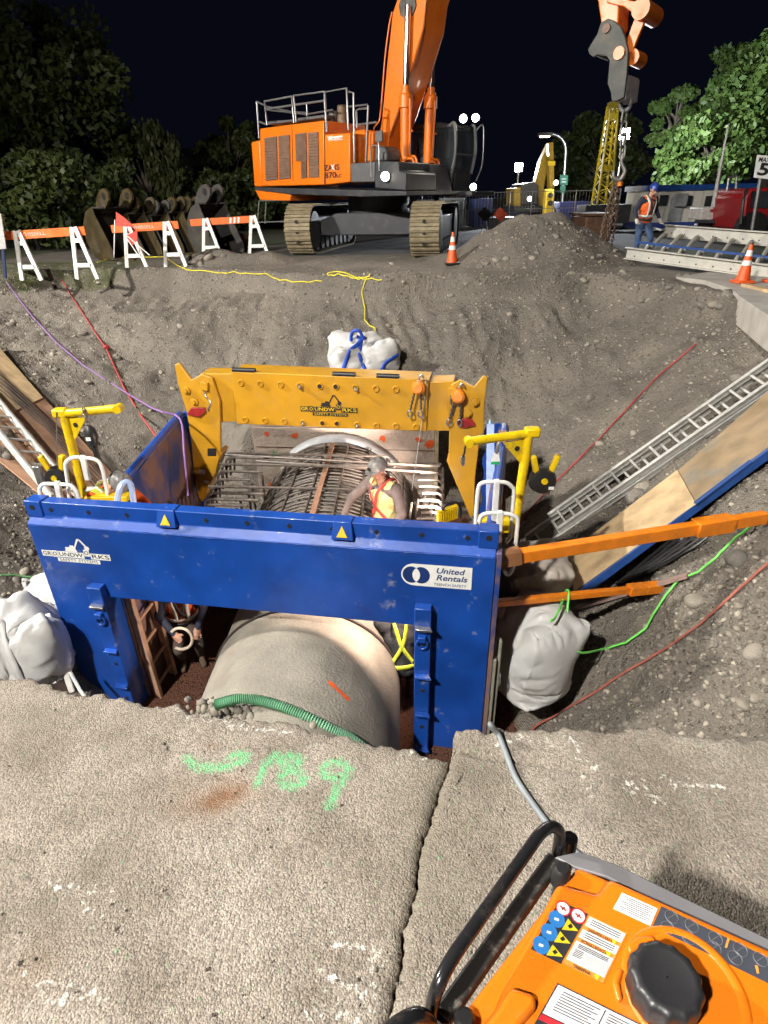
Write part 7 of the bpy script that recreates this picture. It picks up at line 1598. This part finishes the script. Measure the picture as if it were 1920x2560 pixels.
def capsule_mesh(segs, voxel, smooth_it=6):
    """union of tapered capsules fused into one skin by a voxel remesh"""
    m = MB()
    for a, b, ra, rb in segs:
        a, b = V(a), V(b); d = b - a; n = 5
        if d.length < 1e-4: d = V((0, 0, 1e-3))
        u = d.normalized(); pts, rs = [], []
        for i in range(n): t = (i + .3) / n * PI / 2; pts.append(a - u * ra * math.cos(t)); rs.append(ra * math.sin(t))
        pts += [a, b]; rs += [ra, rb]
        for i in range(n): t = (n - i - .7) / n * PI / 2; pts.append(b + u * rb * math.cos(t)); rs.append(rb * math.sin(t))
        m.tube(pts, rs, 12)
    me = m.mesh('skin', 180); o = bpy.data.objects.new('tmp', me); COL.objects.link(o)
    r = o.modifiers.new('r', 'REMESH'); r.mode = 'VOXEL'; r.voxel_size = voxel; s = o.modifiers.new('s', 'SMOOTH'); s.iterations = smooth_it; s.factor = .5
    dg = bpy.context.evaluated_depsgraph_get(); dg.update(); out = bpy.data.meshes.new_from_object(o.evaluated_get(dg)); bpy.data.objects.remove(o)
    out.polygons.foreach_set('use_smooth', [True] * len(out.polygons)); return out
def person(label, org, yaw, J, top, legs, boots, hat, vest=None, gloves=None, harness=None, head_tilt=(0, 0, 0), scale=1.0, vest_kind='full', bands=True, beard=False):
    """J: joint positions in metres, x = the person's left, -y = forward, z = up, origin between the feet"""
    t = thing('person', label, 'person', org, 0)
    M = Matrix.Translation(org) @ Matrix.Rotation(yaw, 4, 'Z') @ Matrix.Scale(scale, 4)
    g = {k: V(v) for k, v in J.items()}
    hd, nk = g['head'], g['neck']; R3 = Euler(head_tilt).to_matrix()
    fw = R3 @ V((0, -1, 0)); up = R3 @ V((0, 0, 1)); sx = R3 @ V((1, 0, 0))
    def hand(w, e, k):
        d = (w - e).normalized(); s = d.cross(V((0, -1, .3)));
        if s.length < .1: s = d.cross(V((1, 0, 0)))
        s.normalize(); nrm = s.cross(d); S = [(w, w + d * .075, .032, .036), (w + s * .02, w + d * .08 + s * .022, .026, .024), (w - s * .02, w + d * .08 - s * .022, .026, .024)]
        for i, ln in enumerate((.068, .078, .074, .058)):
            b0 = w + d * .085 + s * (-.031 + .0205 * i); b1 = b0 + d * ln * .5 + nrm * ln * .12; b2 = b1 + d * ln * .32 + nrm * ln * .42; S += [(b0, b1, .0098, .009), (b1, b2, .009, .0078)]
        th = w + d * .03 - s * .034; S += [(th, th + d * .035 - s * .03, .013, .011), (th + d * .035 - s * .03, th + d * .068 - s * .036 + nrm * .01, .011, .009)]
        return S
    body = [(nk - V((0, 0, .05)), nk + (hd - nk) * .4, .058, .055), (hd + up * .035 - fw * .012, hd + up * .03 + fw * .012, .085, .08), (hd - up * .045 + fw * .03, hd - up * .06 + fw * .045, .058, .042),
            (hd + fw * .09 - up * .0, hd + fw * .105 - up * .022, .011, .017), (hd + sx * .078, hd + sx * .082 - up * .02, .014, .012), (hd - sx * .078, hd - sx * .082 - up * .02, .014, .012), (hd + fw * .082 - up * .062 - sx * .02, hd + fw * .082 - up * .062 + sx * .02, .012, .012), (hd + fw * .08 + up * .022 - sx * .035, hd + fw * .08 + up * .022 + sx * .035, .012, .012)]
    def limb(a, b, ra, rb, k=1.0): return (g[a], g[b], ra * k, rb * k)
    tors = lambda k: [(g['pel'], g['chest'], .135 * k, .15 * k), (g['pel'] - V((.06, 0, 0)), g['pel'] + V((.06, 0, 0)), .12 * k, .12 * k), (g['shl'].lerp(g['chest'], .25), g['shr'].lerp(g['chest'], .25), .09 * k, .09 * k), (g['chest'] + V((.06, 0, 0)), g['chest'] - V((.06, 0, 0)), .135 * k, .135 * k)]
    arms = lambda k: [limb('shl', 'ell', .062, .05, k), limb('ell', 'wrl', .047, .034, k), limb('shr', 'elr', .062, .05, k), limb('elr', 'wrr', .047, .034, k)]
    lg = lambda k: [limb('hpl', 'knl', .095, .065, k), limb('knl', 'anl', .062, .042, k), limb('hpr', 'knr', .095, .065, k), limb('knr', 'anr', .062, .042, k)]
    feet = lambda k: [(g['anl'] - V((0, 0, .03)), g['tol'], .045 * k, .038 * k), (g['anr'] - V((0, 0, .03)), g['tor'], .045 * k, .038 * k), (g['anl'] + V((0, 0, .1)), g['anl'] - V((0, 0, .03)), .05 * k, .045 * k), (g['anr'] + V((0, 0, .1)), g['anr'] - V((0, 0, .03)), .05 * k, .045 * k)]
    hands = hand(g['wrl'], g['ell'], 1) + hand(g['wrr'], g['elr'], -1)
    def put(name, me, m_):
        me.transform(M); return mkobj(name, me, m_, t)
    put('body', capsule_mesh(body + hands + tors(.92) + arms(.85) + lg(.85) + feet(.8), .0085, 4), SKIN)
    put('jacket', capsule_mesh(tors(1.04) + arms(1.2), .014), top); put('trousers', capsule_mesh(lg(1.2) + [(g['pel'] - V((.06, 0, .03)), g['pel'] + V((.06, 0, -.03)), .13, .13)], .014), legs); put('boots', capsule_mesh(feet(1.15), .014), boots)
    if gloves: put('gloves', capsule_mesh([(a, b, ra * 1.25, rb * 1.25) for a, b, ra, rb in hands], .007, 2), gloves)
    up_t = (g['chest'] - g['pel']).normalized(); lf = (g['shl'] - g['shr']).normalized(); ft = lf.cross(up_t) * -1
    if ft.dot(V((0, -1, 0))) < 0 and abs(ft.y) > .2: ft = -ft
    sh_c = (g['shl'] + g['shr']) / 2
    if vest: put('vest', capsule_mesh([(g['pel'] + up_t * .03, g['chest'], .158, .172), (g['chest'] + V((.06, 0, 0)), g['chest'] - V((.06, 0, 0)), .155, .155), (g['pel'] - lf * .05, g['pel'] + lf * .05, .146, .146), (sh_c + lf * .1, sh_c + lf * .13, .085, .08), (sh_c - lf * .1, sh_c - lf * .13, .085, .08)], .014), vest)
    def band(path, w, m_, name, off=.183):
        P = spline(path, 5); vs = []
        for i, p in enumerate(P):
            tn = (P[min(i + 1, len(P) - 1)] - P[max(i - 1, 0)]).normalized(); ax = g['pel'].lerp(g['chest'], .5); n_ = (p - ax) - up_t * (p - ax).dot(up_t); n_ = n_.normalized() if n_.length > .01 else ft; sd = tn.cross(n_).normalized() * w; vs += [p - sd, p + sd]
        me = MB().add(vs, [(2 * i, 2 * i + 1, 2 * i + 3, 2 * i + 2) for i in range(len(P) - 1)]).mesh(name, 60); o = put(name, me, m_); so = o.modifiers.new('s', 'SOLIDIFY'); so.thickness = .006; return o
    def ringp(c, r): return [c + (lf * math.cos(a) * r * 1.22 + ft * math.sin(a) * r) for a in np.linspace(0, 2 * PI, 15)]
    if vest and bands:
        band(ringp(g['pel'].lerp(g['chest'], .35), .178), .025, SILV, 'reflective_band')
        for s in (-1, 1):
            for f_ in (-1, 1): band([sh_c + lf * s * .11 + up_t * .085, sh_c + lf * s * .1 + ft * f_ * .17 - up_t * .02, g['chest'] + lf * s * .08 + ft * f_ * .182, g['pel'].lerp(g['chest'], .35) + lf * s * .08 + ft * f_ * .18], .022, SILV, 'reflective_band')
    if harness:
        for f_ in (-1, 1):
            for s in (-1, 1): band([sh_c + lf * s * .1 + up_t * .09, sh_c + lf * s * .06 + ft * f_ * .17, g['chest'] - up_t * .05 + ft * f_ * .19, g['pel'] + up_t * .05 - lf * s * .13 + ft * f_ * .13], .02, harness, 'harness_strap')
        band(ringp(g['pel'] + up_t * .02, .168), .024, harness, 'harness_belt')
    if hat:
        m = MB(); ho = hd + up * .045; n = 24; prof = [(.0, .125), (.05, .118), (.092, .085), (.112, .03), (.115, .0), (.118, -.004)]; vs = []
        for r, z in prof:
            for j in range(n): a = 2 * PI * j / n; q = sx * math.cos(a) * max(r, .001) * .92 + fw * math.sin(a) * max(r, .001) * 1.12; vs.append(ho + q + up * z * (1 + .06 * (abs(math.cos(a)) < .25)))
        m.add(vs, [(i * n + j, i * n + (j + 1) % n, (i + 1) * n + (j + 1) % n, (i + 1) * n + j) for i in range(len(prof) - 1) for j in range(n)])
        h = put('hard_hat', m.mesh('hard_hat', 60), hat); so = h.modifiers.new('s', 'SOLIDIFY'); so.thickness = .004
        b = MB().prism([ho + sx * x + fw * y - up * .002 for x, y in [(.1 * math.cos(a), .06 + .12 * math.sin(a)) for a in np.linspace(0, PI, 12)]], up * .006); put('hat_brim', b.mesh('hat_brim', 40), hat)
        cx = ho + fw * .125 + up * .045; put('head_lamp', MB().box(cx, (.04, .03, .03)).mesh('head_lamp'), BLACK)
    return t
STAND = dict(head=(0, -.02, 1.66), neck=(0, 0, 1.5), chest=(0, 0, 1.28), pel=(0, 0, .98), shl=(.19, 0, 1.44), shr=(-.19, 0, 1.44), ell=(.27, .02, 1.16), elr=(-.27, .02, 1.16), wrl=(.3, -.1, .92), wrr=(-.3, -.1, .92), hpl=(.095, 0, .92), hpr=(-.095, 0, .92), knl=(.11, -.03, .5), knr=(-.11, -.03, .5), anl=(.12, .02, .1), anr=(-.12, .02, .1), tol=(.14, -.15, .045), tor=(-.14, -.15, .045))
def pose(**k): d = dict(STAND); d.update(k); return d
# worker walking beside the slings on the far rim
wp = at(1592, 657, z=.0); wp.z = max(H(wp.x, wp.y), 0)
person('worker in orange vest and blue hard hat walking on the far rim by the chains', wp, .25, pose(head=(.02, -.14, 1.63), neck=(0, -.08, 1.49), chest=(0, -.05, 1.27), shl=(.19, -.06, 1.43), shr=(-.19, -.06, 1.43), ell=(.34, .06, 1.2), wrl=(.42, -.05, .98), elr=(-.32, -.02, 1.18), wrr=(-.36, -.2, .98), knl=(.14, -.2, .55), anl=(.16, -.02, .22), tol=(.16, -.16, .12), knr=(-.1, -.02, .5), anr=(-.1, .03, .1)), NAVY, JEAN, BOOT, HB, HIO, GLOV, STRP, (.35, 0, .1), 1.0)
# worker bending over the cage inside the box
c = at(955, 1192, y=6.45); fl = c.z - 1.55
person('worker in grey sleeves and pale yellow shirt leaning over the rebar cage', V((c.x + .05, c.y + .05, fl)), -.75, pose(head=(.0, -.13, 1.66), neck=(0, -.07, 1.5), chest=(0, -.03, 1.28), shl=(.2, -.05, 1.44), shr=(-.2, -.06, 1.44), ell=(.36, -.12, 1.18), wrl=(.34, -.32, 1.02), elr=(-.36, -.26, 1.22), wrr=(-.3, -.48, 1.06)), GREYC, DKB, BOOT, HG, YSH, None, STRR, (.28, 0, -.1), 1.0, bands=False)
# worker at the head of the left ladder
c = at(238, 1212, y=5.45); 
person('worker in lime and orange vest bent over the left wall under the davit', V((c.x - .1, c.y + .15, c.z - 1.52)), 1.2, pose(head=(.0, -.34, 1.5), neck=(0, -.22, 1.46), chest=(0, -.1, 1.26), shl=(.19, -.15, 1.4), shr=(-.19, -.15, 1.4), ell=(.28, -.3, 1.2), wrl=(.22, -.5, 1.15), elr=(-.28, -.3, 1.2), wrr=(-.2, -.5, 1.15)), HIO, DKB, BOOT, HG, HIY, None, None, (.8, 0, 0), 1.0)
# worker standing left of the pipe, seen through the opening
c = at(475, 1678, z=ZF)
person('worker in orange vest and dark trousers standing left of the pipe inside the box', V((c.x, c.y + .15, ZF)), .35, pose(pel=(0, .1, .74), chest=(0, .04, 1.04), neck=(0, -.02, 1.26), head=(0, -.14, 1.38), shl=(.19, 0, 1.2), shr=(-.19, 0, 1.2), ell=(.28, -.12, .96), wrl=(.16, -.36, .82), elr=(-.28, -.1, .96), wrr=(-.12, -.36, .82), hpl=(.095, .08, .70), hpr=(-.095, .08, .70), knl=(.13, -.2, .44), knr=(-.13, -.2, .44)), NAVY, DKB, BOOT, HW, HIO, None, STRP, (.4, 0, 0), .9)
q = V((c.x + .08, c.y - .22, ZF + .70)); 
hs2 = MB().tube([q + V((.13 * math.cos(a), .03 * math.sin(a), .13 * math.sin(a))) for a in np.linspace(-2.2, 2.4, 20)], .017, 8).build('hose_loop', mat('pale hose', (.6, .5, .4), .6)); tag(hs2, 'loop of pale hose held by the worker left of the pipe', 'hose')
# worker right of the pipe, seen from behind
c = at(985, 1800, z=ZB + .02)
person('worker in charcoal jacket with lime cross harness standing right of the pipe', V((.14, 5.0, ZF)), PI + .1, pose(pel=(0, .1, .58), chest=(0, .0, .88), head=(0, -.22, 1.2), neck=(0, -.12, 1.1), shl=(.2, -.05, 1.04), shr=(-.2, -.05, 1.04), ell=(.29, -.16, .82), wrl=(.2, -.4, .75), elr=(-.29, -.16, .82), wrr=(-.2, -.4, .75), hpl=(.1, .08, .55), hpr=(-.1, .08, .55), knl=(.16, -.3, .52), knr=(-.16, -.3, .5)), CHAR, CHAR, BOOT, HW, None, None, STRL, (.5, 0, 0), 1.0)
# second worker behind the first, left of the pipe
person('worker in yellow vest half hidden behind the orange-vested one left of the pipe', V((-1.95, 6.3, ZF)), -.3, pose(ell=(.28, -.12, 1.18), wrl=(.16, -.36, 1.06), elr=(-.28, -.1, 1.18), wrr=(-.12, -.36, 1.06)), DKB, DKB, BOOT, HW, HIY, None, None, (.3, 0, 0), .97)
# operator in the cab
oc = ex(sb + .62, -1.4, zbm + .62 - .45)
person('operator in orange vest seated in the excavator cab', oc, math.atan2(ef.y, ef.x) + PI / 2, pose(pel=(0, .12, .52), chest=(0, .14, .85), neck=(0, .1, 1.05), head=(0, .06, 1.22), shl=(.19, .12, .98), shr=(-.19, .12, .98), ell=(.28, -.02, .78), elr=(-.28, -.02, .78), wrl=(.26, -.25, .76), wrr=(-.26, -.25, .76), hpl=(.1, .1, .48), hpr=(-.1, .1, .48), knl=(.13, -.32, .5), knr=(-.13, -.32, .5), anl=(.13, -.42, .12), anr=(-.13, -.42, .12), tol=(.13, -.58, .06), tor=(-.13, -.58, .06)), NAVY, DKB, BOOT, HG, HIO, None, None, (.1, 0, 0), .95)

# ------------------------------------------------------------------ flood light towers on the near and left side of the pit
def flood(loc, aim, watts, label, ang=110, col=(1, .95, .86)):
    p = V(loc); t = thing('light_tower', label, 'light tower', V((p.x, p.y, 0)))
    MB().cyl(V((p.x, p.y, .6)), p, .06, 10).build('mast', STEEL, t); MB().box((p.x, p.y, .6), (1.3, 1.9, .9)).build('trailer_body', mat('tower trailer', (.4, .4, .38), .5), t, bevel=.05)
    for s in (-1, 1): MB().cyl((p.x + s * .66, p.y, .32), (p.x + s * .8, p.y, .32), .32, 16).build('wheel', BLACK, t)
    d = (V(aim) - p).normalized(); sd = d.cross(UPZ).normalized(); up_ = sd.cross(d)
    for i in range(2):
        for j in range(2):
            c = p + sd * (i - .5) * .5 + up_ * (j - .5) * .45
            h = MB().prism([c + sd * a * .2 + up_ * b * .17 - d * .14 for a, b in ((-1, -1), (1, -1), (1, 1), (-1, 1))], d * .12).build('lamp_head', BLACK, t)
            MB().prism([c + sd * a * .17 + up_ * b * .14 - d * .018 for a, b in ((-1, -1), (1, -1), (1, 1), (-1, 1))], d * .01).build('lamp_glass', TOW, h)
    spot('flood_beam', p + d * .1, V(aim), watts, ang, .5, col, .3, t)
flood((-6.5, -4.5, 10.0), (0.5, 5, -1), 18500, 'light tower standing behind the photographer on the left of the road')
flood((-15.5, 7.0, 9.0), (1, 14.5, 0), 23000, 'light tower standing left of the pit beyond the photo edge', 145)
